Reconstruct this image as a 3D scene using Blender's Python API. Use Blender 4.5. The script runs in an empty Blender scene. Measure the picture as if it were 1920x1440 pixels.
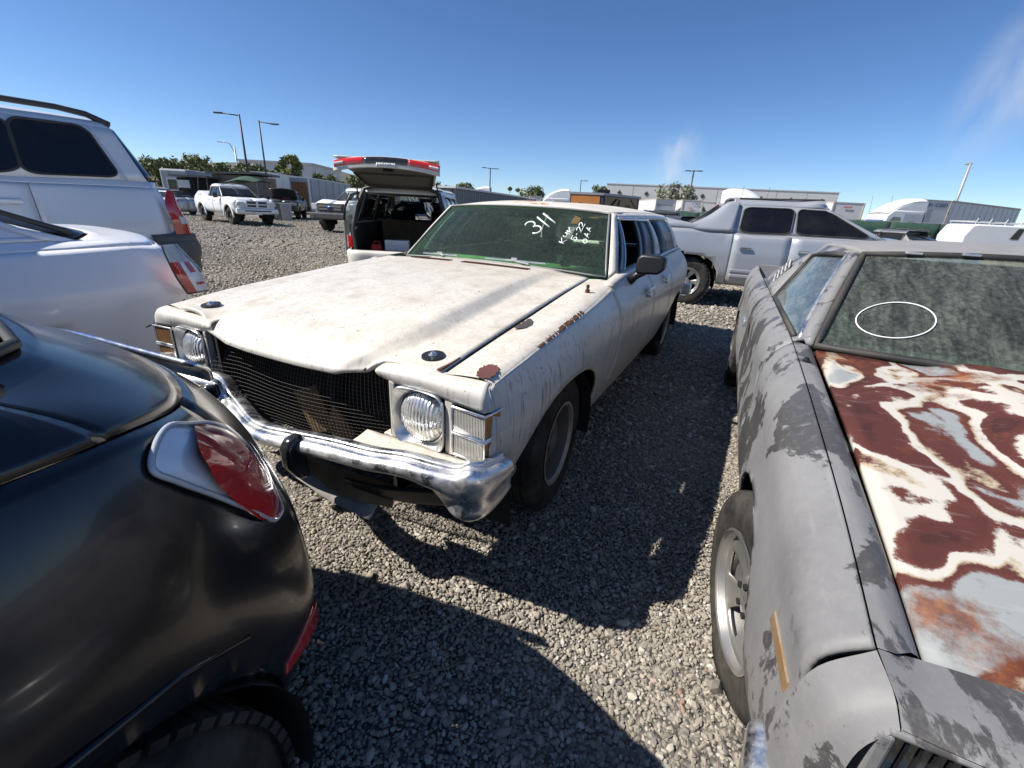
import bpy, bmesh, math, random
import numpy as np
from math import sin, cos, pi, radians, sqrt, atan2
from mathutils import Vector, Matrix

random.seed(7); RNG = np.random.default_rng(7)
SC = bpy.context.scene
COL = SC.collection

# ------------------------------------------------------------------ camera
CAM_PITCH, CAM_ROLL, CAM_H, CAM_F = 0.37425, 0.05162, 1.3606, 831.0 / 1920.0
_f = Vector((0, cos(CAM_PITCH), -sin(CAM_PITCH))); _u0 = Vector((0, sin(CAM_PITCH), cos(CAM_PITCH))); _r0 = Vector((1, 0, 0))
_r = cos(CAM_ROLL) * _r0 + sin(CAM_ROLL) * _u0; _u = -sin(CAM_ROLL) * _r0 + cos(CAM_ROLL) * _u0
cam_data = bpy.data.cameras.new('camera'); cam = bpy.data.objects.new('camera', cam_data); COL.objects.link(cam)
cam_data.sensor_fit = 'HORIZONTAL'; cam_data.sensor_width = 36.0; cam_data.lens = 36.0 * CAM_F
cam_data.clip_start = 0.02; cam_data.clip_end = 5000
cam.matrix_world = Matrix(((_r.x, _u.x, -_f.x, 0), (_r.y, _u.y, -_f.y, 0), (_r.z, _u.z, -_f.z, CAM_H), (0, 0, 0, 1)))
SC.camera = cam

# ------------------------------------------------------------------ sky and sun
SUN_TO = Vector((-0.921, -0.10, 1.0)).normalized()          # direction towards the sun
SUN_EL = math.asin(SUN_TO.z); SUN_AZ = atan2(SUN_TO.x, SUN_TO.y)
world = bpy.data.worlds.new('World'); SC.world = world; world.use_nodes = True
_wn = world.node_tree.nodes; _wl = world.node_tree.links
_bg = _wn['Background']; _sky = _wn.new('ShaderNodeTexSky')
_sky.sky_type = 'NISHITA'; _sky.sun_disc = False; _sky.sun_elevation = SUN_EL; _sky.sun_rotation = SUN_AZ
_sky.altitude = 0; _sky.air_density = 0.65; _sky.dust_density = 0.2; _sky.ozone_density = 3.5
_hs = _wn.new('ShaderNodeHueSaturation'); _hs.inputs['Saturation'].default_value = 1.14; _hs.inputs['Hue'].default_value = 0.503; _wl.new(_sky.outputs[0], _hs.inputs['Color']); _wl.new(_hs.outputs[0], _bg.inputs[0]); _bg.inputs[1].default_value = 0.102
sun_data = bpy.data.lights.new('sun', 'SUN'); sun = bpy.data.objects.new('sun', sun_data); COL.objects.link(sun)
sun_data.energy = 5.0; sun_data.angle = radians(0.53); sun_data.color = (1.0, 0.955, 0.89)
sun.rotation_euler = SUN_TO.to_track_quat('Z', 'Y').to_euler(); sun.location = (-30, -5, 40)

SC.view_settings.view_transform = 'Standard'; SC.view_settings.look = 'None'
SC.view_settings.gamma = 1.0; SC.view_settings.exposure = 0.5; SC.view_settings.use_curve_mapping = False
SC.render.engine = 'CYCLES'
SC.cycles.use_denoising = True; SC.cycles.max_bounces = 8; SC.cycles.diffuse_bounces = 2; SC.cycles.volume_bounces = 3; SC.cycles.transparent_max_bounces = 16
SC.cycles.caustics_reflective = False; SC.cycles.caustics_refractive = False
SC.cycles.sample_clamp_indirect = 6.0

# ------------------------------------------------------------------ object helpers
def tag(o, label=None, cat=None, group=None, kind=None):
    if label: o['label'] = label
    if cat: o['category'] = cat
    if group: o['group'] = group
    if kind: o['kind'] = kind
    return o
def empty(name, loc=(0, 0, 0), rz=0.0, label=None, cat=None, group=None, parent=None):
    o = bpy.data.objects.new(name, None); COL.objects.link(o); o.location = loc; o.rotation_euler = (0, 0, rz)
    o.empty_display_size = .2
    if parent: o.parent = parent
    return tag(o, label, cat, group)
def mesh(name, verts, faces, mat, parent=None, smooth=False, angle=None, loc=None, rot=None):
    me = bpy.data.meshes.new(name)
    me.from_pydata([tuple(map(float, v)) for v in verts], [], [tuple(map(int, f)) for f in faces])
    me.validate()
    o = bpy.data.objects.new(name, me); COL.objects.link(o)
    if mat:
        for m in (mat if isinstance(mat, (list, tuple)) else [mat]): me.materials.append(m)
    if smooth:
        me.shade_smooth()
        if angle: me.set_sharp_from_angle(angle=radians(angle))
    if parent: o.parent = parent
    if loc is not None: o.location = loc
    if rot is not None: o.rotation_euler = rot
    return o
def solidify(o, t, off=-1):
    m = o.modifiers.new('thick', 'SOLIDIFY'); m.thickness = t; m.offset = off; m.use_even_offset = False; return o
def bevel(o, w, seg=2, ang=35):
    m = o.modifiers.new('bevel', 'BEVEL'); m.width = w; m.segments = seg; m.limit_method = 'ANGLE'; m.angle_limit = radians(ang)
    return o
class B:
    """collects shapes, then builds ONE mesh object"""
    def __init__(s): s.v = []; s.f = []
    def add(s, v, f):
        n = len(s.v); s.v += [tuple(map(float, p)) for p in v]; s.f += [tuple(i + n for i in q) for q in f]; return s
    def box(s, x0, x1, y0, y1, z0, z1, M=None):
        v = [(x, y, z) for x in (x0, x1) for y in (y0, y1) for z in (z0, z1)]
        if M is not None: v = [tuple(M @ Vector(p)) for p in v]
        return s.add(v, [(0, 1, 3, 2), (4, 6, 7, 5), (0, 4, 5, 1), (2, 3, 7, 6), (0, 2, 6, 4), (1, 5, 7, 3)])
    def obox(s, c, size, rz=0, ry=0, rx=0):
        M = Matrix.Translation(c) @ Matrix.Rotation(rz, 4, 'Z') @ Matrix.Rotation(ry, 4, 'Y') @ Matrix.Rotation(rx, 4, 'X')
        a, b, d = [q / 2 for q in size]; return s.box(-a, a, -b, b, -d, d, M)
    def hexa(s, p):   # 8 points: bottom 4 (ccw) then top 4
        return s.add(p, [(3, 2, 1, 0), (4, 5, 6, 7), (0, 1, 5, 4), (1, 2, 6, 5), (2, 3, 7, 6), (3, 0, 4, 7)])
    def tube(s, pts, r, n=8, closed=False, cap=True):
        pts = [Vector(p) for p in pts]; k = len(pts); rr = r if isinstance(r, (list, tuple)) else [r] * k
        v = []; up = Vector((0, 0, 1)); prev = None
        for i, p in enumerate(pts):
            if closed: t = pts[(i + 1) % k] - pts[i - 1]
            else: t = pts[min(i + 1, k - 1)] - pts[max(i - 1, 0)]
            t.normalize()
            a = prev if prev is not None else (up if abs(t.z) < .9 else Vector((1, 0, 0)))
            a = (a - t * a.dot(t)).normalized(); b = t.cross(a); prev = a
            for j in range(n):
                q = 2 * pi * j / n; v.append(p + (a * cos(q) + b * sin(q)) * rr[i])
        f = []
        for i in range(k if closed else k - 1):
            for j in range(n):
                a0 = i * n + j; a1 = i * n + (j + 1) % n; b0 = ((i + 1) % k) * n + j; b1 = ((i + 1) % k) * n + (j + 1) % n
                f.append((a0, a1, b1, b0))
        if cap and not closed: f.append(tuple(range(n))[::-1]); f.append(tuple(range((k - 1) * n, k * n)))
        return s.add(v, f)
    def prism(s, poly, ax, a0, a1):
        """poly: list of 2-D points in the plane of the other two axes (cyclic order), extruded along axis ax"""
        def P(p, a): return {'x': (a, p[0], p[1]), 'y': (p[0], a, p[1]), 'z': (p[0], p[1], a)}[ax]
        n = len(poly); v = [P(p, a0) for p in poly] + [P(p, a1) for p in poly]
        f = [tuple(range(n))[::-1], tuple(range(n, 2 * n))] + [(i, (i + 1) % n, n + (i + 1) % n, n + i) for i in range(n)]
        return s.add(v, f)
    def lathe(s, prof, n=48, ax='y', c=(0, 0, 0), a0=0, a1=2 * pi, close=False):
        """prof: list of (r, h) revolved round axis ax through c"""
        full = abs(a1 - a0 - 2 * pi) < 1e-6; k = n if full else n + 1; v = []
        for i in range(k):
            t = a0 + (a1 - a0) * i / n
            for r, h in prof:
                q = {'y': (r * cos(t), h, r * sin(t)), 'x': (h, r * cos(t), r * sin(t)), 'z': (r * cos(t), r * sin(t), h)}[ax]
                v.append((q[0] + c[0], q[1] + c[1], q[2] + c[2]))
        m = len(prof); f = []
        for i in range(n):
            i2 = (i + 1) % k
            for j in range(m if close else m - 1):
                j2 = (j + 1) % m
                f.append((i * m + j, i2 * m + j, i2 * m + j2, i * m + j2))
        return s.add(v, f)
    def grid(s, V):
        V = np.asarray(V); a, b = V.shape[:2]
        return s.add(V.reshape(-1, 3), [(i * b + j, (i + 1) * b + j, (i + 1) * b + j + 1, i * b + j + 1) for i in range(a - 1) for j in range(b - 1)])
    def build(s, name, mat, parent=None, smooth=False, angle=None, bev=0, fix=True, **k):
        o = mesh(name, s.v, s.f, mat, parent, smooth, angle, **k)
        if fix:
            bm = bmesh.new(); bm.from_mesh(o.data); bmesh.ops.recalc_face_normals(bm, faces=bm.faces); bm.to_mesh(o.data); bm.free()
        if bev: bevel(o, bev)
        return o

# ------------------------------------------------------------------ smooth surface grids
def hermite(P, subs, sharp=()):
    """P (k, m, 3): chord-length Hermite spline down axis 0, subs[i] steps in segment i"""
    P = np.asarray(P, float); k = len(P)
    d = np.maximum(np.linalg.norm(P[1:] - P[:-1], axis=-1, keepdims=True), 1e-5)
    sl = (P[1:] - P[:-1]) / d
    out = [P[:1]]; off = [0]
    for i in range(k - 1):
        def tan(a, left):
            if a == 0: return sl[0]
            if a == k - 1: return sl[-1]
            if a in sharp: return sl[a] if left else sl[a - 1]
            return (sl[a] * d[a - 1] + sl[a - 1] * d[a]) / (d[a] + d[a - 1])
        m0 = tan(i, True) * d[i]; m1 = tan(i + 1, False) * d[i]
        t = (np.arange(1, subs[i] + 1) / subs[i]).reshape(-1, 1, 1)
        out.append((2 * t**3 - 3 * t**2 + 1) * P[i] + (t**3 - 2 * t**2 + t) * m0 + (-2 * t**3 + 3 * t**2) * P[i + 1] + (t**3 - t**2) * m1)
        off.append(off[-1] + subs[i])
    return np.concatenate(out), off
class Surf:
    """control grid G[station][row] -> fine grid; cells can be cut out as parts"""
    def __init__(s, G, ss=4, sr=4, sharp_s=(), sharp_r=()):
        G = np.asarray(G, float); S, Rr = G.shape[:2]
        ss = [ss] * (S - 1) if isinstance(ss, int) else ss; sr = [sr] * (Rr - 1) if isinstance(sr, int) else sr
        A, s.so = hermite(G, ss, sharp_s)
        A2, s.ro = hermite(A.transpose(1, 0, 2), sr, sharp_r)
        s.V = A2.transpose(1, 0, 2)
    def part(s, name, mat, parent, s0, s1, r0, r1, side=1, gap=.003, thick=.012, arch=None, both=False, push=0, angle=40, inset=0, keep=None):
        """cells of stations s0..s1, rows r0..r1. side -1 mirrors; both = left and right in one mesh joined at y=0"""
        V = s.V[s.so[s0]:s.so[s1] + 1, s.ro[r0]:s.ro[r1] + 1].copy()
        def shrink(V, g):
            if g <= 0: return V
            for ax in (0, 1):
                W = np.swapaxes(V, 0, ax)
                for a, b in ((0, 1), (-1, -2)):
                    if both and ax == 1 and a == -1: continue      # centre line
                    d = W[b] - W[a]; L = np.maximum(np.linalg.norm(d, axis=-1, keepdims=True), 1e-6); W[a] = W[a] + d / L * np.minimum(g, L * .8)
            return V
        V = shrink(V, gap + inset)
        a, b = V.shape[:2]
        F = [(i * b + j, (i + 1) * b + j, (i + 1) * b + j + 1, i * b + j + 1) for i in range(a - 1) for j in range(b - 1)]
        P = V.reshape(-1, 3)
        if arch:
            for (cx, cz, rx, rz, e) in arch:
                q = (np.abs((P[:, 0] - cx) / rx)**e + np.abs((P[:, 2] - cz) / rz)**e)
                low = P[:, 2] < cz
                ins = (q < 1) | (low & (np.abs(P[:, 0] - cx) < rx))
                F = [f for f in F if not all(ins[i] for i in f)]
                used = set(i for f in F for i in f)
                for i in np.nonzero(ins)[0]:
                    if i in used:
                        if P[i, 2] < cz: P[i, 0] = cx + rx * (1 if P[i, 0] > cx else -1)
                        else:
                            w = max(q[i], 1e-6)**(-1 / e); P[i, 0] = cx + (P[i, 0] - cx) * w; P[i, 2] = cz + (P[i, 2] - cz) * w
        if both:
            n = len(P); Q = P * [1, -1, 1]
            P = np.concatenate([P, Q]); F = F + [tuple(i + n for i in f[::-1]) for f in F]
        elif side < 0:
            P = P * [1, -1, 1]; F = [f[::-1] for f in F]
        used = sorted(set(i for f in F for i in f)); mp = {u: i for i, u in enumerate(used)}
        P = P[used]; F = [tuple(mp[i] for i in f) for f in F]
        o = mesh(name, P, F, mat, parent)
        bm = bmesh.new(); bm.from_mesh(o.data)
        bmesh.ops.remove_doubles(bm, verts=bm.verts, dist=1e-4)
        bmesh.ops.recalc_face_normals(bm, faces=bm.faces)
        bm.normal_update()
        # outward = away from the car's middle
        acc = 0.0
        for f in bm.faces:
            c = f.calc_center_median(); acc += f.normal.dot(Vector((0 if abs(c.x) < 3 else 0, c.y, (c.z - .6)))) * f.calc_area()
        if acc < 0: bmesh.ops.reverse_faces(bm, faces=bm.faces)
        if push:
            bm.normal_update()
            for v in bm.verts: v.co -= v.normal * push
        bm.to_mesh(o.data); bm.free()
        o.data.shade_smooth(); o.data.set_sharp_from_angle(angle=radians(angle))
        if thick: solidify(o, thick)
        return o
# ------------------------------------------------------------------ materials
class NT:
    def __init__(s, name):
        s.m = bpy.data.materials.new(name); s.m.use_nodes = True
        s.t = s.m.node_tree; s.b = s.t.nodes['Principled BSDF']; s.out = s.t.nodes['Material Output']
        s._tc = None
    def node(s, typ, **kw):
        n = s.t.nodes.new(typ)
        for k, v in kw.items(): setattr(n, k, v)
        return n
    def link(s, a, b): s.t.links.new(a, b)
    def put(s, sock, v):
        if hasattr(v, 'is_linked') or isinstance(v, bpy.types.NodeSocket): s.link(v, sock)
        elif isinstance(v, (tuple, list)) and len(v) == 3 and sock.type == 'RGBA': sock.default_value = (*v, 1)
        else: sock.default_value = v
    def set(s, **kw):
        names = dict(base='Base Color', rough='Roughness', metal='Metallic', coat='Coat Weight', coatr='Coat Roughness', spec='Specular IOR Level',
                     alpha='Alpha', normal='Normal', trans='Transmission Weight', ior='IOR', emit='Emission Color', emits='Emission Strength', sss='Subsurface Weight', sheen='Sheen Weight')
        for k, v in kw.items(): s.put(s.b.inputs[names[k]], v)
        return s
    def coord(s, which='Object', scale=(1, 1, 1), loc=(0, 0, 0), rot=(0, 0, 0)):
        if s._tc is None: s._tc = s.node('ShaderNodeTexCoord')
        mp = s.node('ShaderNodeMapping'); s.link(s._tc.outputs[which], mp.inputs[0])
        mp.inputs['Scale'].default_value = scale; mp.inputs['Location'].default_value = loc; mp.inputs['Rotation'].default_value = rot
        return mp.outputs[0]
    def noise(s, scale, detail=4, rough=.55, vec=None, dist=0, stretch=(1, 1, 1), loc=(0, 0, 0)):
        n = s.node('ShaderNodeTexNoise'); s.link(vec if vec is not None else s.coord(scale=stretch, loc=loc), n.inputs['Vector'])
        n.inputs['Scale'].default_value = scale; n.inputs['Detail'].default_value = detail; n.inputs['Roughness'].default_value = rough; n.inputs['Distortion'].default_value = dist
        return n.outputs[0]
    def voronoi(s, scale, vec=None, out='Distance', feature='F1', stretch=(1, 1, 1)):
        n = s.node('ShaderNodeTexVoronoi', feature=feature); s.link(vec if vec is not None else s.coord(scale=stretch), n.inputs['Vector']); n.inputs['Scale'].default_value = scale
        return n.outputs[out]
    def ramp(s, fac, stops, interp='LINEAR'):
        n = s.node('ShaderNodeValToRGB'); cr = n.color_ramp; cr.interpolation = interp
        while len(cr.elements) < len(stops): cr.elements.new(.5)
        for e, (p, c) in zip(cr.elements, stops):
            e.position = p; e.color = (c, c, c, 1) if isinstance(c, (int, float)) else (*c, 1)
        s.link(fac, n.inputs[0]); return n.outputs[0]
    def mix(s, fac, a, b, blend='MIX'):
        n = s.node('ShaderNodeMix', data_type='RGBA', blend_type=blend)
        s.put(n.inputs[0], fac); s.put(n.inputs[6], a); s.put(n.inputs[7], b); return n.outputs[2]
    def math(s, op, a, b=0.0, clamp=False):
        n = s.node('ShaderNodeMath', operation=op, use_clamp=clamp); s.put(n.inputs[0], a); s.put(n.inputs[1], b); return n.outputs[0]
    def bump(s, h, strength=.3, dist=.01):
        n = s.node('ShaderNodeBump'); s.link(h, n.inputs['Height']); n.inputs['Strength'].default_value = strength; n.inputs['Distance'].default_value = dist
        s.link(n.outputs[0], s.b.inputs['Normal']); return s
    def sep(s, vec=None):
        n = s.node('ShaderNodeSeparateXYZ'); s.link(vec if vec is not None else s.coord(), n.inputs[0]); return n.outputs
def simple(name, c, rough=.5, metal=0, coat=0, var=.0, vs=6, c2=None, bumps=0, bs=60, spec=.5, grime=0, gc=(.23, .19, .14)):
    t = NT(name); col = c
    if var or c2:
        col = t.mix(t.ramp(t.noise(vs, 6, .6), [(.3, 0), (.7, 1)]), c, c2 if c2 else tuple(q * (1 - var) for q in c))
    if grime:
        g = t.ramp(t.noise(3.1, 8, .65), [(.42, 0), (.75, grime)]); col = t.mix(g, col, gc)
        t.set(rough=t.math('ADD', rough, t.math('MULTIPLY', g, .4), True))
    else: t.set(rough=rough)
    t.set(base=col, metal=metal, coat=coat, spec=spec)
    if bumps: t.bump(t.noise(bs, 4, .6), bumps, .004)
    return t.m
MT = {}
def glassy(name, tint, opac=.0, dust=.0, dustc=(.45, .42, .36), rough=.02, streak=False, ior=1.5):
    """thin pane: Fresnel gloss over tinted see-through, with a film of dust"""
    t = NT(name); n = t.t.nodes; n.remove(t.b)
    tr = t.node('ShaderNodeBsdfTransparent'); t.put(tr.inputs[0], tint)
    gl = t.node('ShaderNodeBsdfGlossy'); gl.inputs['Roughness'].default_value = rough; t.put(gl.inputs[0], (1, 1, 1))
    fr = t.node('ShaderNodeFresnel'); fr.inputs[0].default_value = ior
    di = t.node('ShaderNodeBsdfDiffuse'); t.put(di.inputs[0], tuple(q * .15 for q in tint) if opac else (0, 0, 0))
    m0 = t.node('ShaderNodeMixShader'); m0.inputs[0].default_value = opac; t.link(tr.outputs[0], m0.inputs[1]); t.link(di.outputs[0], m0.inputs[2])
    m1 = t.node('ShaderNodeMixShader'); t.link(fr.outputs[0], m1.inputs[0]); t.link(m0.outputs[0], m1.inputs[1]); t.link(gl.outputs[0], m1.inputs[2])
    res = m1
    if dust:
        d2 = t.node('ShaderNodeBsdfDiffuse'); t.put(d2.inputs[0], dustc)
        a = t.noise(5, 8, .7); b = t.noise(60, 5, .7)
        f = t.math('MULTIPLY', t.ramp(a, [(.3, .45), (.75, 1)]), t.ramp(b, [(.35, .35), (.7, 1)]))
        if streak: f = t.math('MULTIPLY', f, t.ramp(t.noise(30, 4, .6, stretch=(.22, 1, .22), dist=.9), [(.36, .55), (.62, 1.25)]))
        f = t.math('MULTIPLY', f, dust, True)
        res = t.node('ShaderNodeMixShader'); t.link(f, res.inputs[0]); t.link(m1.outputs[0], res.inputs[1]); t.link(d2.outputs[0], res.inputs[2])
    t.link(res.outputs[0], t.out.inputs[0]); return t.m
def rubber(name='tyre_rubber', dust=.35):
    t = NT(name); g = t.ramp(t.noise(7, 8, .7), [(.35, 0), (.75, dust)])
    t.set(base=t.mix(g, (.012, .012, .012), (.13, .115, .095)), rough=.85, spec=.25); t.bump(t.noise(120, 3), .25, .003); return t.m
def chrome_mat(name, rough=.12, dirt=.35, rust=.0, dirtc=(.34, .31, .26)):
    t = NT(name); g = t.ramp(t.noise(9, 9, .7), [(.44, 0), (.72, dirt)])
    p = t.ramp(t.noise(70, 4, .7), [(.6, 0), (.7, dirt * .8)]); g = t.math('MAXIMUM', g, p)
    col = t.mix(g, (.78, .79, .80), dirtc)
    if rust:
        r = t.ramp(t.noise(26, 9, .75, loc=(3, 1, 2)), [(.60, 0), (.66, rust)]); col = t.mix(r, col, (.16, .055, .015)); g = t.math('MAXIMUM', g, r)
    t.set(base=col, metal=t.math('SUBTRACT', 1, t.math('MULTIPLY', g, .85)), rough=t.math('ADD', rough, t.math('MULTIPLY', g, .5), True)); return t.m
def lens(name, c, ribs=0, rough=.08, vert=True, alpha=1, dust=.15):
    t = NT(name); g = t.ramp(t.noise(14, 6, .7), [(.4, 0), (.8, dust)])
    t.set(base=t.mix(g, c, (.35, .31, .25)), rough=rough, coat=.6, coatr=.04, spec=.6)
    if ribs:
        w = t.node('ShaderNodeTexWave', bands_direction='Y' if vert else 'Z'); t.link(t.coord(), w.inputs[0]); w.inputs['Scale'].default_value = ribs
        t.bump(w.outputs[1], .6, .004)
    return t.m

# wagon paint: chalky cream white, rain streaks down the flanks, chips and rust freckles
def wagon_paint():
    t = NT('wagon_paint')
    base = t.mix(t.ramp(t.noise(3.2, 8, .65), [(.3, 0), (.7, 1)]), (.77, .73, .655), (.66, .61, .52))
    pos = t.sep()
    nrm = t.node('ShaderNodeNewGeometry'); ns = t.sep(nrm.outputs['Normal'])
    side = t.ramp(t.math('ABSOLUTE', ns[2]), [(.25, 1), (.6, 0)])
    up = t.ramp(ns[2], [(.5, 0), (.85, 1)])
    # grime speckle on the flat tops
    sp = t.ramp(t.noise(55, 5, .75), [(.50, 0), (.68, .75)])
    blot = t.ramp(t.noise(9, 8, .7, loc=(4, 2, 1)), [(.46, 0), (.70, .75)])
    base = t.mix(t.math('MULTIPLY', up, t.math('MAXIMUM', sp, blot)), base, (.40, .345, .26))
    base = t.mix(t.math('MULTIPLY', up, .18), base, (.62, .52, .38))
    # runs of dirt on the sides
    st = t.noise(62, 4, .6, stretch=(1, 1, .035), dist=.15)
    st = t.ramp(st, [(.52, 0), (.66, .9)])
    st = t.math('MULTIPLY', st, t.ramp(t.noise(2.6, 4, .6, loc=(1, 7, 3)), [(.36, 0), (.56, 1)]))
    st = t.math('MULTIPLY', st, side)
    base = t.mix(st, base, (.10, .085, .065))
    base = t.mix(t.math('MULTIPLY', side, t.ramp(t.noise(5, 6, .65), [(.35, .25), (.7, .65)])), base, (.36, .355, .345))  # flanks greyed and darkened: grime plus their shade put into the colour
    # chips
    ch = t.ramp(t.noise(21, 8, .72, loc=(2.3, .4, 5)), [(.655, 0), (.67, 1)], 'LINEAR')
    base = t.mix(ch, base, t.mix(t.noise(60, 3), (.09, .035, .02), (.24, .10, .03)))
    fr = t.ramp(t.voronoi(38), [(.06, 1), (.10, 0)]); fr = t.math('MULTIPLY', fr, t.ramp(t.noise(4, 3, .5, loc=(9, 1, 1)), [(.42, 0), (.52, .9)]))
    base = t.mix(fr, base, (.13, .10, .075))
    t.set(base=base, rough=t.mix(side, (.42,) * 3, (.32,) * 3), coat=.25, coatr=.18, spec=.45)
    t.bump(t.noise(11, 6, .6), .06, .01)
    return t.m
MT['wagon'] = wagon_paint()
MT['rubber'] = rubber(dust=.6); MT['rubber_old'] = rubber('old_tyre_rubber', .75)
MT['chrome'] = chrome_mat('chrome', .1, .3); MT['chrome_old'] = chrome_mat('pitted_chrome', .25, .65, .3, (.46, .43, .38)); MT['chrome_dull'] = chrome_mat('dull_bright_trim', .28, .55)
MT['black'] = simple('black_plastic', (.012, .012, .013), .45, var=.3)
MT['void'] = simple('dark_underside', (.012, .011, .010), .9)
MT['steel'] = simple('dirty_steel_wheel', (.17, .155, .135), .6, .3, grime=.7, gc=(.16, .13, .10))
MT['trimring'] = simple('dull_wheel_ring', (.50, .47, .42), .45, .7, grime=.6)
MT['rust'] = simple('rusty_steel', (.13, .045, .018), .9, c2=(.05, .02, .012), vs=30)
MT['amber'] = lens('amber_lens', (.42, .16, .025), 60); MT['clear_rib'] = lens('clear_ribbed_lens', (.42, .40, .36), 55)
MT['amber_dirty'] = lens('dirty_amber_lens', (.20, .10, .035), 60, .35)
MT['headlight'] = None
MT['rubber_trim'] = simple('black_rubber_trim', (.02, .02, .02), .6, grime=.3)
MT['green_int'] = simple('green_vinyl', (.22, .40, .16), .55, var=.4, vs=8)
MT['green_dark'] = simple('dark_green_cloth', (.03, .05, .035), .9, var=.4)
MT['chalk'] = simple('white_marker', (.82, .82, .80), .7)
# ------------------------------------------------------------------ ground
def ground_mat():
    t = NT('gravel_ground')
    v = t.node('ShaderNodeTexVoronoi'); t.link(t.coord(), v.inputs['Vector']); v.inputs['Scale'].default_value = 46
    c = t.ramp(t.sep(v.outputs['Color'])[0], [(0, (.15, .14, .13)), (.35, (.27, .25, .22)), (.7, (.37, .335, .285)), (1, (.47, .43, .38))])
    edge = t.ramp(v.outputs['Distance'], [(.25, 1), (.62, .42)])
    c = t.mix(1.0, c, edge, 'MULTIPLY')
    big = t.ramp(t.noise(.22, 5, .6), [(.40, 0), (.66, 1)])
    dirt = t.mix(t.noise(18, 6, .7), (.34, .285, .205), (.43, .365, .27))
    c = t.mix(t.math('MULTIPLY', big, .62), c, dirt)
    fine = t.ramp(t.noise(3, 8, .7), [(.35, .75), (.7, 1.12)]); c = t.mix(1.0, c, fine, 'MULTIPLY')
    t.set(base=c, rough=.95, spec=.2)
    h = t.math('SUBTRACT', t.math('MULTIPLY', t.noise(.8, 5), .6), v.outputs['Distance'])
    t.bump(h, .9, .018); return t.m
MT['ground'] = ground_mat()
_n = 60; _xs = np.concatenate([-np.geomspace(1500, 8, 18), np.linspace(-7, 7, 29), np.geomspace(8, 1500, 18)])
_ys = np.concatenate([[-60, -20, -8], np.linspace(-4, 12, 33), np.geomspace(14, 2500, 24)])
_V = np.array([[(x, y, .012 * sin(x * 1.9 + .7 * y) * cos(y * 1.3 - .4 * x) if abs(x) < 9 and -5 < y < 14 else 0) for y in _ys] for x in _xs])
ground = B().grid(_V).build('ground', MT['ground'], smooth=True); tag(ground, 'grey gravel lot stretching under all the vehicles', 'ground', kind='structure')
def stone_mat():
    t = NT('gravel_stones'); g = t.node('ShaderNodeNewGeometry')
    r = g.outputs['Random Per Island']
    c = t.ramp(r, [(0, (.17, .16, .145)), (.22, (.25, .225, .185)), (.45, (.345, .305, .245)), (.62, (.30, .27, .23)), (.8, (.42, .37, .30)), (.93, (.50, .455, .385)), (.985, (.56, .53, .49)), (1, (.30, .16, .10))])
    c = t.mix(t.ramp(t.noise(30, 5, .7), [(.35, 0), (.75, .5)]), c, (.31, .265, .20))
    t.set(base=c, rough=.92, spec=.25); t.bump(t.noise(170, 4, .7), .35, .003); return t.m
MT['stone'] = stone_mat()
def stones(name, pts, rad, label):
    """one mesh of crushed stones: pts (n,2), rad (n)"""
    n = len(pts); phi = (1 + 5 ** .5) / 2
    ico = np.array([(-1, phi, 0), (1, phi, 0), (-1, -phi, 0), (1, -phi, 0), (0, -1, phi), (0, 1, phi), (0, -1, -phi), (0, 1, -phi), (phi, 0, -1), (phi, 0, 1), (-phi, 0, -1), (-phi, 0, 1)]) / sqrt(1 + phi * phi)
    fi = np.array([(0, 11, 5), (0, 5, 1), (0, 1, 7), (0, 7, 10), (0, 10, 11), (1, 5, 9), (5, 11, 4), (11, 10, 2), (10, 7, 6), (7, 1, 8), (3, 9, 4), (3, 4, 2), (3, 2, 6), (3, 6, 8), (3, 8, 9), (4, 9, 5), (2, 4, 11), (6, 2, 10), (8, 6, 7), (9, 8, 1)])
    V = ico[None] * RNG.uniform(.72, 1.2, (n, 12, 1))
    V = V * np.stack([RNG.uniform(.75, 1.45, n), RNG.uniform(.65, 1.05, n), RNG.uniform(.42, .85, n)], -1)[:, None, :]
    def rot(V, a, i, j):
        c, s_ = np.cos(a)[:, None], np.sin(a)[:, None]; x, y = V[..., i].copy(), V[..., j].copy(); V[..., i] = c * x - s_ * y; V[..., j] = s_ * x + c * y
    rot(V, RNG.normal(0, .35, n), 0, 2); rot(V, RNG.normal(0, .35, n), 1, 2); rot(V, RNG.uniform(0, 6.28, n), 0, 1)
    V *= rad[:, None, None]
    V[..., 0] += pts[:, 0, None]; V[..., 1] += pts[:, 1, None]; V[..., 2] += (rad * RNG.uniform(.12, .45, n) + .004)[:, None]
    F = (fi[None] + (np.arange(n) * 12)[:, None, None]).reshape(-1, 3)
    me = bpy.data.meshes.new(name); me.vertices.add(n * 12); me.vertices.foreach_set('co', V.reshape(-1))
    me.loops.add(F.size); me.loops.foreach_set('vertex_index', F.reshape(-1)); me.polygons.add(len(F))
    me.polygons.foreach_set('loop_start', np.arange(0, F.size, 3)); me.polygons.foreach_set('loop_total', np.full(len(F), 3)); me.update(); me.validate(); me.shade_flat()
    me.materials.append(MT['stone']); o = bpy.data.objects.new(name, me); COL.objects.link(o)
    return tag(o, label, 'gravel', kind='stuff')
def scatter(x0, x1, y0, y1, step, keep=1.0):
    gx, gy = np.meshgrid(np.arange(x0, x1, step), np.arange(y0, y1, step)); p = np.stack([gx.ravel(), gy.ravel()], -1)
    p = p + RNG.uniform(-.5, .5, p.shape) * step; return p[RNG.random(len(p)) < keep]
def radii(p, base):
    r = base * np.exp(RNG.normal(0, .32, len(p))); return np.clip(r, base * .45, base * 2.4)
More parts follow.
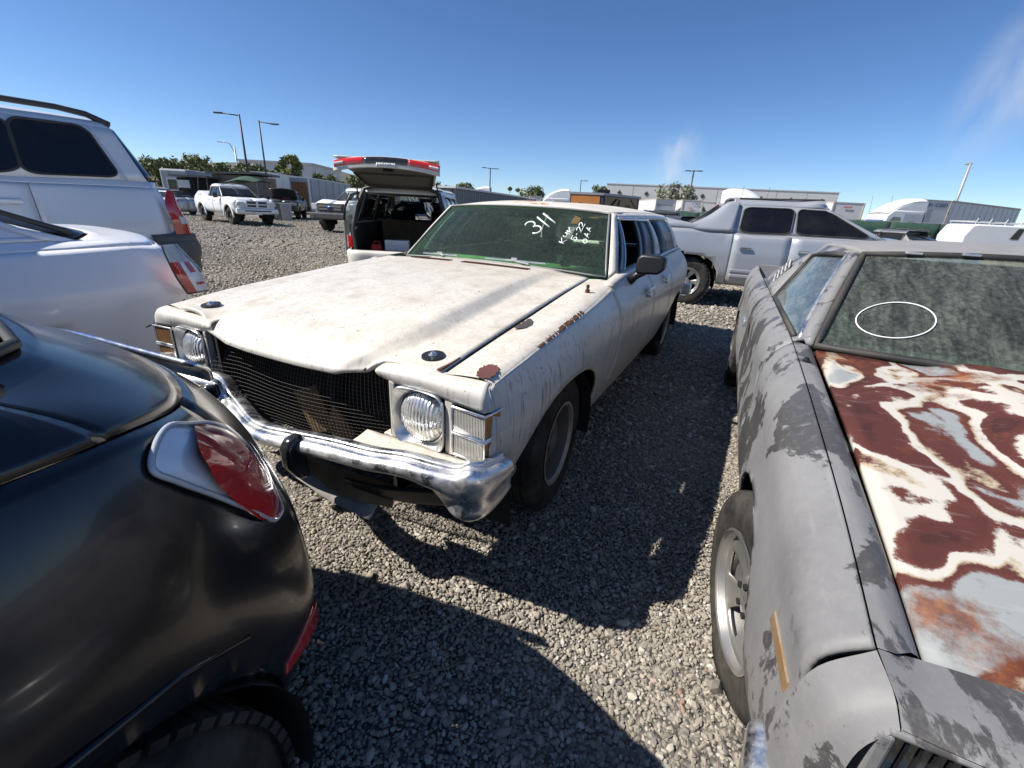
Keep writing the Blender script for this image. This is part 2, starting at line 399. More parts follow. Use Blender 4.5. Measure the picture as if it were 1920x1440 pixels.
FOOT = [((-.5361, 2.2719), -2.0322, -3.9, .40, .62), ((1.4975, .7006), -1.9963, -4.0, .55, .66), ((-1.3488, .4312), -1.8831, -.45, 3.4, .62)]   # ground wholly hidden under the three near cars
def seen(p, m=.18):
    """points inside the camera's field (with a margin for a step to the side), not under a near car"""
    d = np.stack([p[:, 0], p[:, 1], np.full(len(p), -CAM_H)], -1); z = d @ np.array(_f); u = d @ np.array(_r) / np.maximum(z, .01) * CAM_F; v = d @ np.array(_u) / np.maximum(z, .01) * CAM_F
    k = (z > .05) & (np.abs(u) < .5 + m) & (v > -.375 - m) & (v < .4)
    for (cx, cy), yaw, x0, x1, hw in FOOT:
        c, s_ = cos(yaw), sin(yaw); lx = c * (p[:, 0] - cx) + s_ * (p[:, 1] - cy); ly = -s_ * (p[:, 0] - cx) + c * (p[:, 1] - cy); k &= ~((lx > x0) & (lx < x1) & (np.abs(ly) < hw))
    return p[k]
_p1 = seen(scatter(-1.7, 2.0, .3, 2.5, .0120)); _p2 = seen(scatter(-2.6, 3.6, 2.5, 6.0, .0235)); _p3 = seen(scatter(-11, 8.0, 6.0, 13, .054), .04); _p5 = seen(scatter(-26, -1, 13, 32, .17), .02)
_pp = np.concatenate([_p1, _p2, _p3, _p5])
_rr = np.concatenate([radii(_p1, .0068), radii(_p2, .0122), radii(_p3, .019), radii(_p5, .030)])
_big = seen(scatter(-1.2, 2.2, .3, 4.0, .15, .5)); _pp = np.concatenate([_pp, _big]); _rr = np.concatenate([_rr, radii(_big, .0165)])
# drifts of packed fines where fewer stones show
_d = np.sin(_pp[:, 0] * 2.3 + 1.7 * np.sin(_pp[:, 1] * 1.1)) * np.cos(_pp[:, 1] * 1.7 + .6 * _pp[:, 0]); _k = RNG.random(len(_pp)) > np.clip((_d - .35) * 1.1, 0, .62); _pp, _rr = _pp[_k], _rr[_k]
gravel = stones('loose_gravel', _pp, _rr, 'loose grey and tan crushed gravel covering the lot between the cars')
print('stones', len(_pp))
tw = B().tube([(.0, .0, .012), (.05, .012, .02), (.12, .03, .014), (.19, .06, .02)], [.0028, .0025, .002, .0012], 5).build('twig', simple('dry_twig', (.30, .22, .13), .9)); tw.location = (-.29, .93, 0); tag(tw, 'thin dry twig lying on the gravel near the black hatchback shadow', 'twig')
# ------------------------------------------------------------------ car part builders
def disc_polar(b, c, ang_cells, rings, open_fn, y_out):
    """polar disc in the xz plane at c; rings = [(r, y)], open_fn(ring index, theta) -> True leaves a hole"""
    n = ang_cells; m = len(rings); v = []; f = []
    for i in range(n):
        t = 2 * pi * i / n
        for r, h in rings: v.append((c[0] + r * cos(t), c[1] + h * y_out, c[2] + r * sin(t)))
    for i in range(n):
        t = 2 * pi * (i + .5) / n
        for j in range(m - 1):
            if open_fn and open_fn(j, t): continue
            i2 = (i + 1) % n; f.append((i * m + j, i2 * m + j, i2 * m + j + 1, i * m + j + 1))
    b.add(v, f)
def wheel(parent, c, R=.33, w=.20, rim=.19, side=1, style='steel', steer=0, tyre_mat=None, rim_mat=None, flat=0, treads=0, seg=48, camber=0):
    """side: +1 = outer face towards +y.  wheel (empty) > tyre, rim, hub"""
    wr = empty('wheel', c, 0, parent=parent); wr.rotation_euler = (camber, 0, steer)
    tm = tyre_mat or MT['rubber']; rm = rim_mat or MT['steel']; h = w / 2
    prof = [(rim * 1.0, -h * .80), (rim * 1.06, -h * .98), (R * .80, -h * 1.06), (R * .93, -h * 1.0), (R * .985, -h * .86)]
    ng = 4
    for i in range(ng):
        a = -h * .80 + i * (h * 1.6 / ng); b_ = a + h * 1.6 / ng
        prof += [(R, a + .006), (R, b_ - .006), (R - .008, b_ - .005), (R - .008, b_ + .005)] if i < ng - 1 else [(R, a + .006), (R, b_)]
    prof += [(R * .985, h * .86), (R * .93, h * 1.0), (R * .80, h * 1.06), (rim * 1.06, h * .98), (rim * 1.0, h * .80)]
    t = B().lathe(prof, seg, close=False).build('tyre', tm, wr, smooth=True, angle=32)
    if flat:
        for v in t.data.vertices:
            if v.co.z < -R + flat: v.co.y *= 1.0 + .3 * (-R + flat - v.co.z) / flat; v.co.z = -R + flat
    if treads:
        tb = B()
        for i in range(treads):
            a = 2 * pi * i / treads
            for k, (y0, y1) in enumerate(((-h * .98, -h * .45), (-h * .36, h * .36), (h * .45, h * .98))):
                aa = a + (k % 2) * pi / treads
                M = Matrix.Rotation(-aa, 4, 'Y'); tb.box(R - .004, R + .012, y0, y1, -R * 2.2 / treads, R * 2.2 / treads, M)
        tb.build('tread_blocks', tm, wr)
    rb = B(); hs = side
    barrel = [(rim * 1.04, h * .98), (rim * 1.055, h * 1.0), (rim * .985, h * .97), (rim * .95, h * .78), (rim * .90, h * .35), (rim * .89, -h * .7)]
    if style == 'steel':
        rb.lathe([(r, y * hs) for r, y in barrel], seg)
        rings = [(rim * .90, .20), (rim * .84, .26), (rim * .70, .42), (rim * .56, .50), (rim * .44, .44), (rim * .40, .50), (rim * .26, .54), (rim * .24, .70), (rim * .15, .76), (.001, .77)]
        disc_polar(rb, (0, 0, 0), 60, [(r, y * h) for r, y in rings], lambda j, a: j in (1, 2) and (a * 10 / (2 * pi)) % 1 < .42, hs)
        r_ = rb.build('rim', rm, wr, smooth=True, angle=30); solidify(r_, .004)
        B().lathe([(rim * 1.03, h * .99 * hs), (rim * 1.06, h * 1.02 * hs), (rim * 1.0, h * 1.02 * hs), (rim * .955, h * .86 * hs)], seg).build('trim_ring', MT['trimring'], wr, smooth=True, angle=50)
    else:
        rb.lathe([(r, y * hs) for r, y in barrel], seg)
        nsp = {'five': 5, 'six': 6, 'seven': 7, 'eight': 8}[style.split('_')[0]]
        frac = .46 if 'thick' in style else .34
        rings = [(rim * .97, .80), (rim * .86, .74), (rim * .66, .66), (rim * .46, .60), (rim * .34, .62), (rim * .30, .70), (rim * .17, .74), (.001, .76)]
        def op(j, a):
            q = (a * nsp / (2 * pi)) % 1; fr = frac if j else frac * .8
            return j in (1, 2, 3) and abs(q - .5) < (.5 - fr / 2 - (.07 if j == 3 else 0))
        disc_polar(rb, (0, 0, 0), 60, [(r, y * h) for r, y in rings], op, hs)
        r_ = rb.build('rim', rm, wr, smooth=True, angle=30); solidify(r_, .012)
        for i in range(5 if seg >= 40 else 0):
            a = 2 * pi * i / 5 + .3; B().lathe([(.001, h * .80 * hs), (.010, h * .80 * hs), (.011, h * .60 * hs)], 6, c=(rim * .24 * cos(a), 0, rim * .24 * sin(a))).build('lug_nut', MT['void'], wr)
    B().lathe([(rim * .88, -h * .2 * hs), (rim * .5, h * .1 * hs), (.001, h * .1 * hs)], 24).build('brake_drum', MT['void'], wr, smooth=True)
    return wr
def arch_liner(parent, cx, cz, rx, rz, y0, y1, mat=None):
    b = B(); n = 20; V = []
    for i in range(n + 1):
        a = pi * (1.16 * i / n - .08); V.append([(cx + rx * cos(a), y0, cz + rz * sin(a)), (cx + rx * cos(a), y1, cz + rz * sin(a))])
    b.grid(V)
    inner = [(cx + rx * cos(pi * (1.16 * i / n - .08)), min(y0, y1, key=abs), cz + rz * sin(pi * (1.16 * i / n - .08))) for i in range(n + 1)]
    b.add(inner, [tuple(range(n + 1))])
    return b.build('wheel_well', mat or MT['void'], parent, smooth=False)
def ring_frame(b, ctr, ey, ez, n, hw, hh, rc, r_in, depths, nx):
    """rounded-square outer edge -> round hole.  depths = [(t, d)]: t 0 = outer edge, 1 = hole edge; d along nx"""
    ctr, ey, ez, nx = Vector(ctr), Vector(ey), Vector(ez), Vector(nx); v = []; f = []; m = len(depths)
    for i in range(n):
        a = 2 * pi * i / n; ca, sa = cos(a), sin(a)
        p = 5.0; k = (abs(ca / hw) ** p + abs(sa / hh) ** p) ** (-1 / p); o = (k * ca, k * sa); q = (r_in * ca, r_in * sa)
        for t, d in depths:
            u = o[0] * (1 - t) + q[0] * t; w = o[1] * (1 - t) + q[1] * t
            v.append(ctr + ey * u + ez * w + nx * d)
    for i in range(n):
        for j in range(m - 1):
            i2 = (i + 1) % n; f.append((i * m + j, i2 * m + j, i2 * m + j + 1, i * m + j + 1))
    b.add(v, f)
def strip(name, mat, parent, A, Bp, thick=.01, smooth=True, sub=6, gap=0):
    """ribbon between two polylines of equal length"""
    S = Surf([[p, q] for p, q in zip(A, Bp)], ss=sub, sr=2)
    V = S.V; a, b = V.shape[:2]; bb = B().grid(V); o = bb.build(name, mat, parent, smooth=smooth, angle=45)
    if thick: solidify(o, thick, 0)
    return o
def poly_path(pts, sub=8, closed=False):
    P = np.array(pts, float)[:, None, :]
    if closed: P = np.concatenate([P[-1:], P, P[:2]])
    V, off = hermite(P, [sub] * (len(P) - 1)); V = V[:, 0]
    return V[off[1]:off[-2]] if closed else V
def text_mesh(name, txt, size, mat, parent, M, extrude=.002, align='CENTER', shear=0, sx=1.0):
    cu = bpy.data.curves.new(name, 'FONT'); cu.body = txt; cu.size = size; cu.align_x = align; cu.align_y = 'CENTER'; cu.extrude = extrude; cu.shear = shear; cu.resolution_u = 3
    o = bpy.data.objects.new(name + '_tmp', cu); COL.objects.link(o)
    dg = bpy.context.evaluated_depsgraph_get(); me = bpy.data.meshes.new_from_object(o.evaluated_get(dg))
    bpy.data.objects.remove(o); bpy.data.curves.remove(cu)
    me.transform(Matrix.Diagonal((sx, 1, 1, 1))); me.materials.clear(); me.materials.append(mat)
    r = bpy.data.objects.new(name, me); COL.objects.link(r); r.parent = parent; r.matrix_local = M
    return r
def frame_of(o, ex, ey):
    """matrix whose x axis is ex, y axis is ey (text plane) at o"""
    ex = Vector(ex).normalized(); ez = ex.cross(Vector(ey)).normalized(); ey = ez.cross(ex)
    return Matrix(((ex.x, ey.x, ez.x, o[0]), (ex.y, ey.y, ez.y, o[1]), (ex.z, ey.z, ez.z, o[2]), (0, 0, 0, 1)))
def simple_seat(parent, x, y, w, zs, mat, back=.62, name='seat', depth=.5, headrest=True):
    b = B(); b.box(x - depth / 2, x + depth / 2, y - w / 2, y + w / 2, zs - .14, zs)
    M = Matrix.Translation((x - depth / 2 + .02, y, zs - .05)) @ Matrix.Rotation(-.22, 4, 'Y'); b.box(-.10, .04, -w / 2, w / 2, 0, back, M)
    if headrest: b.box(-.09, .02, -.13, .13, back + .05, back + .24, M)
    o = b.build(name, mat, parent, smooth=True, angle=40, bev=.035); return o
def steering_wheel(parent, c, r=.19, tilt=.5, mat=None):
    b = B(); M = Matrix.Translation(c) @ Matrix.Rotation(-tilt, 4, 'Y')
    b.tube([M @ Vector((0, r * cos(a), r * sin(a))) for a in np.linspace(0, 2 * pi, 28)[:-1]], .013, 6, closed=True)
    b.tube([M @ Vector((0, -r, 0)), M @ Vector((.02, 0, 0)), M @ Vector((0, r, 0))], .012, 6); b.tube([M @ Vector((.02, 0, 0)), M @ Vector((.35, 0, 0))], .025, 8)
    return b.build('steering_wheel', mat or MT['black'], parent, smooth=True, angle=50)
# ------------------------------------------------------------------ the white wagon
WG = empty('station_wagon', (-.5361, 2.2719, 0), -2.0322, 'dusty cream white old station wagon with 311 marked on its windshield and wire mesh grille', 'station wagon')
def patch_(name, rows, mat, parent):
    o = B().grid(Surf(rows, ss=4, sr=3).V).build(name, mat, parent, smooth=True, angle=45); solidify(o, .004, 0); return o
def build_wagon(W):
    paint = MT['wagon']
    X = [.72, .42, .05, -.35, -.62, -1.05, -1.52, -2.0, -2.32, -2.95, -3.6, -4.15]
    crz = [.862, .898, .932, .968, .995, 1.02, 1.035, 1.045, 1.052, 1.06, 1.05, 1.02]
    cry = [.883, .886, .886, .876, .862, .842, .83, .82, .815, .80, .775, .72]
    mx = [.905, .932, .94, .94, .938, .938, .938, .936, .935, .932, .90, .83]
    G = []
    for i, x in enumerate(X):
        k = mx[i]; dx = [-.03, -.02, .02, .03, .012, 0][0:6] if i == 0 else [0] * 6
        lowz = 0.0 if i else .16
        G.append([(x + dx[0], k - .20, .20 + lowz), (x + dx[1], k - .125, .255 + lowz), (x + dx[2], k - .05, .42 + lowz * .5), (x + dx[3], k, .63), (x + dx[4], k - .004, .62 + (crz[i] - .62) * .62), (x, cry[i], crz[i])])
    S = Surf(G, ss=[10, 12, 12, 9, 8, 8, 8, 6, 12, 12, 8], sr=[3, 5, 7, 5, 5], sharp_r=())
    AF = (.10, .33, .475, .385, 2.3); AR = (-2.98, .33, .43, .34, 2.3)
    for sd in (1, -1):
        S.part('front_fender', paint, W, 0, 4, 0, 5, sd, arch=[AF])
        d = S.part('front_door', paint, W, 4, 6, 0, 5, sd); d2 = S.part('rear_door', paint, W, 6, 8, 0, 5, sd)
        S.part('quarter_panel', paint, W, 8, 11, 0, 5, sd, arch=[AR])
        for dd, hx, hz in ((d, -1.33, .905), (d2, -1.98, .925)):
            hb = B(); hb.box(hx - .075, hx + .075, sd * .938, sd * .962, hz - .012, hz + .014); hb.lathe([(.001, sd * .965), (.020, sd * .962), (.022, sd * .94)], 12, c=(hx + .02, 0, hz - .03))
            hb.build('door_handle', MT['chrome_dull'], dd, bev=.006)
        arch_liner(W, .10, .33, .47, .38, sd * .60, sd * .90); arch_liner(W, -2.98, .33, .425, .335, sd * .60, sd * .90)
        # fender top strip between hood edge and crease, rust chips along the crease
        A = [(.714, .714, .866), (.42, .712, .900), (.05, .708, .937), (-.35, .704, .978), (-.727, .700, 1.010)]
        C = [(.700, .872, .866), (.42, .878, .9015), (.05, .878, .9355), (-.35, .868, .9715), (-.727, .852, 1.002)]
        mid = [((a[0] + c[0]) / 2, (a[1] + c[1]) / 2, (a[2] + c[2]) / 2 + .008) for a, c in zip(A, C)]
        Ft = Surf([[(a[0], sd * a[1], a[2]), (m[0], sd * m[1], m[2]), (c[0], sd * c[1], c[2]), (c[0] - .0, sd * (c[1] + .012), c[2] - .010)] for a, m, c in zip(A, mid, C)], ss=8, sr=3)
        B().grid(Ft.V).build('fender_top', paint, W, smooth=True, angle=60)
        wheel(W, (0, sd * .765, .325), .335, .205, .195, sd, 'steel', steer=.05)
        wheel(W, (-2.98, sd * .755, .325), .335, .205, .195, sd, 'steel')
    # hood
    # rows from the centre out: centre, mid, ridge of the raised middle, foot of the ridge, step, flat, edge
    hX = [[.800, .735, .55, .2, -.3, -.850], [.796, .728, .55, .2, -.3, -.848], [.784, .700, .55, .2, -.3, -.838], [.744, .672, .53, .2, -.3, -.828], [.722, .665, .51, .2, -.3, -.815], [.716, .66, .5, .2, -.3, -.79], [.712, .66, .5, .2, -.3, -.745]]
    hY = [[0] * 6, [.16, .20, .24, .24, .24, .24], [.300, .395, .455, .470, .462, .452], [.395, .470, .520, .528, .518, .506], [.445, .520, .560, .566, .560, .55], [.58, .61, .63, .63, .63, .62], [.706] * 6]
    hZ = [[.797, .882, .931, .981, 1.022, 1.030], [.797, .881, .930, .980, 1.021, 1.029], [.799, .879, .927, .976, 1.017, 1.026], [.815, .866, .896, .933, .983, 1.015], [.856, .872, .896, .930, .980, 1.013], [.866, .874, .896, .930, .980, 1.013], [.866, .872, .893, .927, .977, 1.011]]
    rows = []
    for st in range(6):
        r = []
        for j in range(6, 0, -1): r.append((hX[j][st], -hY[j][st] * (1.22 if st == 0 and j in (3, 4) else 1.0), hZ[j][st] + (.020 if st == 0 and j >= 4 else .008 if st == 1 and j >= 4 else 0)))
        for j in range(0, 7): r.append((hX[j][st], hY[j][st], hZ[j][st]))
        rows.append(r)
    Hs = Surf(rows, ss=[6, 6, 8, 10, 10], sr=[4, 4, 3, 4, 6, 6, 6, 6, 4, 3, 4, 4], sharp_r=(3, 4, 8, 9))
    hood = B().grid(Hs.V).build('hood', paint, W, smooth=True, angle=50); hood.location = (0.004, -.012, .004); hood.rotation_euler = (0, 0, .006)
    bm = bmesh.new(); bm.from_mesh(hood.data); bm.normal_update()
    if sum(f.normal.z for f in bm.faces) < 0: bmesh.ops.reverse_faces(bm, faces=bm.faces)
    bm.to_mesh(hood.data); bm.free(); solidify(hood, .016)
    for sgn, dx_, dz_ in ((1, .63, .879), (-1, .635, .890)):          # hood pin plates
        b = B(); b.lathe([(.001, .006), (.012, .006), (.012, .003), (.040, .002), (.041, -.004)], 20, 'z'); p = b.build('hood_pin_plate', MT['black'], hood, smooth=True, angle=40)
        p.location = (dx_, sgn * .615, dz_ + .003); p.rotation_euler = (0, .12, 0)
        q = B().lathe([(.001, .014), (.007, .013), (.010, .006), (.016, .004), (.016, .001)], 10, 'z').build('hood_pin', MT['chrome_dull'], hood, smooth=True, angle=40); q.location = p.location; q.rotation_euler = p.rotation_euler
    for y0, y1 in ((-.52, -.20), (-.12, .36)):                        # cowl vents: slots
        k = int((y1 - y0) / .0165); b = B()
        for i in range(k):
            y = y0 + i * .0165; b.obox((-.685, y, 1.0315 - .008 * abs(y)), (.055, .0070, .006), ry=.03)
        b.build('cowl_vent', MT['rust'], hood)
    strip('hood_edge_rust', MT['rust'], hood, [(.60, .7055, .8815), (.66, .7055, .8745), (.713, .7055, .869)], [(.60, .702, .883), (.66, .699, .876), (.713, .690, .871)], .004, sub=3)
    # headlight panels, lamps
    for sd in (1, -1):
        y_ = lambda v: v * sd
        fas = B()
        def slab(pts, d=.03):   # pts (y,z) front polygon with x per point
            n = len(pts); v = [(x, y_(y), z) for x, y, z in pts] + [(x - d, y_(y), z) for x, y, z in pts]
            fas.add(v, [tuple(range(n)), tuple(range(2 * n - 1, n - 1, -1))] + [(i, (i + 1) % n, n + (i + 1) % n, n + i) for i in range(n)])
        top = Surf([[(.742, .462, .818), (.752, .458, .836), (.738, .47, .852), (.715, .475, .856), (.69, .475, .858)], [(.748, .55, .806), (.757, .55, .838), (.749, .55, .853), (.728, .55, .861), (.695, .55, .862)],
                    [(.748, .70, .803), (.757, .70, .838), (.749, .70, .854), (.728, .70, .862), (.695, .70, .864)], [(.752, .80, .793), (.758, .80, .834), (.748, .80, .853), (.726, .80, .862), (.70, .80, .866)],
                    [(.757, .888, .790), (.750, .886, .834), (.736, .881, .855), (.720, .876, .862), (.700, .872, .866)]], ss=5, sr=4)
        V = top.V * [1, sd, 1]; o = B().grid(V).build('header_panel', paint, W, smooth=True, angle=50); solidify(o, .004, 0)
        # side cap above the lamps back to the fender seam
        B().grid(Surf([[(.757, y_(.888), .790), (.748, y_(.886), .832), (.728, y_(.878), .857), (.702, y_(.874), .864)], [(.738, y_(.903), .792), (.734, y_(.898), .832), (.724, y_(.884), .856), (.702, y_(.876), .864)]], ss=3, sr=4).V).build('header_corner', paint, W, smooth=True)
        slab([(.748, .737, .60), (.748, .737, .806), (.752, .770, .797), (.752, .770, .606)])     # between headlight and lamps
        slab([(.752, .512, .60), (.752, .512, .812), (.749, .535, .806), (.749, .535, .60)])
        slab([(.745, .47, .565), (.745, .47, .604), (.748, .770, .604), (.752, .90, .612), (.752, .90, .585), (.745, .77, .575)], .05)
        fas.build('headlight_panel', paint, W, bev=.004)
        o = patch_('filler_panel', [[(.752, y_(.40), .597), (.80, y_(.40), .588), (.862, y_(.40), .583)], [(.752, y_(.62), .603), (.80, y_(.62), .600), (.862, y_(.62), .602)], [(.756, y_(.80), .606), (.80, y_(.80), .610), (.855, y_(.80), .616)], [(.756, y_(.895), .612), (.80, y_(.905), .618), (.835, y_(.905), .628)]], paint, W)
        # bezel and headlight
        bz = B(); c = (.750, y_(.635), .702)
        ring_frame(bz, c, (0, 1, 0), (0, 0, 1), 64, .104, .107, .02, .094, [(0, .002), (.0, .010), (.10, .013), (.25, .006), (.7, -.012), (1, -.022), (1, -.06)], (1, 0, 0))
        bz.build('headlight_bezel', MT['chrome_dull'], W, smooth=True, angle=40)
        hl = empty('headlight', (.728, y_(.635), .702), 0, parent=W)
        B().lathe([(.089, -.03), (.090, .0), (.086, .013), (.071, .027), (.049, .037), (.024, .042), (.001, .043)], 40, 'x').build('lens', MT['headlens'], hl, smooth=True)
        B().lathe([(.096, -.03), (.096, .008), (.091, .011), (.089, .002)], 40, 'x').build('retaining_ring', MT['chrome'] if sd > 0 else MT['void'], hl, smooth=True, angle=40)
        B().lathe([(.078, .0), (.06, -.02), (.03, -.04), (.012, -.045)], 32, 'x').build('reflector', MT['mirror'], hl, smooth=True)
        # two-tier turn lamps wrapping the corner
        for z0, z1 in ((.702, .783), (.618, .694)):
            lp = empty('turn_lamp', (0, 0, 0), 0, parent=W)
            b = B(); b.add([(.758, y_(.776), z0 + .005), (.763, y_(.893), z0 + .004), (.763, y_(.893), z1 - .004), (.758, y_(.776), z1 - .005), (.735, y_(.776), z0 + .005), (.735, y_(.88), z0 + .004), (.735, y_(.88), z1 - .004), (.735, y_(.776), z1 - .005)],
                           [(0, 1, 2, 3), (4, 7, 6, 5), (0, 4, 5, 1), (3, 2, 6, 7), (0, 3, 7, 4), (1, 5, 6, 2)]); b.build('clear_lens', MT['clear_rib'] if sd > 0 else MT['amber_dirty'], lp)
            b = B(); b.add([(.762, y_(.8955), z0 + .004), (.690, y_(.907), z0 + .006), (.690, y_(.907), z1 - .006), (.762, y_(.8955), z1 - .004), (.755, y_(.87), z0 + .004), (.69, y_(.87), z0 + .006), (.69, y_(.87), z1 - .006), (.755, y_(.87), z1 - .004)],
                           [(0, 1, 2, 3), (4, 7, 6, 5), (0, 4, 5, 1), (3, 2, 6, 7), (1, 5, 6, 2)]); b.build('side_lens', MT['amber'] if sd > 0 else MT['amber_dirty'], lp)
            b = B()
            for z in (z0, z1): b.tube([(.756, y_(.772), z), (.767, y_(.897), z), (.686, y_(.910), z)], .0045, 6)
            b.tube([(.758, y_(.772), z0), (.758, y_(.772), z1)], .0045, 6); b.tube([(.766, y_(.896), z0), (.766, y_(.896), z1)], .002, 6)
            b.build('lamp_trim', MT['chrome_dull'], lp, smooth=True, angle=60)
            B().box(.66, .737, min(y_(.776), y_(.885)), max(y_(.776), y_(.885)), z0 - .003, z1 + .003).build('lamp_housing', MT['void'], lp)
    # wire screen over the radiator
    ws = B(); ny, nz = 62, 27
    def scr(u, w):
        y = -.50 + 1.02 * u; z = .40 + .425 * w; sag = .05 * sin(pi * u) * sin(pi * w) + .02 * sin(9 * u + 4 * w) * (1 - u) ** 2 + .05 * (1 - w) * (1 - u)
        return (.70 + sag - .07 * (u ** 3) * (1 - w) + (.05 if u < .16 else 0) * (.16 - u) * 8 * (1 - w), y + .012 * sin(7 * w) * (1 - u), z + .02 * (u - .5) * (1 - w))
    for i in range(ny + 1): ws.tube([scr(i / ny, w) for w in np.linspace(0, 1, 9)], .0012, 3, cap=False)
    for j in range(nz + 1): ws.tube([scr(u, j / nz) for u in np.linspace(0, 1, 15)], .0007, 3, cap=False)
    ws.build('wire_mesh_screen', MT['wire'], W)
    b = B(); b.box(.46, .50, -.46, .46, .30, .83); b.build('radiator', MT['void'], W)
    b = B(); b.obox((.56, -.12, .47), (.012, .12, .22), rz=.3, rx=.35); b.build('cardboard_scrap', MT['cardboard'], W); b = B(); b.obox((.58, .06, .43), (.01, .17, .15), rz=-.2, rx=-.5); b.build('cardboard_scrap', MT['cardboard'], W)
    b = B(); b.box(.50, .56, -.02, .015, .32, .82); b.box(.50, .74, -.47, -.455, .34, .82); b.box(.52, .74, .50, .515, .36, .80); b.box(.45, .72, -.5, .5, .828, .84); b.build('radiator_support', MT['void'], W)
    # front bumper: chrome blade, right half crushed back
    pth = [(.68, .958, .625, .49, .0), (.77, .958, .640, .475, 0), (.835, .945, .655, .465, 0), (.872, .905, .660, .46, .0), (.880, .868, .640, .465, .0), (.898, .80, .640, .49, 0), (.915, .70, .645, .515, 0), (.925, .55, .625, .50, 0), (.935, .40, .618, .495, 0), (.945, .22, .600, .485, 0), (.950, .04, .582, .47, 0), (.935, -.04, .575, .465, 0), (.88, -.22, .585, .48, 0), (.842, -.335, .594, .49, 0), (.832, -.37, .640, .525, 0), (.862, -.50, .655, .54, 0), (.86, -.68, .652, .53, 0), (.84, -.84, .648, .50, 0), (.74, -.945, .645, .47, 0), (.62, -.955, .64, .47, 0)]
    G = []
    for i, (x, y, zt, zb, _) in enumerate(pth):
        t = Vector((pth[min(i + 1, len(pth) - 1)][0] - pth[max(i - 1, 0)][0], pth[min(i + 1, len(pth) - 1)][1] - pth[max(i - 1, 0)][1], 0)).normalized(); nrm = Vector((-t.y, t.x, 0)); nrm = nrm if nrm.dot(Vector((x, y, 0))) > 0 else -nrm
        def q(o, z): return (x + nrm.x * o, y + nrm.y * o, z)
        h = zt - zb; uc = min(1, max(0, (.86 - abs(y)) / .12))
        G.append([q(-.085, zt - .012), q(-.060, zt + .002), q(-.035, zt + .004), q(-.030, zt - .006), q(-.012, zt - .008), q(.004, zt - .02), q(.010, zt - h * .30), q(.004 - .008 * uc, zt - h * .46), q(-.006 - .045 * uc, zt - h * .60), q(-.008 - .07 * uc, zt - h * .75), q(-.006 - .085 * uc, zb + h * .12), q(-.02 - .085 * uc, zb + .004), q(-.05 - .08 * uc, zb)])
    bs = Surf(G, ss=5, sr=3); bp = B().grid(bs.V).build('front_bumper', MT['chrome_old'], W, smooth=True, angle=50); solidify(bp, .004)
    for gy, gx, gz, gr in ((.25, .965, .54, .05), (-.375, .868, .56, -.5)):
        b = B(); b.prism([(-.06, -.10), (-.02, -.095), (.02, -.03), (.022, .04), (.0, .072), (-.05, .075)], 'y', -.023, .023)
        g = b.build('bumper_guard', MT['chrome_black'], W, smooth=True, angle=30, bev=.012); g.location = (gx, gy, gz); g.rotation_euler = (0, 0, gr)
    # torn valance hanging under the bumper
    vv = Surf([[(.80, .78, .50), (.72, .80, .40), (.62, .82, .33)], [(.86, .55, .47), (.79, .55, .37), (.66, .56, .30)], [(.88, .40, .46), (.80, .38, .36), (.66, .36, .28)]], ss=6, sr=5)
    o = B().grid(vv.V).build('valance', MT['black'], W, smooth=True); solidify(o, .006)
    o = B().grid(Surf([[(.80, .10, .41), (.86, .11, .355)], [(.79, .32, .39), (.87, .31, .325)], [(.77, .48, .37), (.86, .485, .305)]], ss=4, sr=3).V).build('hanging_splash_pan', MT['bare_panel'], W, smooth=True); solidify(o, .004)
    o = B().grid(Surf([[(.80, .12, .43), (.84, .13, .40)], [(.79, .36, .42), (.86, .36, .365)], [(.75, .52, .40), (.80, .54, .34)]], ss=4, sr=3).V).build('torn_mesh_strip', MT['cardboard'], W, smooth=True); solidify(o, .004)
    # glass house
    A0 = (-.872, .756, 1.004); A1 = (-1.262, .622, 1.362)
    wsG = []
    for t in np.linspace(0, 1, 5):
        r = []
        for u in np.linspace(-1, 1, 9):
            w = 1 - abs(u) ** 2.2
            xb = A0[0] + .012 * w; xt = A1[0] + .06 * w; zb = A0[2] + .022 * w; zt = A1[2] + .022 * w; yy = u * (A0[1] * (1 - t) + A1[1] * t)
            r.append((xb * (1 - t) + xt * t + .012 * sin(pi * t), yy, zb * (1 - t) + zt * t))
        wsG.append(r)
    Sw = Surf(wsG, ss=5, sr=3)
    g = B().grid(Sw.V).build('windshield', MT['ws_green'], W, smooth=True)
    P = lambda u, t: Vector(Sw.V[int(round(t * (Sw.V.shape[0] - 1)))][int(round((u + 1) / 2 * (Sw.V.shape[1] - 1)))])
    def wpt(u, t, off=.004):
        fi = t * (Sw.V.shape[0] - 1); fj = (u + 1) / 2 * (Sw.V.shape[1] - 1); i = min(int(fi), Sw.V.shape[0] - 2); j = min(int(fj), Sw.V.shape[1] - 2); a = fi - i; b_ = fj - j
        p = Sw.V[i][j] * (1 - a) * (1 - b_) + Sw.V[i + 1][j] * a * (1 - b_) + Sw.V[i][j + 1] * (1 - a) * b_ + Sw.V[i + 1][j + 1] * a * b_
        return Vector(p) + Vector((.62, 0, .78)) * off
    for nm, u0, t0, du, dt, rad, txt in WS_MARKS:
        bt = B()
        for stroke in txt:
            bt.tube([wpt(u0 + du[0] * a + dt[0] * c_, t0 + du[1] * a + dt[1] * c_) for a, c_ in stroke], rad, 5)
        bt.build(nm, MT['chalk'], g, smooth=True)
    # bright surround of the windshield and pillars
    edge = [tuple(wpt(u, 0, .006)) for u in np.linspace(-1, 1, 15)] + [tuple(wpt(1, t, .006)) for t in np.linspace(.1, 1, 8)] + [tuple(wpt(u, 1, .006)) for u in np.linspace(.9, -1, 15)] + [tuple(wpt(-1, t, .006)) for t in np.linspace(.9, .05, 8)]
    B().tube(edge, .0075, 6, closed=True).build('windshield_trim', MT['grey_trim'], W, smooth=True)
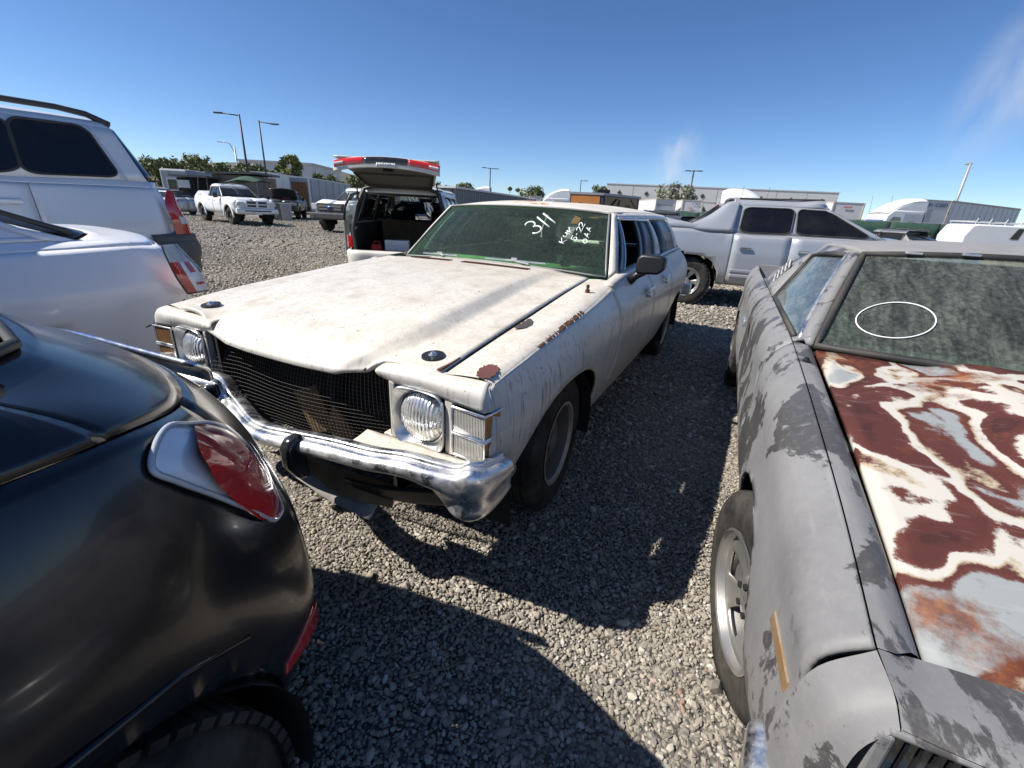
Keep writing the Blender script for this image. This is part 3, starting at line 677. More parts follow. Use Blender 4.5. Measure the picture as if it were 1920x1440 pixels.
    for sd in (1, -1):
        y_ = lambda p: (p[0], p[1] * sd, p[2])
        strip('front_pillar', paint, W, [y_((-.882, .762, .995)), y_((-1.075, .700, 1.185)), y_((-1.272, .630, 1.366))], [y_((-.955, .800, 1.02)), y_((-1.135, .728, 1.19)), y_((-1.318, .645, 1.355))], .03)
        rail = [(-1.262, .622, 1.362), (-1.70, .632, 1.372), (-2.2, .632, 1.378), (-2.75, .622, 1.380), (-3.3, .60, 1.372), (-3.85, .55, 1.345)]
        low = [(-1.30, .650, 1.338), (-1.70, .662, 1.335), (-2.2, .665, 1.336), (-2.75, .655, 1.338), (-3.3, .635, 1.332), (-3.85, .58, 1.30)]
        strip('roof_rail', paint, W, [y_(p) for p in rail], [y_(p) for p in low], .02)
        def pil(nm, b0, b1, t0, t1, mat=paint, th=.022):
            def pt(x, k): # k 0 belt,1 top
                yb = np.interp(-x, [.87, 1.5, 2.3, 3.2, 3.9], [.80, .80, .795, .775, .70]); yt = np.interp(-x, [1.3, 1.7, 2.75, 3.3, 3.9], [.648, .660, .655, .635, .575])
                zb = np.interp(-x, [.87, 1.5, 2.3, 3.2, 3.9], [1.012, 1.042, 1.06, 1.065, 1.03]); zt = np.interp(-x, [1.3, 2.75, 3.3, 3.9], [1.342, 1.342, 1.336, 1.30])
                return (yb, zb) if k == 0 else (yt, zt)
            A = []; C = []
            for t in (0, .33, .66, 1):
                for L_, xb, xt in ((A, b0, t0), (C, b1, t1)):
                    x = xb + (xt - xb) * t; q0 = pt(xb, 0); q1 = pt(xt, 1); bow = .022 * sin(pi * t)
                    L_.append((x, sd * (q0[0] * (1 - t) + q1[0] * t + bow), q0[1] * (1 - t) + q1[1] * t))
            return strip(nm, mat, W, A, C, th, sub=4)
        pil('vent_window', -.965, -1.12, -1.335, -1.365, MT['ws_dark'], .004); pil('vent_window_bar', -1.12, -1.135, -1.365, -1.385, MT['chrome_dull'], .012)
        pil('center_pillar', -1.515, -1.585, -1.735, -1.80, MT['grey_trim']); pil('center_pillar_trim', -1.50, -1.517, -1.72, -1.736, MT['black'])
        if sd < 0: pil('front_door_glass', -1.14, -1.50, -1.39, -1.72, MT['ws_dark'], .004)
        pil('rear_door_glass', -1.60, -2.05, -1.815, -2.17, MT['tint'], .004); pil('rear_door_frame', -2.05, -2.10, -2.17, -2.215, MT['grey_trim'])
        pil('rear_pillar', -2.10, -2.33, -2.215, -2.28, paint); pil('quarter_glass', -2.35, -3.30, -2.30, -3.18, MT['tint'], .004); pil('tail_pillar', -3.32, -3.95, -3.20, -3.85, paint)
        b = B(); b.tube([y_((-.90, .815, 1.012)), y_((-1.5, .835, 1.044)), y_((-2.3, .825, 1.062)), y_((-3.3, .80, 1.070)), y_((-3.95, .735, 1.03))], .008, 6); b.build('belt_trim', MT['chrome_dull'], W, smooth=True)
        # shelf between belt crease and glass
        strip('belt_shelf', paint, W, [y_((x, a + .004, z + .001)) for x, a, z in zip(X[4:], cry[4:], crz[4:])], [y_((x, a - .05, z + .014)) for x, a, z in zip(X[4:], cry[4:], crz[4:])], .006)
        b = B(); b.tube([y_((-1.335, .662, 1.337)), y_((-1.8, .675, 1.334)), y_((-2.2, .678, 1.33)), y_((-2.28, .69, 1.30))], .009, 6); b.build('drip_rail', MT['chrome_dull'], W, smooth=True)
    # roof
    RX = [-1.262, -1.35, -1.8, -2.5, -3.2, -3.75, -4.0]; ry = [.622, .626, .634, .628, .605, .56, .52]; rz0 = [1.362, 1.366, 1.373, 1.380, 1.374, 1.352, 1.31]; rzc = [1.385, 1.402, 1.424, 1.432, 1.418, 1.392, 1.34]
    Gr = []
    for i, x in enumerate(RX):
        Gr.append([(x + .06 * (1 - abs(u) ** 2.2) * (1 if i < 2 else 0) - .05 * (1 - u * u) * (1 if i > 4 else 0), u * ry[i], rz0[i] + (rzc[i] - rz0[i]) * (1 - abs(u) ** 2.6)) for u in (-1, -.93, -.8, -.5, 0, .5, .8, .93, 1)])
    roof = B().grid(Surf(Gr, ss=[3, 6, 8, 8, 6, 4], sr=4).V).build('roof', MT['wagon_roof'], W, smooth=True, angle=50); solidify(roof, .02, 0)
    bm = bmesh.new(); bm.from_mesh(roof.data)
    bm.free()
    # tailgate
    tg = Surf([[(-4.15, y * .72, 1.02 + .01) for y in (-1, -.5, 0, .5, 1)], [(-4.22, y * .80, .8) for y in (-1, -.5, 0, .5, 1)], [(-4.20, y * .80, .45) for y in (-1, -.5, 0, .5, 1)]], ss=4, sr=4)
    o = B().grid(tg.V).build('tailgate', paint, W, smooth=True); solidify(o, .03, 0)
    B().add([(-4.14, -.70, 1.035), (-4.14, .70, 1.035), (-4.0, .52, 1.31), (-4.0, -.52, 1.31)], [(0, 1, 2, 3)]).build('rear_window', MT['tint'], W)
    b = B(); b.box(-4.36, -4.24, -.92, .92, .46, .60); b.build('rear_bumper', MT['chrome_old'], W, bev=.02)
    # underside, firewall, interior
    b = B(); b.box(-4.1, .45, -.70, .70, .24, .30); b.box(-.75, -.62, -.84, .84, .28, .98); b.box(-4.12, -4.05, -.78, .78, .28, 1.0); b.box(.42, .47, -.60, .60, .28, .80); b.build('underbody', MT['void'], W)
    b = B(); b.prism([(-1.36, .82), (-1.36, .96), (-1.30, 1.012), (-1.15, 1.022), (-.90, 1.0), (-.80, .97), (-.80, .6), (-1.1, .6)], 'y', -.735, .735); dash = b.build('dashboard', MT['green_int'], W, bev=.02)
    b = B()
    for i in range(4): b.obox((-1.0, .34 + i * .045, 1.012), (.06, .03, .006))
    b.build('defroster_vents', MT['green_dark'], dash)
    steering_wheel(W, (-1.42, .36, .93), .195, .42, MT['green_dark'])
    b = B(); b.box(-2.35, -1.55, -.70, .70, .42, .56); b.obox((-2.10, 0, .82), (.14, 1.40, .52), ry=-.2); b.build('bench_seat', MT['green_dark'], W, smooth=True, angle=40, bev=.05)
    b = B(); b.box(-3.15, -2.55, -.70, .70, .42, .56); b.obox((-3.05, 0, .80), (.14, 1.35, .48), ry=-.2); b.build('bench_seat', MT['green_dark'], W, smooth=True, angle=40, bev=.05)
    b = B(); b.tube([(-1.18, -.02, 1.335), (-1.22, 0, 1.31)], .006, 6); b.obox((-1.235, 0, 1.285), (.02, .24, .055)); b.build('rear_view_mirror', MT['black'], W)
    # driver's door mirror, wipers, antenna stub, paint scars
    b = B(); b.tube([(-1.02, .865, .985), (-1.02, .90, 1.02), (-1.015, .945, 1.055)], [.03, .022, .028], 8); b.build('mirror_stalk', MT['black'], W, smooth=True)
    hd = B(); hd.prism([(.895, 1.045), (.90, 1.13), (.925, 1.152), (1.045, 1.148), (1.065, 1.13), (1.062, 1.07), (1.035, 1.042), (.93, 1.035)], 'x', -1.075, -.985); hd.build('door_mirror', MT['black'], W, smooth=True, angle=35, bev=.016)
    for a, c_, e in (((-.865, -.60, 1.040), (-.862, -.30, 1.046), (-.835, -.40, 1.042)), ((-.862, -.08, 1.050), (-.868, .36, 1.052), (-.835, .26, 1.044))):
        b = B(); b.tube([a, c_], .006, 6); b.tube([tuple((p + q) / 2 for p, q in zip(a, c_)), e], .007, 6); b.box((a[0] + c_[0]) / 2 - .01, (a[0] + c_[0]) / 2 + .01, (a[1] + c_[1]) / 2 - .02, (a[1] + c_[1]) / 2 + .02, a[2] + .002, a[2] + .02); b.build('wiper', MT['chrome_dull'], W)
    B().lathe([(.012, 0), (.012, .02), (.006, .024), (.009, .034), (.008, .044), (.001, .046)], 10, 'z', c=(-.40, .80, .982)).build('antenna_stub', MT['rust'], W, smooth=True, angle=40)
    rg_ = random.Random(5)
    for i in range(16):                                            # rust bitten into the fender crease
        x = .36 - i * .030 + rg_.uniform(-.008, .008); z = float(np.interp(-x, [-.70, -.42, -.05, .35, .727], [.866, .9015, .9355, .9715, 1.002])); L_ = rg_.uniform(.008, .022); w_ = rg_.uniform(.003, .009)
        B().add([(x - L_, .876 - w_, z + .0035 + .10 * L_), (x, .875 - w_ * 1.5, z + .0035), (x + L_, .876 - w_ * .6, z + .0035 - .10 * L_), (x + L_ * .7, .889, z - .002 - .08 * L_), (x, .8905 + w_ * .2, z - .006), (x - L_ * .8, .889, z - .002 + .08 * L_)], [(0, 1, 2, 3, 4, 5)]).build('rust_chip', MT['rust'], W)
    for ctr, pts, m in (((.650, .838, .8835), [(-.05, -.02), (-.02, -.035), (.03, -.025), (.055, .0), (.05, .02), (.0, .028), (-.04, .012)], MT['primer_red']), ((.19, .742, .9320), [(-.07, -.014), (.0, -.02), (.07, -.012), (.06, .012), (-.03, .02)], MT['primer_dark'])):
        pts = [(q_[0] + .006 * sin(i_ * 2.7), q_[1] + .004 * cos(i_ * 3.9)) for i_, q_ in enumerate(poly_path([(a, b_, 0) for a, b_ in pts], 5, True))]; n = len(pts); B().add([(ctr[0] + a, ctr[1] + b_, ctr[2] - a * (.10 if ctr[0] > .5 else .088)) for a, b_ in pts], [tuple(range(n))]).build('paint_scar', m, W)
def head_lens():
    t = NT('fluted_headlight_glass'); w = t.node('ShaderNodeTexWave', bands_direction='Y'); t.link(t.coord(), w.inputs[0]); w.inputs['Scale'].default_value = 24; w.inputs['Distortion'].default_value = 2.5; w.inputs['Detail'].default_value = 2
    g = t.ramp(t.noise(26, 6, .7), [(.40, 0), (.72, .6)]); t.set(base=t.mix(g, (.80, .81, .80), (.52, .47, .38)), metal=t.math('SUBTRACT', .78, t.math('MULTIPLY', g, .7), True), rough=t.math('ADD', .16, t.math('MULTIPLY', g, .3), True), coat=.8, coatr=.03)
    t.bump(t.math('ADD', w.outputs[1], t.math('MULTIPLY', t.noise(50, 3), .8)), .5, .006); return t.m
MT['headlens'] = head_lens()
MT['grey_trim'] = simple('grey_window_frame', (.20, .20, .20), .5, .3, grime=.3)
MT['mirror'] = simple('lamp_reflector', (.75, .75, .74), .18, 1.0, var=.3, vs=20)
MT['wire'] = simple('galvanised_wire', (.085, .078, .07), .6, .3)
MT['cardboard'] = simple('tan_cardboard', (.36, .24, .12), .9, var=.4, vs=14)
MT['bare_panel'] = simple('scuffed_grey_panel', (.42, .40, .37), .6, var=.35, vs=9)
MT['chrome_black'] = simple('black_bumper_rubber', (.018, .02, .024), .18, coat=.5, grime=.25)
MT['ws_green'] = glassy('green_tinted_windshield', (.64, .88, .72), .0, .19, (.24, .32, .22))
MT['ws_dark'] = glassy('dusty_side_glass', (.45, .52, .48), .0, .25, (.30, .32, .30))
MT['tint'] = simple('tinted_film_glass', (.022, .024, .03), .28, grime=.25, gc=(.09, .09, .09), spec=.3)
MT['primer_red'] = simple('red_oxide_primer', (.13, .045, .035), .8, var=.3); MT['primer_dark'] = simple('dark_primer', (.07, .06, .055), .8, var=.3)
def roof_paint():
    t = NT('wagon_roof_paint'); base = t.mix(t.ramp(t.noise(3, 7, .6), [(.3, 0), (.7, 1)]), (.72, .68, .60), (.55, .49, .39))
    p = t.sep(); m = t.math('MULTIPLY', t.ramp(t.math('ABSOLUTE', t.math('ADD', p[1], -.10)), [(.0, 1), (.20, .0)]), t.ramp(p[0], [(0, 0), (1, 0)]))
    r = t.ramp(t.noise(11, 8, .7, loc=(1, 3, 2)), [(.52, 0), (.60, 1)]); r = t.math('MULTIPLY', r, t.ramp(t.math('ABSOLUTE', t.math('ADD', p[1], -.02)), [(.10, 1), (.22, 0)])); r = t.math('MULTIPLY', r, t.ramp(t.math('ADD', p[0], 1.6), [(0.0, 0), (.12, 1)]))
    base = t.mix(r, base, t.mix(t.noise(40, 4), (.34, .12, .03), (.55, .26, .07)))
    t.set(base=base, rough=.5, spec=.4); return t.m
MT['wagon_roof'] = roof_paint()
def arc(cx, cy, r, a0, a1, n=9, ry=None): return [(cx + r * cos(radians(a0 + (a1 - a0) * i / n)), cy + (ry or r) * sin(radians(a0 + (a1 - a0) * i / n))) for i in range(n + 1)]
_three = arc(.18, .75, .20, 150, -70, 10, .24) + arc(.18, .27, .24, 85, -150, 10, .27)
_311 = [_three, [(.66, 1.02), (.68, .55), (.70, .0)], [(.98, 1.06), (1.0, .6), (1.03, .05)]]
def L(ch, x):
    G = {'K': [[(0, 1), (0, 0)], [(.5, 1), (.02, .45), (.55, 0)]], '4': [[(.05, 1), (.0, .5), (.5, .55)], [(.5, 1), (.5, 0)]], '5': [[(.5, 1), (.05, 1), (.03, .6), (.35, .6), (.5, .3), (.3, .02), (0, .05)]], '-': [[(.1, .5), (.3, .5)]],
         '2': [arc(.25, .72, .25, 160, -40, 7) + [(.0, 0), (.55, .02)]], 'O': [arc(.25, .45, .25, 90, 450, 12, .4)], 'A': [[(0, 0), (.27, 1), (.52, 0)], [(.1, .4), (.45, .42)]], '.': [[(.2, 1.1), (.24, 1.12)]]}
    return [[(x + a, b) for a, b in s_] for s_ in G[ch]]
def word(w, step=.75): return [s_ for i, ch in enumerate(w) for s_ in L(ch, i * step)]
# (name, u0, t0, axis of writing (du, dt), up axis (du, dt), pen radius, strokes); the writing climbs the glass slantwise
WS_MARKS = [('marker_lot_number', .29, .525, (.18, .205), (-.155, .155), .0058, _311),
            ('marker_writing', .605, .42, (.033, .125), (-.055, .028), .0036, word('K4K')),
            ('marker_writing', .71, .48, (.025, .125), (-.052, .028), .0036, word('5-22', .62)),
            ('marker_writing', .815, .46, (.014, .125), (-.050, .028), .0036, word('OAA', .8))]
build_wagon(WG)
# ------------------------------------------------------------------ the stripped grey coupe pickup with the rusty hood
def primer_mat():
    t = NT('grey_primer_paint')
    base = t.mix(t.ramp(t.noise(4, 7, .65), [(.3, 0), (.7, 1)]), (.175, .172, .172), (.24, .236, .23))
    d = t.ramp(t.noise(3.0, 10, .66, loc=(.3, 5.1, 1.2), dist=.6), [(.525, 0), (.538, 1)]); base = t.mix(t.math('MULTIPLY', d, .95), base, t.mix(t.noise(14, 5), (.05, .048, .047), (.085, .08, .076)))
    d2 = t.ramp(t.noise(15, 8, .7, loc=(3, 1, 1)), [(.56, 0), (.58, 1)]); d2 = t.math('MULTIPLY', d2, t.ramp(t.noise(2.5, 3, .5, loc=(7, 3, 2)), [(.5, 0), (.58, 1)])); base = t.mix(d2, base, (.07, .066, .066))
    w = t.ramp(t.noise(9, 7, .7, loc=(1, 8, 4), stretch=(.35, 1, 1)), [(.65, 0), (.72, .7)]); base = t.mix(w, base, (.36, .36, .355))
    s_ = t.ramp(t.noise(40, 3, .5, stretch=(.05, 1, 1), loc=(2, 2, 8)), [(.62, 0), (.75, .25)]); base = t.mix(s_, base, (.36, .355, .36))
    r = t.ramp(t.noise(17, 7, .7, loc=(5, 5, 5)), [(.70, 0), (.72, .8)]); base = t.mix(r, base, (.24, .10, .055))
    base = t.mix(t.ramp(t.noise(60, 4, .7), [(.5, 0), (.9, .35)]), base, (.33, .31, .28))
    t.set(base=base, rough=t.mix(d, (.55,) * 3, (.35,) * 3), spec=.4); t.bump(t.noise(9, 6, .6), .08, .01); return t.m
def rust_hood_mat():
    t = NT('sanded_rusty_hood_paint')
    wv = t.node('ShaderNodeTexNoise'); t.link(t.coord(scale=(1, 1, 1)), wv.inputs['Vector']); wv.inputs['Scale'].default_value = 2.2; wv.inputs['Detail'].default_value = 3
    mixv = t.node('ShaderNodeVectorMath', operation='MULTIPLY_ADD'); t.link(wv.outputs['Color'], mixv.inputs[0]); mixv.inputs[1].default_value = (.5, .35, .1); t.link(t.coord(scale=(.85, 1.25, 1)), mixv.inputs[2])
    n = t.node('ShaderNodeTexNoise'); t.link(mixv.outputs[0], n.inputs['Vector']); n.inputs['Scale'].default_value = 4.0; n.inputs['Detail'].default_value = 2.5; n.inputs['Roughness'].default_value = .45; n.inputs['Distortion'].default_value = .35
    e = t.math('ADD', t.math('ADD', n.outputs[0], t.math('MULTIPLY', t.math('SUBTRACT', t.noise(11, 5, .65, loc=(4, 4, 4)), .5), .07)), t.math('MULTIPLY', t.math('SUBTRACT', t.noise(38, 8, .75), .5), .09))
    red, red2, wh, cr, gr = (.080, .024, .018), (.105, .032, .022), (.50, .47, .41), (.40, .32, .22), (.27, .285, .28)
    c = t.ramp(e, [(0, gr), (.365, gr), (.385, red2), (.425, red), (.44, cr), (.455, wh), (.515, wh), (.53, red2), (.56, red), (.60, red), (.62, (.05, .018, .014)), (.66, red), (.675, cr), (.70, wh), (.74, gr)])
    ru = t.ramp(t.noise(2.6, 8, .7, loc=(2.2, .6, 0)), [(.53, 0), (.62, 1)]); rc = t.ramp(t.noise(22, 7, .7), [(.3, (.05, .016, .012)), (.5, (.14, .04, .014)), (.66, (.30, .10, .022)), (.8, (.09, .03, .02))])
    c = t.mix(t.math('MULTIPLY', ru, .85), c, rc)
    sc = t.ramp(t.noise(70, 4, .6, stretch=(1, .06, 1)), [(.60, 0), (.78, .35)]); c = t.mix(sc, c, (.50, .46, .40))
    t.set(base=c, rough=.62, spec=.35); t.bump(t.noise(30, 6, .7), .1, .004); return t.m
MT['white_body_ec'] = simple('bright_vent_metal', (.62, .61, .58), .4, .3, grime=.3)
MT['amber_pale'] = lens('faded_amber_lens', (.24, .14, .055), 0, .45, dust=.7)
MT['primer'] = primer_mat(); MT['rusthood'] = rust_hood_mat()
MT['ws_dusty'] = glassy('dust_caked_windshield', (.58, .70, .63), .0, .44, (.28, .31, .26), .03, streak=True)
MT['side_dusty'] = glassy('green_dusty_side_glass', (.50, .66, .60), .0, .40, (.42, .45, .40), .03, streak=True)
MT['alloy'] = simple('dirty_cast_alloy', (.52, .51, .49), .35, .8, grime=.6, gc=(.20, .16, .11)); MT['dark_lamp'] = simple('smoked_lamp_face', (.015, .016, .018), .08, coat=.5, grime=.2)
EC = empty('coupe_pickup', (1.4975, .7006, 0), -1.9963, 'stripped grey primer coupe pickup with rust and white blotched hood and circle on glass', 'pickup')
def build_ec(W):
    pm = MT['primer']
    X = [.66, .42, .02, -.35, -.63, -1.2, -1.86, -2.4, -2.97, -3.6, -4.12]
    rz = [.845, .872, .905, .932, .956, .965, .965, .972, .976, .972, .955]
    ry = [.795, .792, .791, .792, .797, .80, .80, .805, .81, .80, .77]
    mx = [.862, .876, .882, .884, .886, .888, .892, .898, .902, .895, .85]
    G = []
    for i, x in enumerate(X):
        k = mx[i]; lo = .14 if i == 0 else 0
        G.append([(x, k - .19, .20 + lo), (x, k - .11, .25 + lo), (x, k - .025, .40 + lo * .5), (x, k, .58), (x, k - .008, .70), (x, ry[i] + .058, rz[i] - .055), (x, ry[i] + .012, rz[i] - .008), (x, ry[i], rz[i])])
    S = Surf(G, ss=[9, 12, 12, 9, 9, 9, 8, 10, 10, 8], sr=[3, 5, 6, 4, 5, 4, 2])
    AF = (.0, .31, .385, .335, 2.2); AR = (-2.97, .31, .38, .34, 2.2)
    for sd in (1, -1):
        m = lambda p: (p[0], p[1] * sd, p[2])
        S.part('front_fender', pm, W, 0, 4, 0, 7, sd, arch=[AF]); d = S.part('door', pm, W, 4, 6, 0, 7, sd); S.part('bedside', pm, W, 6, 10, 0, 7, sd, arch=[AR])
        b = B(); b.box(-1.72, -1.58, *sorted((sd * .908, sd * .926)), .80, .835); b.build('door_handle', MT['chrome_dull'], d, bev=.006)
        arch_liner(W, 0, .31, .38, .33, sd * .50, sd * .80); arch_liner(W, -2.97, .31, .375, .335, sd * .6, sd * .88)
        Ft = Surf([[m((x, y, z)), m((x, y - .02, z + .001)), m((x2, .742, z2)), m((x2, .734, z2 - .012))] for (x, y, z), (x2, z2) in zip([(.66, .795, .845), (.42, .792, .872), (.02, .791, .905), (-.35, .792, .932), (-.63, .797, .956)], [(.635, .832), (.40, .862), (.0, .899), (-.35, .925), (-.60, .948)])], ss=7, sr=3, sharp_r=(1,))
        B().grid(Ft.V).build('fender_top', pm, W, smooth=True, angle=40)
        flat = sd < 0
        wheel(W, (0, sd * (.752 if flat else .765), .30 if flat else .325), .325, .215, .195, sd, 'five_thick', steer=.22 if flat else 0, tyre_mat=MT['rubber_old'], rim_mat=MT['alloy'], flat=.045 if flat else 0, camber=.06 if flat else 0)
        wheel(W, (-2.97, sd * .785, .325), .325, .215, .195, sd, 'five_thick', tyre_mat=MT['rubber_old'], rim_mat=MT['alloy'])
        # header and headlamp surround
        hp = Surf([[m((.662, .795, .845)), m((.645, .748, .836)), m((.634, .60, .832)), m((.66, .30, .838)), m((.67, 0, .842))],
                   [m((.724, .785, .832)), m((.727, .74, .830)), m((.731, .58, .829)), m((.744, .30, .832)), m((.754, 0, .834))],
                   [m((.742, .780, .812)), m((.746, .735, .812)), m((.750, .58, .812)), m((.764, .30, .814)), m((.774, 0, .816))]], ss=5, sr=5, sharp_s=(1,))
        B().grid(hp.V).build('header_panel', pm, W, smooth=True, angle=30)
        sdp = Surf([[m((.665, .797, .845)), m((.672, .850, .79)), m((.672, .868, .70)), m((.672, .868, .60)), m((.672, .85, .50))], [m((.722, .787, .832)), m((.728, .832, .785)), m((.732, .846, .70)), m((.732, .846, .60)), m((.73, .83, .50))], [m((.744, .782, .812)), m((.750, .806, .775)), m((.752, .815, .70)), m((.752, .815, .60)), m((.75, .80, .50))]], ss=5, sr=5)
        B().grid(sdp.V).build('header_side', pm, W, smooth=True, angle=40)
        b = B()
        for (y0, z0, y1, z1) in ((.800, .800, .782, .60), (.79, .810, .45, .800), (.79, .612, .45, .60), (.47, .79, .45, .60)):
            b.box(.725, .748, *sorted((sd * y0, sd * y1)), min(z0, z1), max(z0, z1))
        b.build('headlamp_surround', pm, W, bev=.004)
        lp = empty('headlamp', (0, 0, 0), 0, parent=W)
        b = B(); b.box(.705, .728, *sorted((sd * .784, sd * .472)), .612, .800); b.build('lens', MT['dark_lamp'], lp, bev=.006)
        b = B()
        for i in range(22): yy = .485 + i * .0137; b.box(.7275, .7300, *sorted((sd * yy, sd * (yy + .004))), .62, .78)
        b.build('lens_ribs', MT['black'], lp)
        b = B(); b.add([m((.48, .862, .695)), m((.63, .852, .695)), m((.63, .854, .662)), m((.48, .864, .662)), m((.48, .8690, .690)), m((.625, .8600, .690)), m((.625, .8615, .667)), m((.48, .8705, .667))], [(0, 1, 5, 4), (1, 2, 6, 5), (2, 3, 7, 6), (3, 0, 4, 7), (4, 5, 6, 7)]); b.build('side_marker', MT['amber_pale'], W)
    # hood with raised centre
    hy = [0, .20, .36, .44, .60, .728]
    rise = [.03, .03, .027, .004, .003, 0]; xfr = [.71, .70, .68, .665, .645, .628]; xre = [-.50, -.51, -.53, -.545, -.57, -.592]
    rows = []
    for t in (0, .12, .35, .65, 1):
        r = []
        for j in list(range(5, 0, -1)) + list(range(6)):
            s_ = -1 if len(r) < 5 else 1; x = xfr[j] * (1 - t) + xre[j] * t; z = .824 + (.945 - .824) * t + .018 * sin(pi * t) + rise[j] * (.25 + .75 * min(1, t * 4)) + .014 * (1 - (hy[j] / .73) ** 2)
            r.append((x, s_ * hy[j], z))
        rows.append(r)
    hood = B().grid(Surf(rows, ss=[4, 6, 8, 8], sr=[4, 4, 2, 4, 5, 5, 4, 2, 4, 4]).V).build('hood', MT['rusthood'], W, smooth=True, angle=40)
    bm = bmesh.new(); bm.from_mesh(hood.data); bm.normal_update()
    if sum(f.normal.z for f in bm.faces) < 0: bmesh.ops.reverse_faces(bm, faces=bm.faces)
    bm.to_mesh(hood.data); bm.free(); solidify(hood, .02)
    # windshield
    rows = []
    for t in np.linspace(0, 1, 5):
        r = []
        for u in np.linspace(-1, 1, 9):
            w = 1 - abs(u) ** 2.2; p0 = (-.615 + .11 * w, u * .728, .952 + .018 * w); p1 = (-1.16 + .06 * w, u * .56, 1.252 + .026 * w)
            r.append(tuple(a * (1 - t) + b_ * t + (.012 * sin(pi * t) if k == 2 else 0) for k, (a, b_) in enumerate(zip(p0, p1))))
        rows.append(r)
    Sw = Surf(rows, ss=5, sr=3); g = B().grid(Sw.V).build('windshield', MT['ws_dusty'], W, smooth=True)
    def wpt(u, t, off=.004):
        a = Sw.V; i = min(int(t * 20), 19); j = min(int((u + 1) * 12), 23); fa = t * 20 - i; fb = (u + 1) * 12 - j
        p = a[i][j] * (1 - fa) * (1 - fb) + a[i + 1][j] * fa * (1 - fb) + a[i][j + 1] * (1 - fa) * fb + a[i + 1][j + 1] * fa * fb; return Vector(p) + Vector((.5, 0, .86)) * off
    b = B(); b.tube([wpt(-.735 + .155 * cos(a) + .02 * sin(a), .30 + .155 * sin(a)) for a in np.linspace(.35, 2 * pi + .55, 40)], .0024, 5); b.build('marker_circle', MT['chalk'], g, smooth=True)
    ed = [tuple(wpt(u, 0, .004)) for u in np.linspace(-1, 1, 13)] + [tuple(wpt(1, t, .004)) for t in np.linspace(.1, 1, 6)] + [tuple(wpt(u, 1, .004)) for u in np.linspace(.9, -1, 13)] + [tuple(wpt(-1, t, .004)) for t in np.linspace(.9, .1, 6)]
    B().tube(ed, .014, 6, closed=True).build('windshield_seal', MT['rubber_trim'], W, smooth=True)
    for u in (-.72, -.42, -.1, .25, .6): b = B(); p = wpt(u, .985, .016); b.obox(tuple(p), (.018, .055, .010)); b.build('trim_clip', MT['chrome_dull'], W, bev=.003)
    for sd in (1, -1):
        m = lambda p: (p[0], p[1] * sd, p[2])
        strip('front_pillar', pm, W, [m((-.625, .735, .945)), m((-.90, .655, 1.105)), m((-1.172, .568, 1.254))], [m((-.665, .770, .955)), m((-.945, .690, 1.10)), m((-1.225, .592, 1.244))], .03)
        strip('pillar_bright_trim', MT['chrome_dull'], W, [m((-.664, .774, .960)), m((-.943, .694, 1.105)), m((-1.223, .597, 1.249))], [m((-.680, .782, .962)), m((-.962, .700, 1.103)), m((-1.245, .604, 1.247))], .01)
        rl = [(-1.172, .568, 1.256), (-1.5, .60, 1.262), (-1.85, .60, 1.245), (-2.0, .60, 1.215)]; lw = [(-1.235, .60, 1.243), (-1.5, .635, 1.228), (-1.80, .645, 1.205), (-1.98, .66, 1.16)]
        strip('roof_rail', pm, W, [m(p) for p in rl], [m(p) for p in lw], .02)
        gl = Surf([[m((-.69, .785, .968)), m((-1.25, .600, 1.240))], [m((-1.2, .792, .975)), m((-1.5, .633, 1.228))], [m((-1.62, .795, .98)), m((-1.76, .650, 1.205))]], ss=6, sr=6); B().grid(gl.V).build('door_glass', MT['side_dusty'], W, smooth=True)
        b = B(); b.tube([m((-.69, .79, .966)), m((-1.62, .80, .978)), m((-1.77, .652, 1.205)), m((-1.5, .64, 1.232)), m((-1.25, .605, 1.244))], .012, 6); b.build('window_seal', MT['rubber_trim'], W, smooth=True)
        strip('sail_pillar', pm, W, [m((-1.64, .80, .972)), m((-1.72, .73, 1.09)), m((-1.80, .650, 1.205))], [m((-2.55, .79, .985)), m((-2.27, .715, 1.10)), m((-2.0, .62, 1.20))], .03)
        strip('door_sill_top', pm, W, [m((-.63, .797, .957)), m((-1.2, .80, .966)), m((-1.86, .80, .966)), m((-2.6, .805, .973))], [m((-.64, .765, .966)), m((-1.2, .77, .976)), m((-1.86, .77, .977)), m((-2.6, .77, .98))], .006)
        lv = empty('pillar_vent_grille', m((-1.99, .742, 1.085)), 0, parent=W)
        fw = Vector((.62, -.36 * sd * 1.0, .70)).normalized(); n = Vector((0.25, sd * .88, .40)).normalized(); acr = n.cross(fw).normalized(); n = fw.cross(acr)
        if n.y * sd < 0: n = -n
        b = B()
        def bar(c0, c1): b.tube([tuple(acr * c0[0] + fw * c0[1] + n * .02), tuple(acr * c1[0] + fw * c1[1] + n * .02)], .005, 4)
        for i in range(3): bar((-.034 + i * .034, -.072), (-.034 + i * .034, .072))
        for i in range(5): bar((-.034, -.072 + i * .036), (.034, -.072 + i * .036))
        b.build('grille_bars', MT['white_body_ec'], lv); b = B(); q = [tuple(acr * a + fw * c_ + n * .008) for a, c_ in ((-.034, -.072), (.034, -.072), (.034, .072), (-.034, .072))]; b.add(q, [(0, 1, 2, 3)]); b.build('grille_back', MT['void'], lv)
    Gr = []
    for x, yy, ze, zc in ((-1.172, .568, 1.256, 1.282), (-1.26, .585, 1.262, 1.295), (-1.55, .60, 1.264, 1.305), (-1.85, .60, 1.247, 1.295), (-2.02, .59, 1.212, 1.262)):
        Gr.append([(x + (.06 * (1 - abs(u) ** 2.2) if x > -1.3 else 0), u * yy, ze + (zc - ze) * (1 - abs(u) ** 2.4)) for u in (-1, -.92, -.75, -.4, 0, .4, .75, .92, 1)])
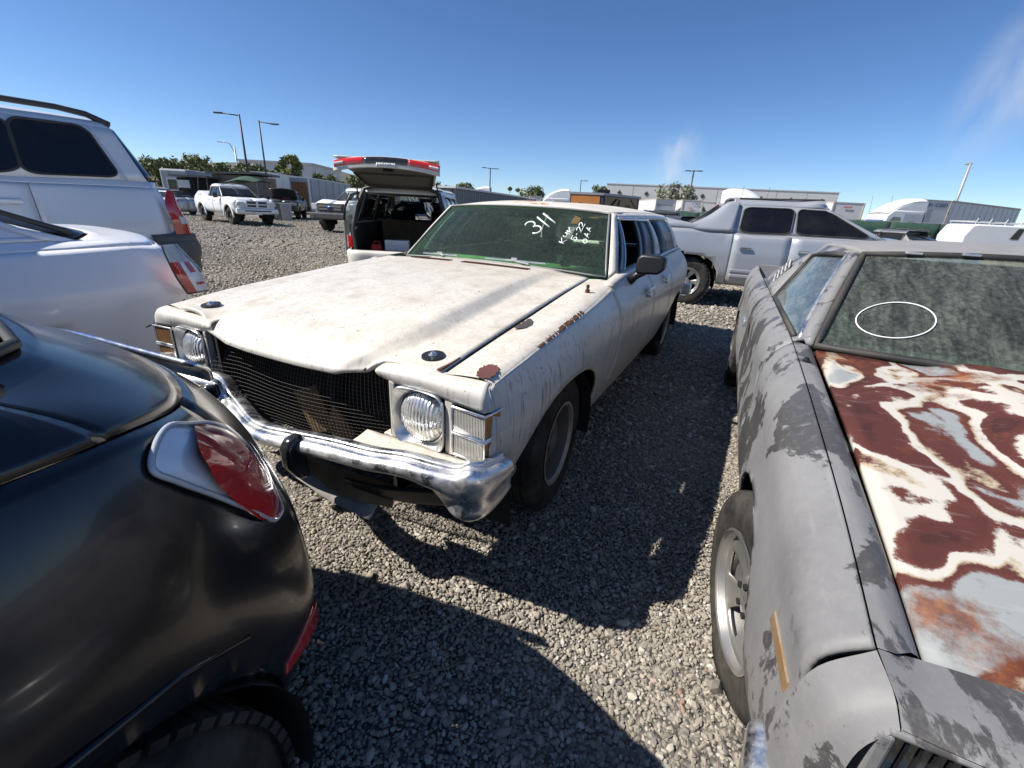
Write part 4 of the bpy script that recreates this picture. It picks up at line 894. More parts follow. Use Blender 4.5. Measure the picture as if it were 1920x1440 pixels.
    o = B().grid(Surf(Gr, ss=5, sr=3).V).build('roof', MT['primer_roof'], W, smooth=True, angle=50); solidify(o, .03, 0)
    B().add([(-2.02, -.58, 1.21), (-2.02, .58, 1.21), (-2.2, .68, .98), (-2.2, -.68, .98)], [(0, 1, 2, 3)]).build('rear_window', MT['tint'], W)
    b = B(); b.box(-4.1, -2.2, -.76, .76, .55, .60); b.box(-2.24, -2.18, -.78, .78, .3, .98); b.box(-4.14, -4.08, -.76, .76, .4, .955); b.build('cargo_bed', MT['primer_roof'], W)
    # bumper
    pth = [(.60, .872, .565, .40), (.68, .882, .57, .39), (.78, .872, .575, .38), (.845, .82, .58, .38), (.875, .70, .585, .38), (.885, .40, .605, .39), (.89, 0, .605, .39)]
    pth = pth + [(x, -y, a, c_) for x, y, a, c_ in pth[-2::-1]]; G = []
    for i, (x, y, zt, zb) in enumerate(pth):
        t = Vector((pth[min(i + 1, len(pth) - 1)][0] - pth[max(i - 1, 0)][0], pth[min(i + 1, len(pth) - 1)][1] - pth[max(i - 1, 0)][1], 0)).normalized(); n = Vector((-t.y, t.x, 0)); n = n if n.dot(Vector((x, y, 0))) > 0 else -n
        G.append([(x + n.x * o_, y + n.y * o_, zb + (zt - zb) * k) for o_, k in ((-.07, 1.0), (-.02, 1.0), (0, .95), (.004, .62), (-.012, .52), (-.012, .42), (.002, .3), (-.02, .02), (-.05, 0))])
    bs = Surf(G, ss=5, sr=3); o = B().grid(bs.V).build('front_bumper', MT['chrome_old'], W, smooth=True, angle=45); solidify(o, .004)
    b = B(); b.box(.70, .76, -.46, .46, .60, .80); b.build('grille', MT['dark_lamp'], W)
    b = B(); b.box(-4.0, .5, -.70, .70, .24, .30); b.box(-.70, -.58, -.80, .80, .28, .93); b.box(.50, .72, -.72, .72, .30, .78); b.build('underbody', MT['void'], W)
    b = B(); b.prism([(-1.05, .78), (-1.02, .90), (-.85, .935), (-.55, .94), (-.52, .6), (-.9, .6)], 'y', -.72, .72); b.build('dashboard', MT['green_dark'], W, bev=.02)
    steering_wheel(W, (-1.15, .36, .90), .19, .42); b = B(); b.box(-1.95, -1.35, -.68, .68, .42, .54); b.obox((-1.88, 0, .76), (.13, 1.36, .48), ry=-.2); b.build('bench_seat', MT['green_dark'], W, smooth=True, angle=40, bev=.05)
    B().lathe([(.012, 0), (.011, .006), (.007, .009), (.006, .014), (.001, .015)], 12, 'z', c=(-.43, -.775, .940)).build('antenna_base', MT['black'], W, smooth=True, angle=40)
MT['primer_roof'] = simple('chalky_grey_roof', (.27, .265, .265), .75, var=.25, vs=5, grime=.3, gc=(.30, .26, .20))
build_ec(EC)
# ------------------------------------------------------------------ generic car shell from horizontal rings
def gcar(W, p, paint, glass, pillar=None, wheels=True):
    """p: dict. x forward, origin under p['ax'] axles. 12 stations from front centre round the left flank to rear centre; 9 rings sill..roof"""
    xf, xr, w = p['xf'], p['xr'], p['w']; A, Bx, Cx, D = p['A'], p['B'], p['C'], p['D']
    fa = p.get('fend', (xf + A) / 2); qx = p.get('quart', (D + xr) / 2 if D - xr > .5 else xr + .28)
    cr = p.get('rc', .16); rcr = p.get('rcr', .12)
    out = [(xf, 0), (xf - .02, .52 * w), (xf - cr, .88 * w), (fa, w), (A, w), (Bx, w), (Cx, w), (D, w), (qx, .985 * w), (xr + rcr, .87 * w), (xr + .015, .5 * w), (xr, 0)]
    zs, zm, zsh = p.get('zs', .24), p['zm'], p['zsh']; zb = p['zb']          # zb: belt ring z per station (12)
    def ring(off, z, lean=0):
        r = []
        for i, (x, y) in enumerate(out):
            sx = -1 if i < 3 else (1 if i > 8 else 0); k = off
            r.append((x + sx * k, max(0, y - (k if 1 < i < 10 else k * .4)) if y else 0, z[i] if isinstance(z, (list, tuple)) else z))
        return r
    fz = p.get('fz', .0)
    R = [ring(p.get('tuck', .10), [zs + (fz if i < 3 or i > 9 else 0) for i in range(12)]), ring(.03, [zs + .10 + (fz if i < 3 or i > 9 else 0) for i in range(12)]), ring(0, zm), ring(p.get('osh', .02), [min(zsh, zb[i] - .03) for i in range(12)]), ring(p.get('ob', .07), zb)]
    wb, wt = p.get('wb', w - .10), p.get('wt', w - .27); zg, zt, zr = p['zg'], p['zt'], p['zr']
    c, h, rr, bl = p['cowl'], p['hdr'], p['rr'], p['bl']     # windshield base centre x, header x, roof rear x, backlight base x
    gb = [(c, 0), (c - .02, .52 * wb), (c - .09, .86 * wb), (A + .06, .985 * wb), (A - .06, wb), (Bx, wb), (Cx, wb), (D, wb), (p.get('bq', (D + bl) / 2), .97 * wb), (bl + .05, .86 * wb), (bl + .01, .5 * wb), (bl, 0)]
    gbz = [zg[0] + .02, zg[0] + .018, zg[0] + .008, zg[0], zg[0], zg[1], zg[2], zg[3], zg[3], zg[4], zg[4] + .01, zg[4] + .012]
    dtop = p.get('Dt', rr + .25)
    gt = [(h, 0), (h - .01, .52 * wt), (h - .05, .88 * wt), (h - .08, .99 * wt), (h - .13, wt), (p.get('Bt', Bx - .06), wt), (p.get('Ct', Cx - .03), wt), (dtop, .99 * wt), (rr + .08, .95 * wt), (rr + .03, .84 * wt), (rr + .005, .5 * wt), (rr, 0)]
    gtz = [zt] * 4 + [zt] + [zt + .01] * 3 + [zt] * 4
    re = []
    for i, (x, y) in enumerate(gt): re.append((x - (.05 if i < 4 else 0) + (.05 if i > 7 else 0), max(0, y - (.05 if 1 < i < 10 else .02)), zt + (zr - zt) * .62))
    cl = [(x - (.12 if i < 4 else 0) + (.12 if i > 7 else 0), 0 if (i in (0, 11)) else y * .45, zr) for i, (x, y, z) in enumerate(re)]
    R += [[(x, y, z) for (x, y), z in zip(gb, gbz)], [(x, y, z) for (x, y), z in zip(gt, gtz)], re, cl, [(x, 0, zr + .012) for x, y, z in cl]]
    if p.get('edit'): p['edit'](R)
    G = np.array(R).transpose(1, 0, 2)
    k = p.get('res', 1.0); q = lambda v: max(2, int(round(v * k)))
    S = Surf(G, ss=[q(3), q(4), q(6), q(8), q(7), q(7), q(6), q(7), q(6), q(4), q(3)], sr=[q(2), q(5), q(5), q(3), q(5), q(5), q(3), q(3), q(2)], sharp_r=(5, 6), sharp_s=())
    pm = paint
    for sd in (1, -1):
        ar = p['arch']
        S.part('front_fender', pm, W, 2, 4, 0, 4, sd, arch=ar); dn = 'front_door'
        parts = [S.part('front_door', pm, W, 4, 5, 0, 4, sd, arch=ar), S.part('rear_door', pm, W, 5, 6, 0, 4, sd, arch=ar)] if not p.get('nodoor') else []
        S.part('quarter_panel', pm, W, 6, 9, 0, 4, sd, arch=ar)
        S.part('belt_panel', pm, W, 4, 8, 4, 5, sd, gap=0)
        S.part('front_pillar', pm, W, 3, 4, 5, 6, sd, gap=0)
        if p.get('round'):
            S.part('window_surround', pm, W, 4, 7, 5, 6, sd, gap=0)
            for (a_, c_), nm, mg in zip(((4, 5), (5, 6), (6, 7)), ('front_door_glass', 'rear_door_glass', 'quarter_glass'), p['round']):
                if mg is None: continue
                u0, u1, v0, v1 = mg; rr = .16; pts = []
                for cx_, cy_, q0 in ((1 - rr, 1 - rr, 0), (rr, 1 - rr, 90), (rr, rr, 180), (1 - rr, rr, 270)):
                    for i in range(7): q_ = radians(q0 + 15 * i); pts.append((cx_ + rr * cos(q_), cy_ + rr * sin(q_)))
                def smp(u, v):
                    fi = S.so[a_] + (S.so[c_] - S.so[a_]) * (u0 + (u1 - u0) * u); fj = S.ro[5] + (S.ro[6] - S.ro[5]) * (v0 + (v1 - v0) * v); i = min(int(fi), S.V.shape[0] - 2); j = min(int(fj), S.V.shape[1] - 2); a = fi - i; b_ = fj - j
                    q_ = S.V[i][j] * (1 - a) * (1 - b_) + S.V[i + 1][j] * a * (1 - b_) + S.V[i][j + 1] * (1 - a) * b_ + S.V[i + 1][j + 1] * a * b_; return tuple((q_ + [0, .010, .003]) * [1, sd, 1])
                ring_ = [smp(u, v) for u, v in pts]; mid_ = [smp(.5 + (u - .5) * .5, .5 + (v - .5) * .5) for u, v in pts]; n_ = len(pts)
                bb = B().add(ring_ + mid_ + [smp(.5, .5)], [(i, (i + 1) % n_, n_ + (i + 1) % n_, n_ + i) for i in range(n_)] + [(n_ + i, n_ + (i + 1) % n_, 2 * n_) for i in range(n_)]); g_ = bb.build(nm, MT['privacy'], W, smooth=True)
                B().tube(ring_, .011, 6, closed=True).build('glass_seal', MT['rubber_trim'], g_, smooth=True)
        elif not p.get('open_front'): S.part('front_door_glass', glass, W, 4, 5, 5, 6, sd, inset=p.get('gi', .03), thick=.004, push=.008)
        if not p.get('round'): S.part('rear_door_glass', glass, W, 5, 6, 5, 6, sd, inset=p.get('gi', .03), thick=.004, push=.008)
        if p.get('round'): pass
        elif p.get('qglass', True): S.part('quarter_glass', glass, W, 6, 7, 5, 6, sd, inset=p.get('gi', .03), thick=.004, push=.008)
        else: S.part('rear_quarter_pillar', pm, W, 6, 7, 5, 6, sd, gap=0)
        S.part('rear_pillar', pm, W, 7, 8 if not p.get('wideD') else 9, 5, 6, sd, gap=0)
        # window frames: strips around the glass
        V = S.V
        def colstrip(nm, s_, half, mat):
            j0, j1 = S.ro[5], S.ro[6]; i = S.so[s_]; A_, C_ = [], []
            for j in range(j0, j1 + 1):
                a = V[i][j]; d = V[min(i + 1, V.shape[0] - 1)][j] - V[i - 1][j]; d = d / (np.linalg.norm(d) + 1e-9)
                A_.append(tuple((a - d * half) * [1, sd, 1])); C_.append(tuple((a + d * half) * [1, sd, 1]))
            strip(nm, mat, W, A_, C_, .02, sub=1)
        for s_ in (() if p.get('round') else (4, 5, 6, 7)):
            colstrip('window_pillar', s_, p.get('pw', .032) if s_ in (5, 6) else .022, pillar or pm)
        def rowstrip(nm, r_, s0, s1, half, mat):
            j = S.ro[r_]; A_, C_ = [], []; up = S.V[:, S.ro[6]] - S.V[:, S.ro[5]]
            for i in range(S.so[s0], S.so[s1] + 1):
                u = up[i] / (np.linalg.norm(up[i]) + 1e-9); a = V[i][j]; dn_ = u * half
                A_.append(tuple((a + (dn_ * 1 if r_ == 5 else -dn_)) * [1, sd, 1])); C_.append(tuple(a * [1, sd, 1]))
            strip(nm, mat, W, A_, C_, .015, sub=1)
        if not p.get('round'): rowstrip('window_sill', 5, 4, 7, .032, pillar or pm)
        if not p.get('round'): rowstrip('window_header', 6, 4, 7, .032, pm)
        if parts and p.get('handles', True):
            for dd, hx in zip(parts, (p.get('h1', Bx + .16), p.get('h2', Cx + .16))):
                b = B(); hz = zsh + p.get('hz', -.02); yy = w * 1.0 - .005; b.box(hx - .09, hx + .09, *sorted((sd * yy, sd * (yy + .03))), hz - .02, hz + .02); b.build('door_handle', p.get('handle_mat', paint), dd, bev=.01)
        for (cx, cz, rx, rz_, e) in ar: arch_liner(W, cx, cz, rx * .98, rz_ * .98, sd * (w - .38), sd * (w - .035))
        if wheels:
            for ix, x in enumerate(p['ax']): wheel(W, (x, sd * (w - p.get('tw', .21) / 2 - .03), p['wr']), p['wr'], p.get('tw', .21), p['rim'], sd, p.get('ws', 'five'), tyre_mat=p.get('tm'), rim_mat=p.get('rm'), seg=p.get('wseg', 36), treads=p.get('treads', 0))
    S.part('hood', pm, W, 0, 4, 4, 5, both=True, gap=.003)
    if not p.get('open_rear'): S.part('trunk_lid' if p.get('sedan') else 'tail_panel', pm, W, 8, 11, 4, 5, both=True, gap=.002)
    S.part('windshield', p.get('wsg', glass), W, 0, 3, 5, 6, both=True, inset=.02, thick=.004, gap=0)
    if not p.get('open_rear'): S.part('rear_window', glass, W, 8 if not p.get('wideD') else 9, 11, 5, 6, both=True, inset=.02, thick=.004, gap=0)
    S.part('roof', pm, W, 0, 11, 6, 9, both=True, gap=0)
    S.part('front_bumper_cover', p.get('fbm', pm), W, 0, 2, 0, 4, both=True, gap=.002)
    if not p.get('open_rear'): S.part('rear_bumper_cover', p.get('rbm', pm), W, 9, 11, 0, 4, both=True, gap=.002)
    b = B(); b.box(xr + .2, xf - .25, -w + .32, w - .32, zs + .02, zs + .08); b.box(A - .02, A + .06, -w + .12, w - .12, zs, zg[0] - .03); b.build('underbody', MT['void'], W)
    return S
# ------------------------------------------------------------------ other vehicles near the camera
def paint(name, c, rough=.28, metal=0, coat=.8, dust=.25, dustc=(.36, .31, .24), flake=False, low=.5):
    t = NT(name); p = t.sep()
    g = t.ramp(t.noise(2.3, 8, .65), [(.38, 0), (.75, dust)]); lo = t.ramp(p[2], [(.2, .55), (low, 0)]); lo = t.math('MULTIPLY', lo, t.ramp(t.noise(6, 6, .65), [(.25, .3), (.7, 1)]))
    g = t.math('MAXIMUM', g, lo); f2 = t.ramp(t.noise(90, 4, .7), [(.45, 0), (.8, dust * .7)]); g = t.math('MAXIMUM', g, f2)
    t.set(base=t.mix(g, c, dustc), rough=t.math('ADD', rough, t.math('MULTIPLY', g, .5), True), metal=metal, coat=t.math('SUBTRACT', coat, t.math('MULTIPLY', g, coat), True), coatr=.06); return t.m
MT['black_paint'] = paint('dusty_black_paint', (.0045, .0055, .009), .22, 0, .22, .08, (.10, .092, .08)); MT['silver_suv'] = paint('silver_suv_paint', (.74, .75, .77), .36, .12, .5, .08)
MT['white_silver'] = paint('pearl_white_paint', (.86, .86, .88), .32, .0, .6, .06); MT['silver_truck'] = paint('silver_truck_paint', (.43, .445, .47), .36, .4, .5, .16, (.40, .33, .24), low=.75)
MT['white_paint'] = paint('white_paint', (.78, .78, .77), .3, 0, .6, .12); MT['cream_white'] = paint('yellowed_white_paint', (.72, .69, .62), .35, 0, .4, .25)
MT['grey_plastic'] = simple('grey_bumper_plastic', (.115, .115, .108), .6, var=.2, vs=5, grime=.3); MT['dark_plastic'] = simple('charcoal_plastic', (.035, .036, .038), .55, grime=.35)
MT['privacy'] = simple('privacy_glass_pane', (.006, .006, .007), .05, coat=.3, spec=.4, grime=.06)
MT['dark_glass'] = glassy('privacy_glass', (.025, .027, .03), .6, .06, (.2, .2, .2)); MT['clear_glass'] = glassy('clear_car_glass', (.72, .78, .76), .0, .12, (.4, .4, .37)); MT['smoke_glass'] = glassy('smoked_car_glass', (.16, .18, .18), .2, .10, (.3, .3, .28))
MT['red_lens'] = lens('red_tail_lens', (.62, .016, .018), 0, .06, dust=.06); MT['red_bright'] = lens('bright_red_lens', (.52, .018, .016), 0, .06); MT['clear_lens'] = glassy('clear_lamp_cover', (.95, .95, .96), .0, .04, (.6, .6, .6), ior=1.18); MT['white_lens'] = lens('frosted_lamp_lens', (.55, .56, .58), 40, .1)
MT['clear_edge'] = simple('lamp_rim_plastic', (.45, .48, .52), .15, coat=.6)
MT['silver_lamp'] = simple('lamp_silver', (.82, .85, .90), .25, .15); MT['alloy_clean'] = simple('silver_alloy', (.55, .54, .52), .35, .8, grime=.35, gc=(.3, .25, .18))
MT['white_plate'] = simple('white_plate', (.75, .75, .73), .5); MT['plate_ink'] = simple('plate_ink', (.05, .06, .14), .6); MT['sand_seat'] = simple('tan_seat_cloth', (.13, .095, .055), .95, var=.35); MT['dark_cloth'] = simple('charcoal_cloth', (.03, .03, .032), .95, var=.3); MT['red_plastic'] = simple('red_plastic', (.35, .02, .02), .4); MT['bright_red'] = simple('red_paint', (.55, .03, .025), .45)
def patch(name, rows, mat, parent, ss=6, sr=5, thick=0, push=(0, 0, 0), **k):
    V = Surf(rows, ss=ss, sr=sr, **k).V + np.array(push); o = B().grid(V).build(name, mat, parent, smooth=True, angle=45)
    if thick: solidify(o, thick, 0)
    return o

# ---- black hatchback, rear left corner beside the camera
BH = empty('hatchback', (-1.3488, .4312, 0), -1.8831, 'dusty black hatchback with teardrop red and clear tail lamp nose to tail with wagon', 'car')
def build_hatch(W):
    def ed(R):
        def put(st, pts):
            for r_, q in enumerate(pts): R[r_][st] = q
        put(7, [(-.12, .84, .30), (-.12, .89, .42), (-.12, .915, .68), (-.12, .895, .98), (-.12, .850, 1.095)])
        put(8, [(-.32, .79, .30), (-.34, .85, .42), (-.34, .885, .68), (-.31, .868, .97), (-.29, .825, 1.085)])
        put(9, [(-.54, .66, .30), (-.60, .745, .42), (-.625, .735, .66), (-.535, .725, .92), (-.45, .715, 1.045)])
        put(10, [(-.68, .44, .30), (-.74, .47, .42), (-.765, .45, .66), (-.70, .43, .92), (-.60, .42, 1.03)])
        put(11, [(-.71, 0, .30), (-.77, 0, .42), (-.79, 0, .66), (-.72, 0, .92), (-.62, 0, 1.035)])
        R[5][8] = (-.20, .745, 1.17); R[5][9] = (-.32, .63, 1.165); R[5][10] = (-.40, .38, 1.17); R[5][11] = (-.42, 0, 1.175)
    p = dict(xf=3.55, xr=-.78, w=.925, A=2.15, B=1.15, C=.25, D=-.22, fend=2.9, quart=-.30, rc=.22, rcr=.20, zs=.26, zm=.66, zsh=.98, zb=[.80, .82, .88, .95, 1.04, 1.08, 1.10, 1.10, 1.09, 1.02, .99, .98], osh=.025, ob=.075, tuck=.08, fz=.06,
             zg=[1.06, 1.11, 1.14, 1.17, 1.15], zt=1.50, zr=1.58, cowl=2.25, hdr=1.35, rr=.10, bl=-.40, bq=-.22, wb=.80, wt=.62, Dt=.05, arch=[(0, .37, .445, .415, 2.1), (2.75, .37, .43, .40, 2.1)], ax=(0, 2.75), wr=.375, rim=.235, tw=.23, ws='five', qglass=False, gi=.03, wseg=64, treads=64, sedan=False, res=1.6, edit=ed)
    gcar(W, p, MT['black_paint'], MT['dark_glass'], MT['black'])
    for sd in (1, -1):
        m = lambda q: (q[0], q[1] * sd, q[2])
        lp = empty('tail_lamp', (0, 0, 0), 0, parent=W)
        OL = [(-.311, .843, 1.033), (-.335, .821, 1.054), (-.359, .806, 1.061), (-.407, .780, 1.040), (-.473, .752, 1.001), (-.503, .750, .964), (-.528, .757, .898), (-.550, .757, .818), (-.548, .768, .788), (-.513, .793, .795), (-.454, .820, .860), (-.374, .845, .956), (-.332, .847, 1.005)]
        RD = [(-.405, .784, 1.036), (-.366, .829, 1.012), (-.371, .838, .980), (-.398, .841, .930), (-.492, .802, .812), (-.534, .775, .796), (-.541, .760, .833), (-.519, .761, .904), (-.496, .752, .966), (-.466, .755, .998)]
        n_ = np.array((-.50, .82, .28)); n_ /= np.linalg.norm(n_); e1 = np.cross(n_, (0, 0, 1)); e1 /= np.linalg.norm(e1); e2 = np.cross(n_, e1)
        OP = poly_path(OL, 5, True); ctr = OP.mean(0); q2 = np.stack([(OP - ctr) @ e1, (OP - ctr) @ e2], -1); an = np.arctan2(q2[:, 1], q2[:, 0]); rd_ = np.hypot(q2[:, 0], q2[:, 1]); o_ = np.argsort(an)
        def bulge(p_, lift):
            v_ = p_ - ctr; a_ = atan2(v_ @ e2, v_ @ e1); R_ = np.interp(a_, an[o_], rd_[o_], period=2 * pi); s_ = min(1, np.hypot(v_ @ e1, v_ @ e2) / R_); return m(p_ + n_ * (.004 + lift + .024 * (1 - s_ * s_)))
        def dome(nm, loop, lift, mat):
            c_ = loop.mean(0); k_ = len(loop); vs = [bulge(c_ + (q_ - c_) * s_, lift) for s_ in (1, .93, .8, .6, .4, .2) for q_ in loop] + [bulge(c_, lift)]
            fs = [(r_ * k_ + i, r_ * k_ + (i + 1) % k_, (r_ + 1) * k_ + (i + 1) % k_, (r_ + 1) * k_ + i) for r_ in range(5) for i in range(k_)] + [(5 * k_ + i, 5 * k_ + (i + 1) % k_, 6 * k_) for i in range(k_)]
            return B().add(vs, fs).build(nm, mat, lp, smooth=True)
        dome('silver_reflector', OP, 0, MT['silver_lamp']); dome('red_lens', poly_path(RD, 5, True), .006, MT['red_lens']); dome('lamp_cover', OP, .012, MT['clear_lens'])
        B().tube([bulge(q_, .003) for q_ in OP], .0045, 6, closed=True).build('lamp_bezel', MT['clear_edge'], lp, smooth=True)
        o = patch('rear_reflector', [[m((-.43, .832, .525)), m((-.50, .806, .52)), (m((-.575, .768, .505)))], [m((-.42, .834, .505)), m((-.50, .806, .475)), m((-.588, .758, .44))]], MT['red_lens'], W, thick=.012)
        o.location = (-.012, .012 * sd, 0)
        B().tube([m((-.10, .922, .815)), m((-.25, .905, .775)), m((-.36, .880, .705))], .005, 8).build('arch_lip', MT['black_paint'], W, smooth=True)
    # hatch, chrome garnish, wiper
    patch('hatch_garnish', [[(-.690, y, 1.012 - .02 * abs(y) / .4) for y in (-.42, -.2, 0, .2, .42)], [(-.725, y * .98, .985 - .02 * abs(y) / .4) for y in (-.42, -.2, 0, .2, .42)], [(-.735, y * .96, .955 - .02 * abs(y) / .4) for y in (-.42, -.2, 0, .2, .42)]], MT['chrome'], W, thick=.012)
    b = B(); b.tube([(-.42, .0, 1.20), (-.20, .12, 1.34), (-.12, .20, 1.40)], .007, 6); b.build('rear_wiper', MT['black'], W, smooth=True)
    b = B(); b.tube([(-.19, .750, 1.172), (-.32, .635, 1.168), (-.40, .385, 1.173), (-.42, 0, 1.178), (-.40, -.385, 1.173), (-.32, -.635, 1.168)], .008, 6); b.build('window_seal', MT['rubber_trim'], W, smooth=True)
build_hatch(BH)

# ---- pearl white sedan, rear left quarter
SD = empty('sedan', (-3.2724, 2.5138, 0), -2.1004, 'pearl white sedan with clear topped tail lamp parked beside the wagon front', 'car')
def build_sedan(W):
    p = dict(xf=3.75, xr=-1.0, w=.90, A=2.05, B=1.25, C=.55, D=-.30, fend=2.9, quart=-.66, rc=.2, rcr=.13, zs=.22, zm=.60, zsh=.92, zb=[.72, .74, .80, .90, .98, 1.0, 1.02, 1.05, 1.06, 1.05, 1.055, 1.06], osh=.02, ob=.09, fz=.06,
             zg=[.99, 1.01, 1.04, 1.09, 1.11], zt=1.37, zr=1.44, cowl=2.25, hdr=1.35, rr=.28, bl=-.55, bq=-.42, wb=.74, wt=.56, Dt=.22, arch=[(0, .33, .39, .37, 2.0), (2.7, .33, .39, .37, 2.0)], ax=(0, 2.7), wr=.32, rim=.205, qglass=False, sedan=True, gi=.03, res=1.2)
    gcar(W, p, MT['white_silver'], MT['smoke_glass'])
    for sd in (1, -1):
        m = lambda q: (q[0], q[1] * sd, q[2])
        lp = empty('tail_lamp', (0, 0, 0), 0, parent=W)
        F_ = [(-.742, .868, 1.060), (-.752, .890, .960), (-.775, .900, .86), (-.818, .888, .765)]; Rr = [(-.880, .70, 1.045), (-.935, .755, .940), (-.975, .775, .845), (-1.0, .765, .750)]
        def rw(f): return [m(np.array(a) * (1 - f) + np.array(b_) * f + np.array((-.5, .6, .15)) * .03 * sin(pi * f)) for a, b_ in zip(F_, Rr)]
        G = [rw(f) for f in (0, .2, .45, .75, 1)]; S_ = Surf(G, ss=5, sr=6); V = S_.V + np.array((-.012, .016 * sd, .004))
        B().grid(V + np.array((-.012, .012 * sd, .004))).build('lamp_cover', MT['clear_lens'], lp, smooth=True)
        k = V.shape[1]; B().grid(V[:, :7]).build('clear_reflector', MT['white_lens'], lp, smooth=True)
        B().grid(V[:8, 6:]).build('red_band', MT['red_bright'], lp, smooth=True); B().grid(V[7:, 6:]).build('chrome_reflector', MT['silver_lamp'], lp, smooth=True)
        B().grid(V[10:15, 6:11] + np.array((-.004, .004 * sd, 0))).build('red_block', MT['red_bright'], lp, smooth=True); B().grid(V[10:18, 14:16] + np.array((-.004, .004 * sd, 0))).build('red_block', MT['red_lens'], lp, smooth=True)
        ed = [tuple(q) for q in V[0]] + [tuple(q) for q in V[1:, -1]]; B().tube(ed, .005, 6).build('lamp_gasket', MT['dark_plastic'], lp, smooth=True)
        B().tube([m((-.30, .700, 1.145)), m((-.42, .69, 1.125)), m((-.10, .640, 1.26)), m((.15, .600, 1.345))][1:], .014, 6).build('window_moulding', MT['dark_plastic'], W, smooth=True)
        B().tube([m((-.57, .902, .60)), m((-.70, .895, .64)), m((-.815, .885, .735))], .004, 6).build('bumper_seam', MT['void'], W, smooth=True)
build_sedan(SD)

# ---- silver SUV beyond the sedan
SV = empty('suv', (-4.77, 4.414, 0), -2.0961, 'large silver SUV with dark windows, black roof rail and grey rear bumper', 'SUV')
def build_suv(W):
    p = dict(xf=4.0, xr=-1.06, w=.975, A=2.1, B=1.1, C=.09, D=-.62, fend=3.2, quart=-.78, rc=.2, rcr=.14, zs=.40, zm=.80, zsh=1.25, zb=[1.0, 1.02, 1.06, 1.15, 1.30, 1.37, 1.38, 1.39, 1.39, 1.38, 1.38, 1.38], osh=.02, ob=.055,
             zg=[1.36, 1.40, 1.42, 1.44, 1.44], zt=1.87, zr=1.945, cowl=2.3, hdr=1.5, rr=-.72, bl=-.93, bq=-.78, wb=.885, wt=.765, Dt=-.46, arch=[(0, .40, .46, .42, 2.1), (3.0, .40, .46, .42, 2.1)], ax=(0, 3.0), wr=.39, rim=.23, tw=.25, gi=.035, res=1.1, pw=.02, round=((.03, .985, .06, .95), (.015, .995, .06, .95), (.005, .93, .06, .95)))
    gcar(W, p, MT['silver_suv'], MT['dark_glass'], MT['black'])
    for sd in (1, -1):
        m = lambda q: (q[0], q[1] * sd, q[2])
        lp = empty('tail_lamp', (0, 0, 0), 0, parent=W)
        F_ = [(-.905, .905, 1.375), (-.845, .955, 1.25), (-.865, .968, 1.12), (-.885, .968, .965)]; Rr = [(-.955, .878, 1.36), (-.985, .895, 1.22), (-1.03, .90, 1.10), (-1.06, .885, .965)]
        V = Surf([[m(np.array(a) * (1 - f) + np.array(b_) * f + np.array((-.5, .6, 0)) * .05 * sin(pi * f)) for a, b_ in zip(F_, Rr)] for f in (0, .4, .7, 1)], ss=4, sr=6).V
        B().grid(V).build('red_lens', MT['red_bright'], lp, smooth=True); B().grid(V[3:, 11:15] + np.array((-.004, .004 * sd, 0))).build('reverse_lens', MT['white_lens'], lp, smooth=True); B().grid(V[6:, :5] + np.array((-.004, .004 * sd, 0))).build('clear_lens', MT['silver_lamp'], lp, smooth=True)
        b = B(); b.tube([m((1.3, .66, 1.955)), m((.4, .67, 1.995)), m((-.30, .665, 1.995)), m((-.50, .655, 1.975)), m((-.66, .64, 1.915))], [.022, .024, .024, .026, .03], 8); b.box(.55, .62, *sorted((sd * .62, sd * .69)), 1.88, 1.98); b.build('roof_rail', MT['dark_plastic'], W, smooth=True, angle=50)
    out = [(-.66, .975), (-.80, .972), (-.98, .93), (-1.10, .80), (-1.13, .5), (-1.135, 0)]; out = out + [(x, -y) for x, y in out[-2::-1]]
    G = []
    for i, (x, y) in enumerate(out):
        n = Vector((x + .6, y * .5, 0)).normalized()
        G.append([(x + n.x * o_, y + n.y * o_, z) for o_, z in ((-.06, .962), (.012, .958), (.035, .93), (.030, .90), (.042, .885), (.045, .72), (.035, .695), (.030, .60), (.0, .54), (-.06, .52))])
    patch('rear_bumper', G, MT['grey_plastic'], W, ss=5, sr=3, thick=.01)
build_suv(SV)

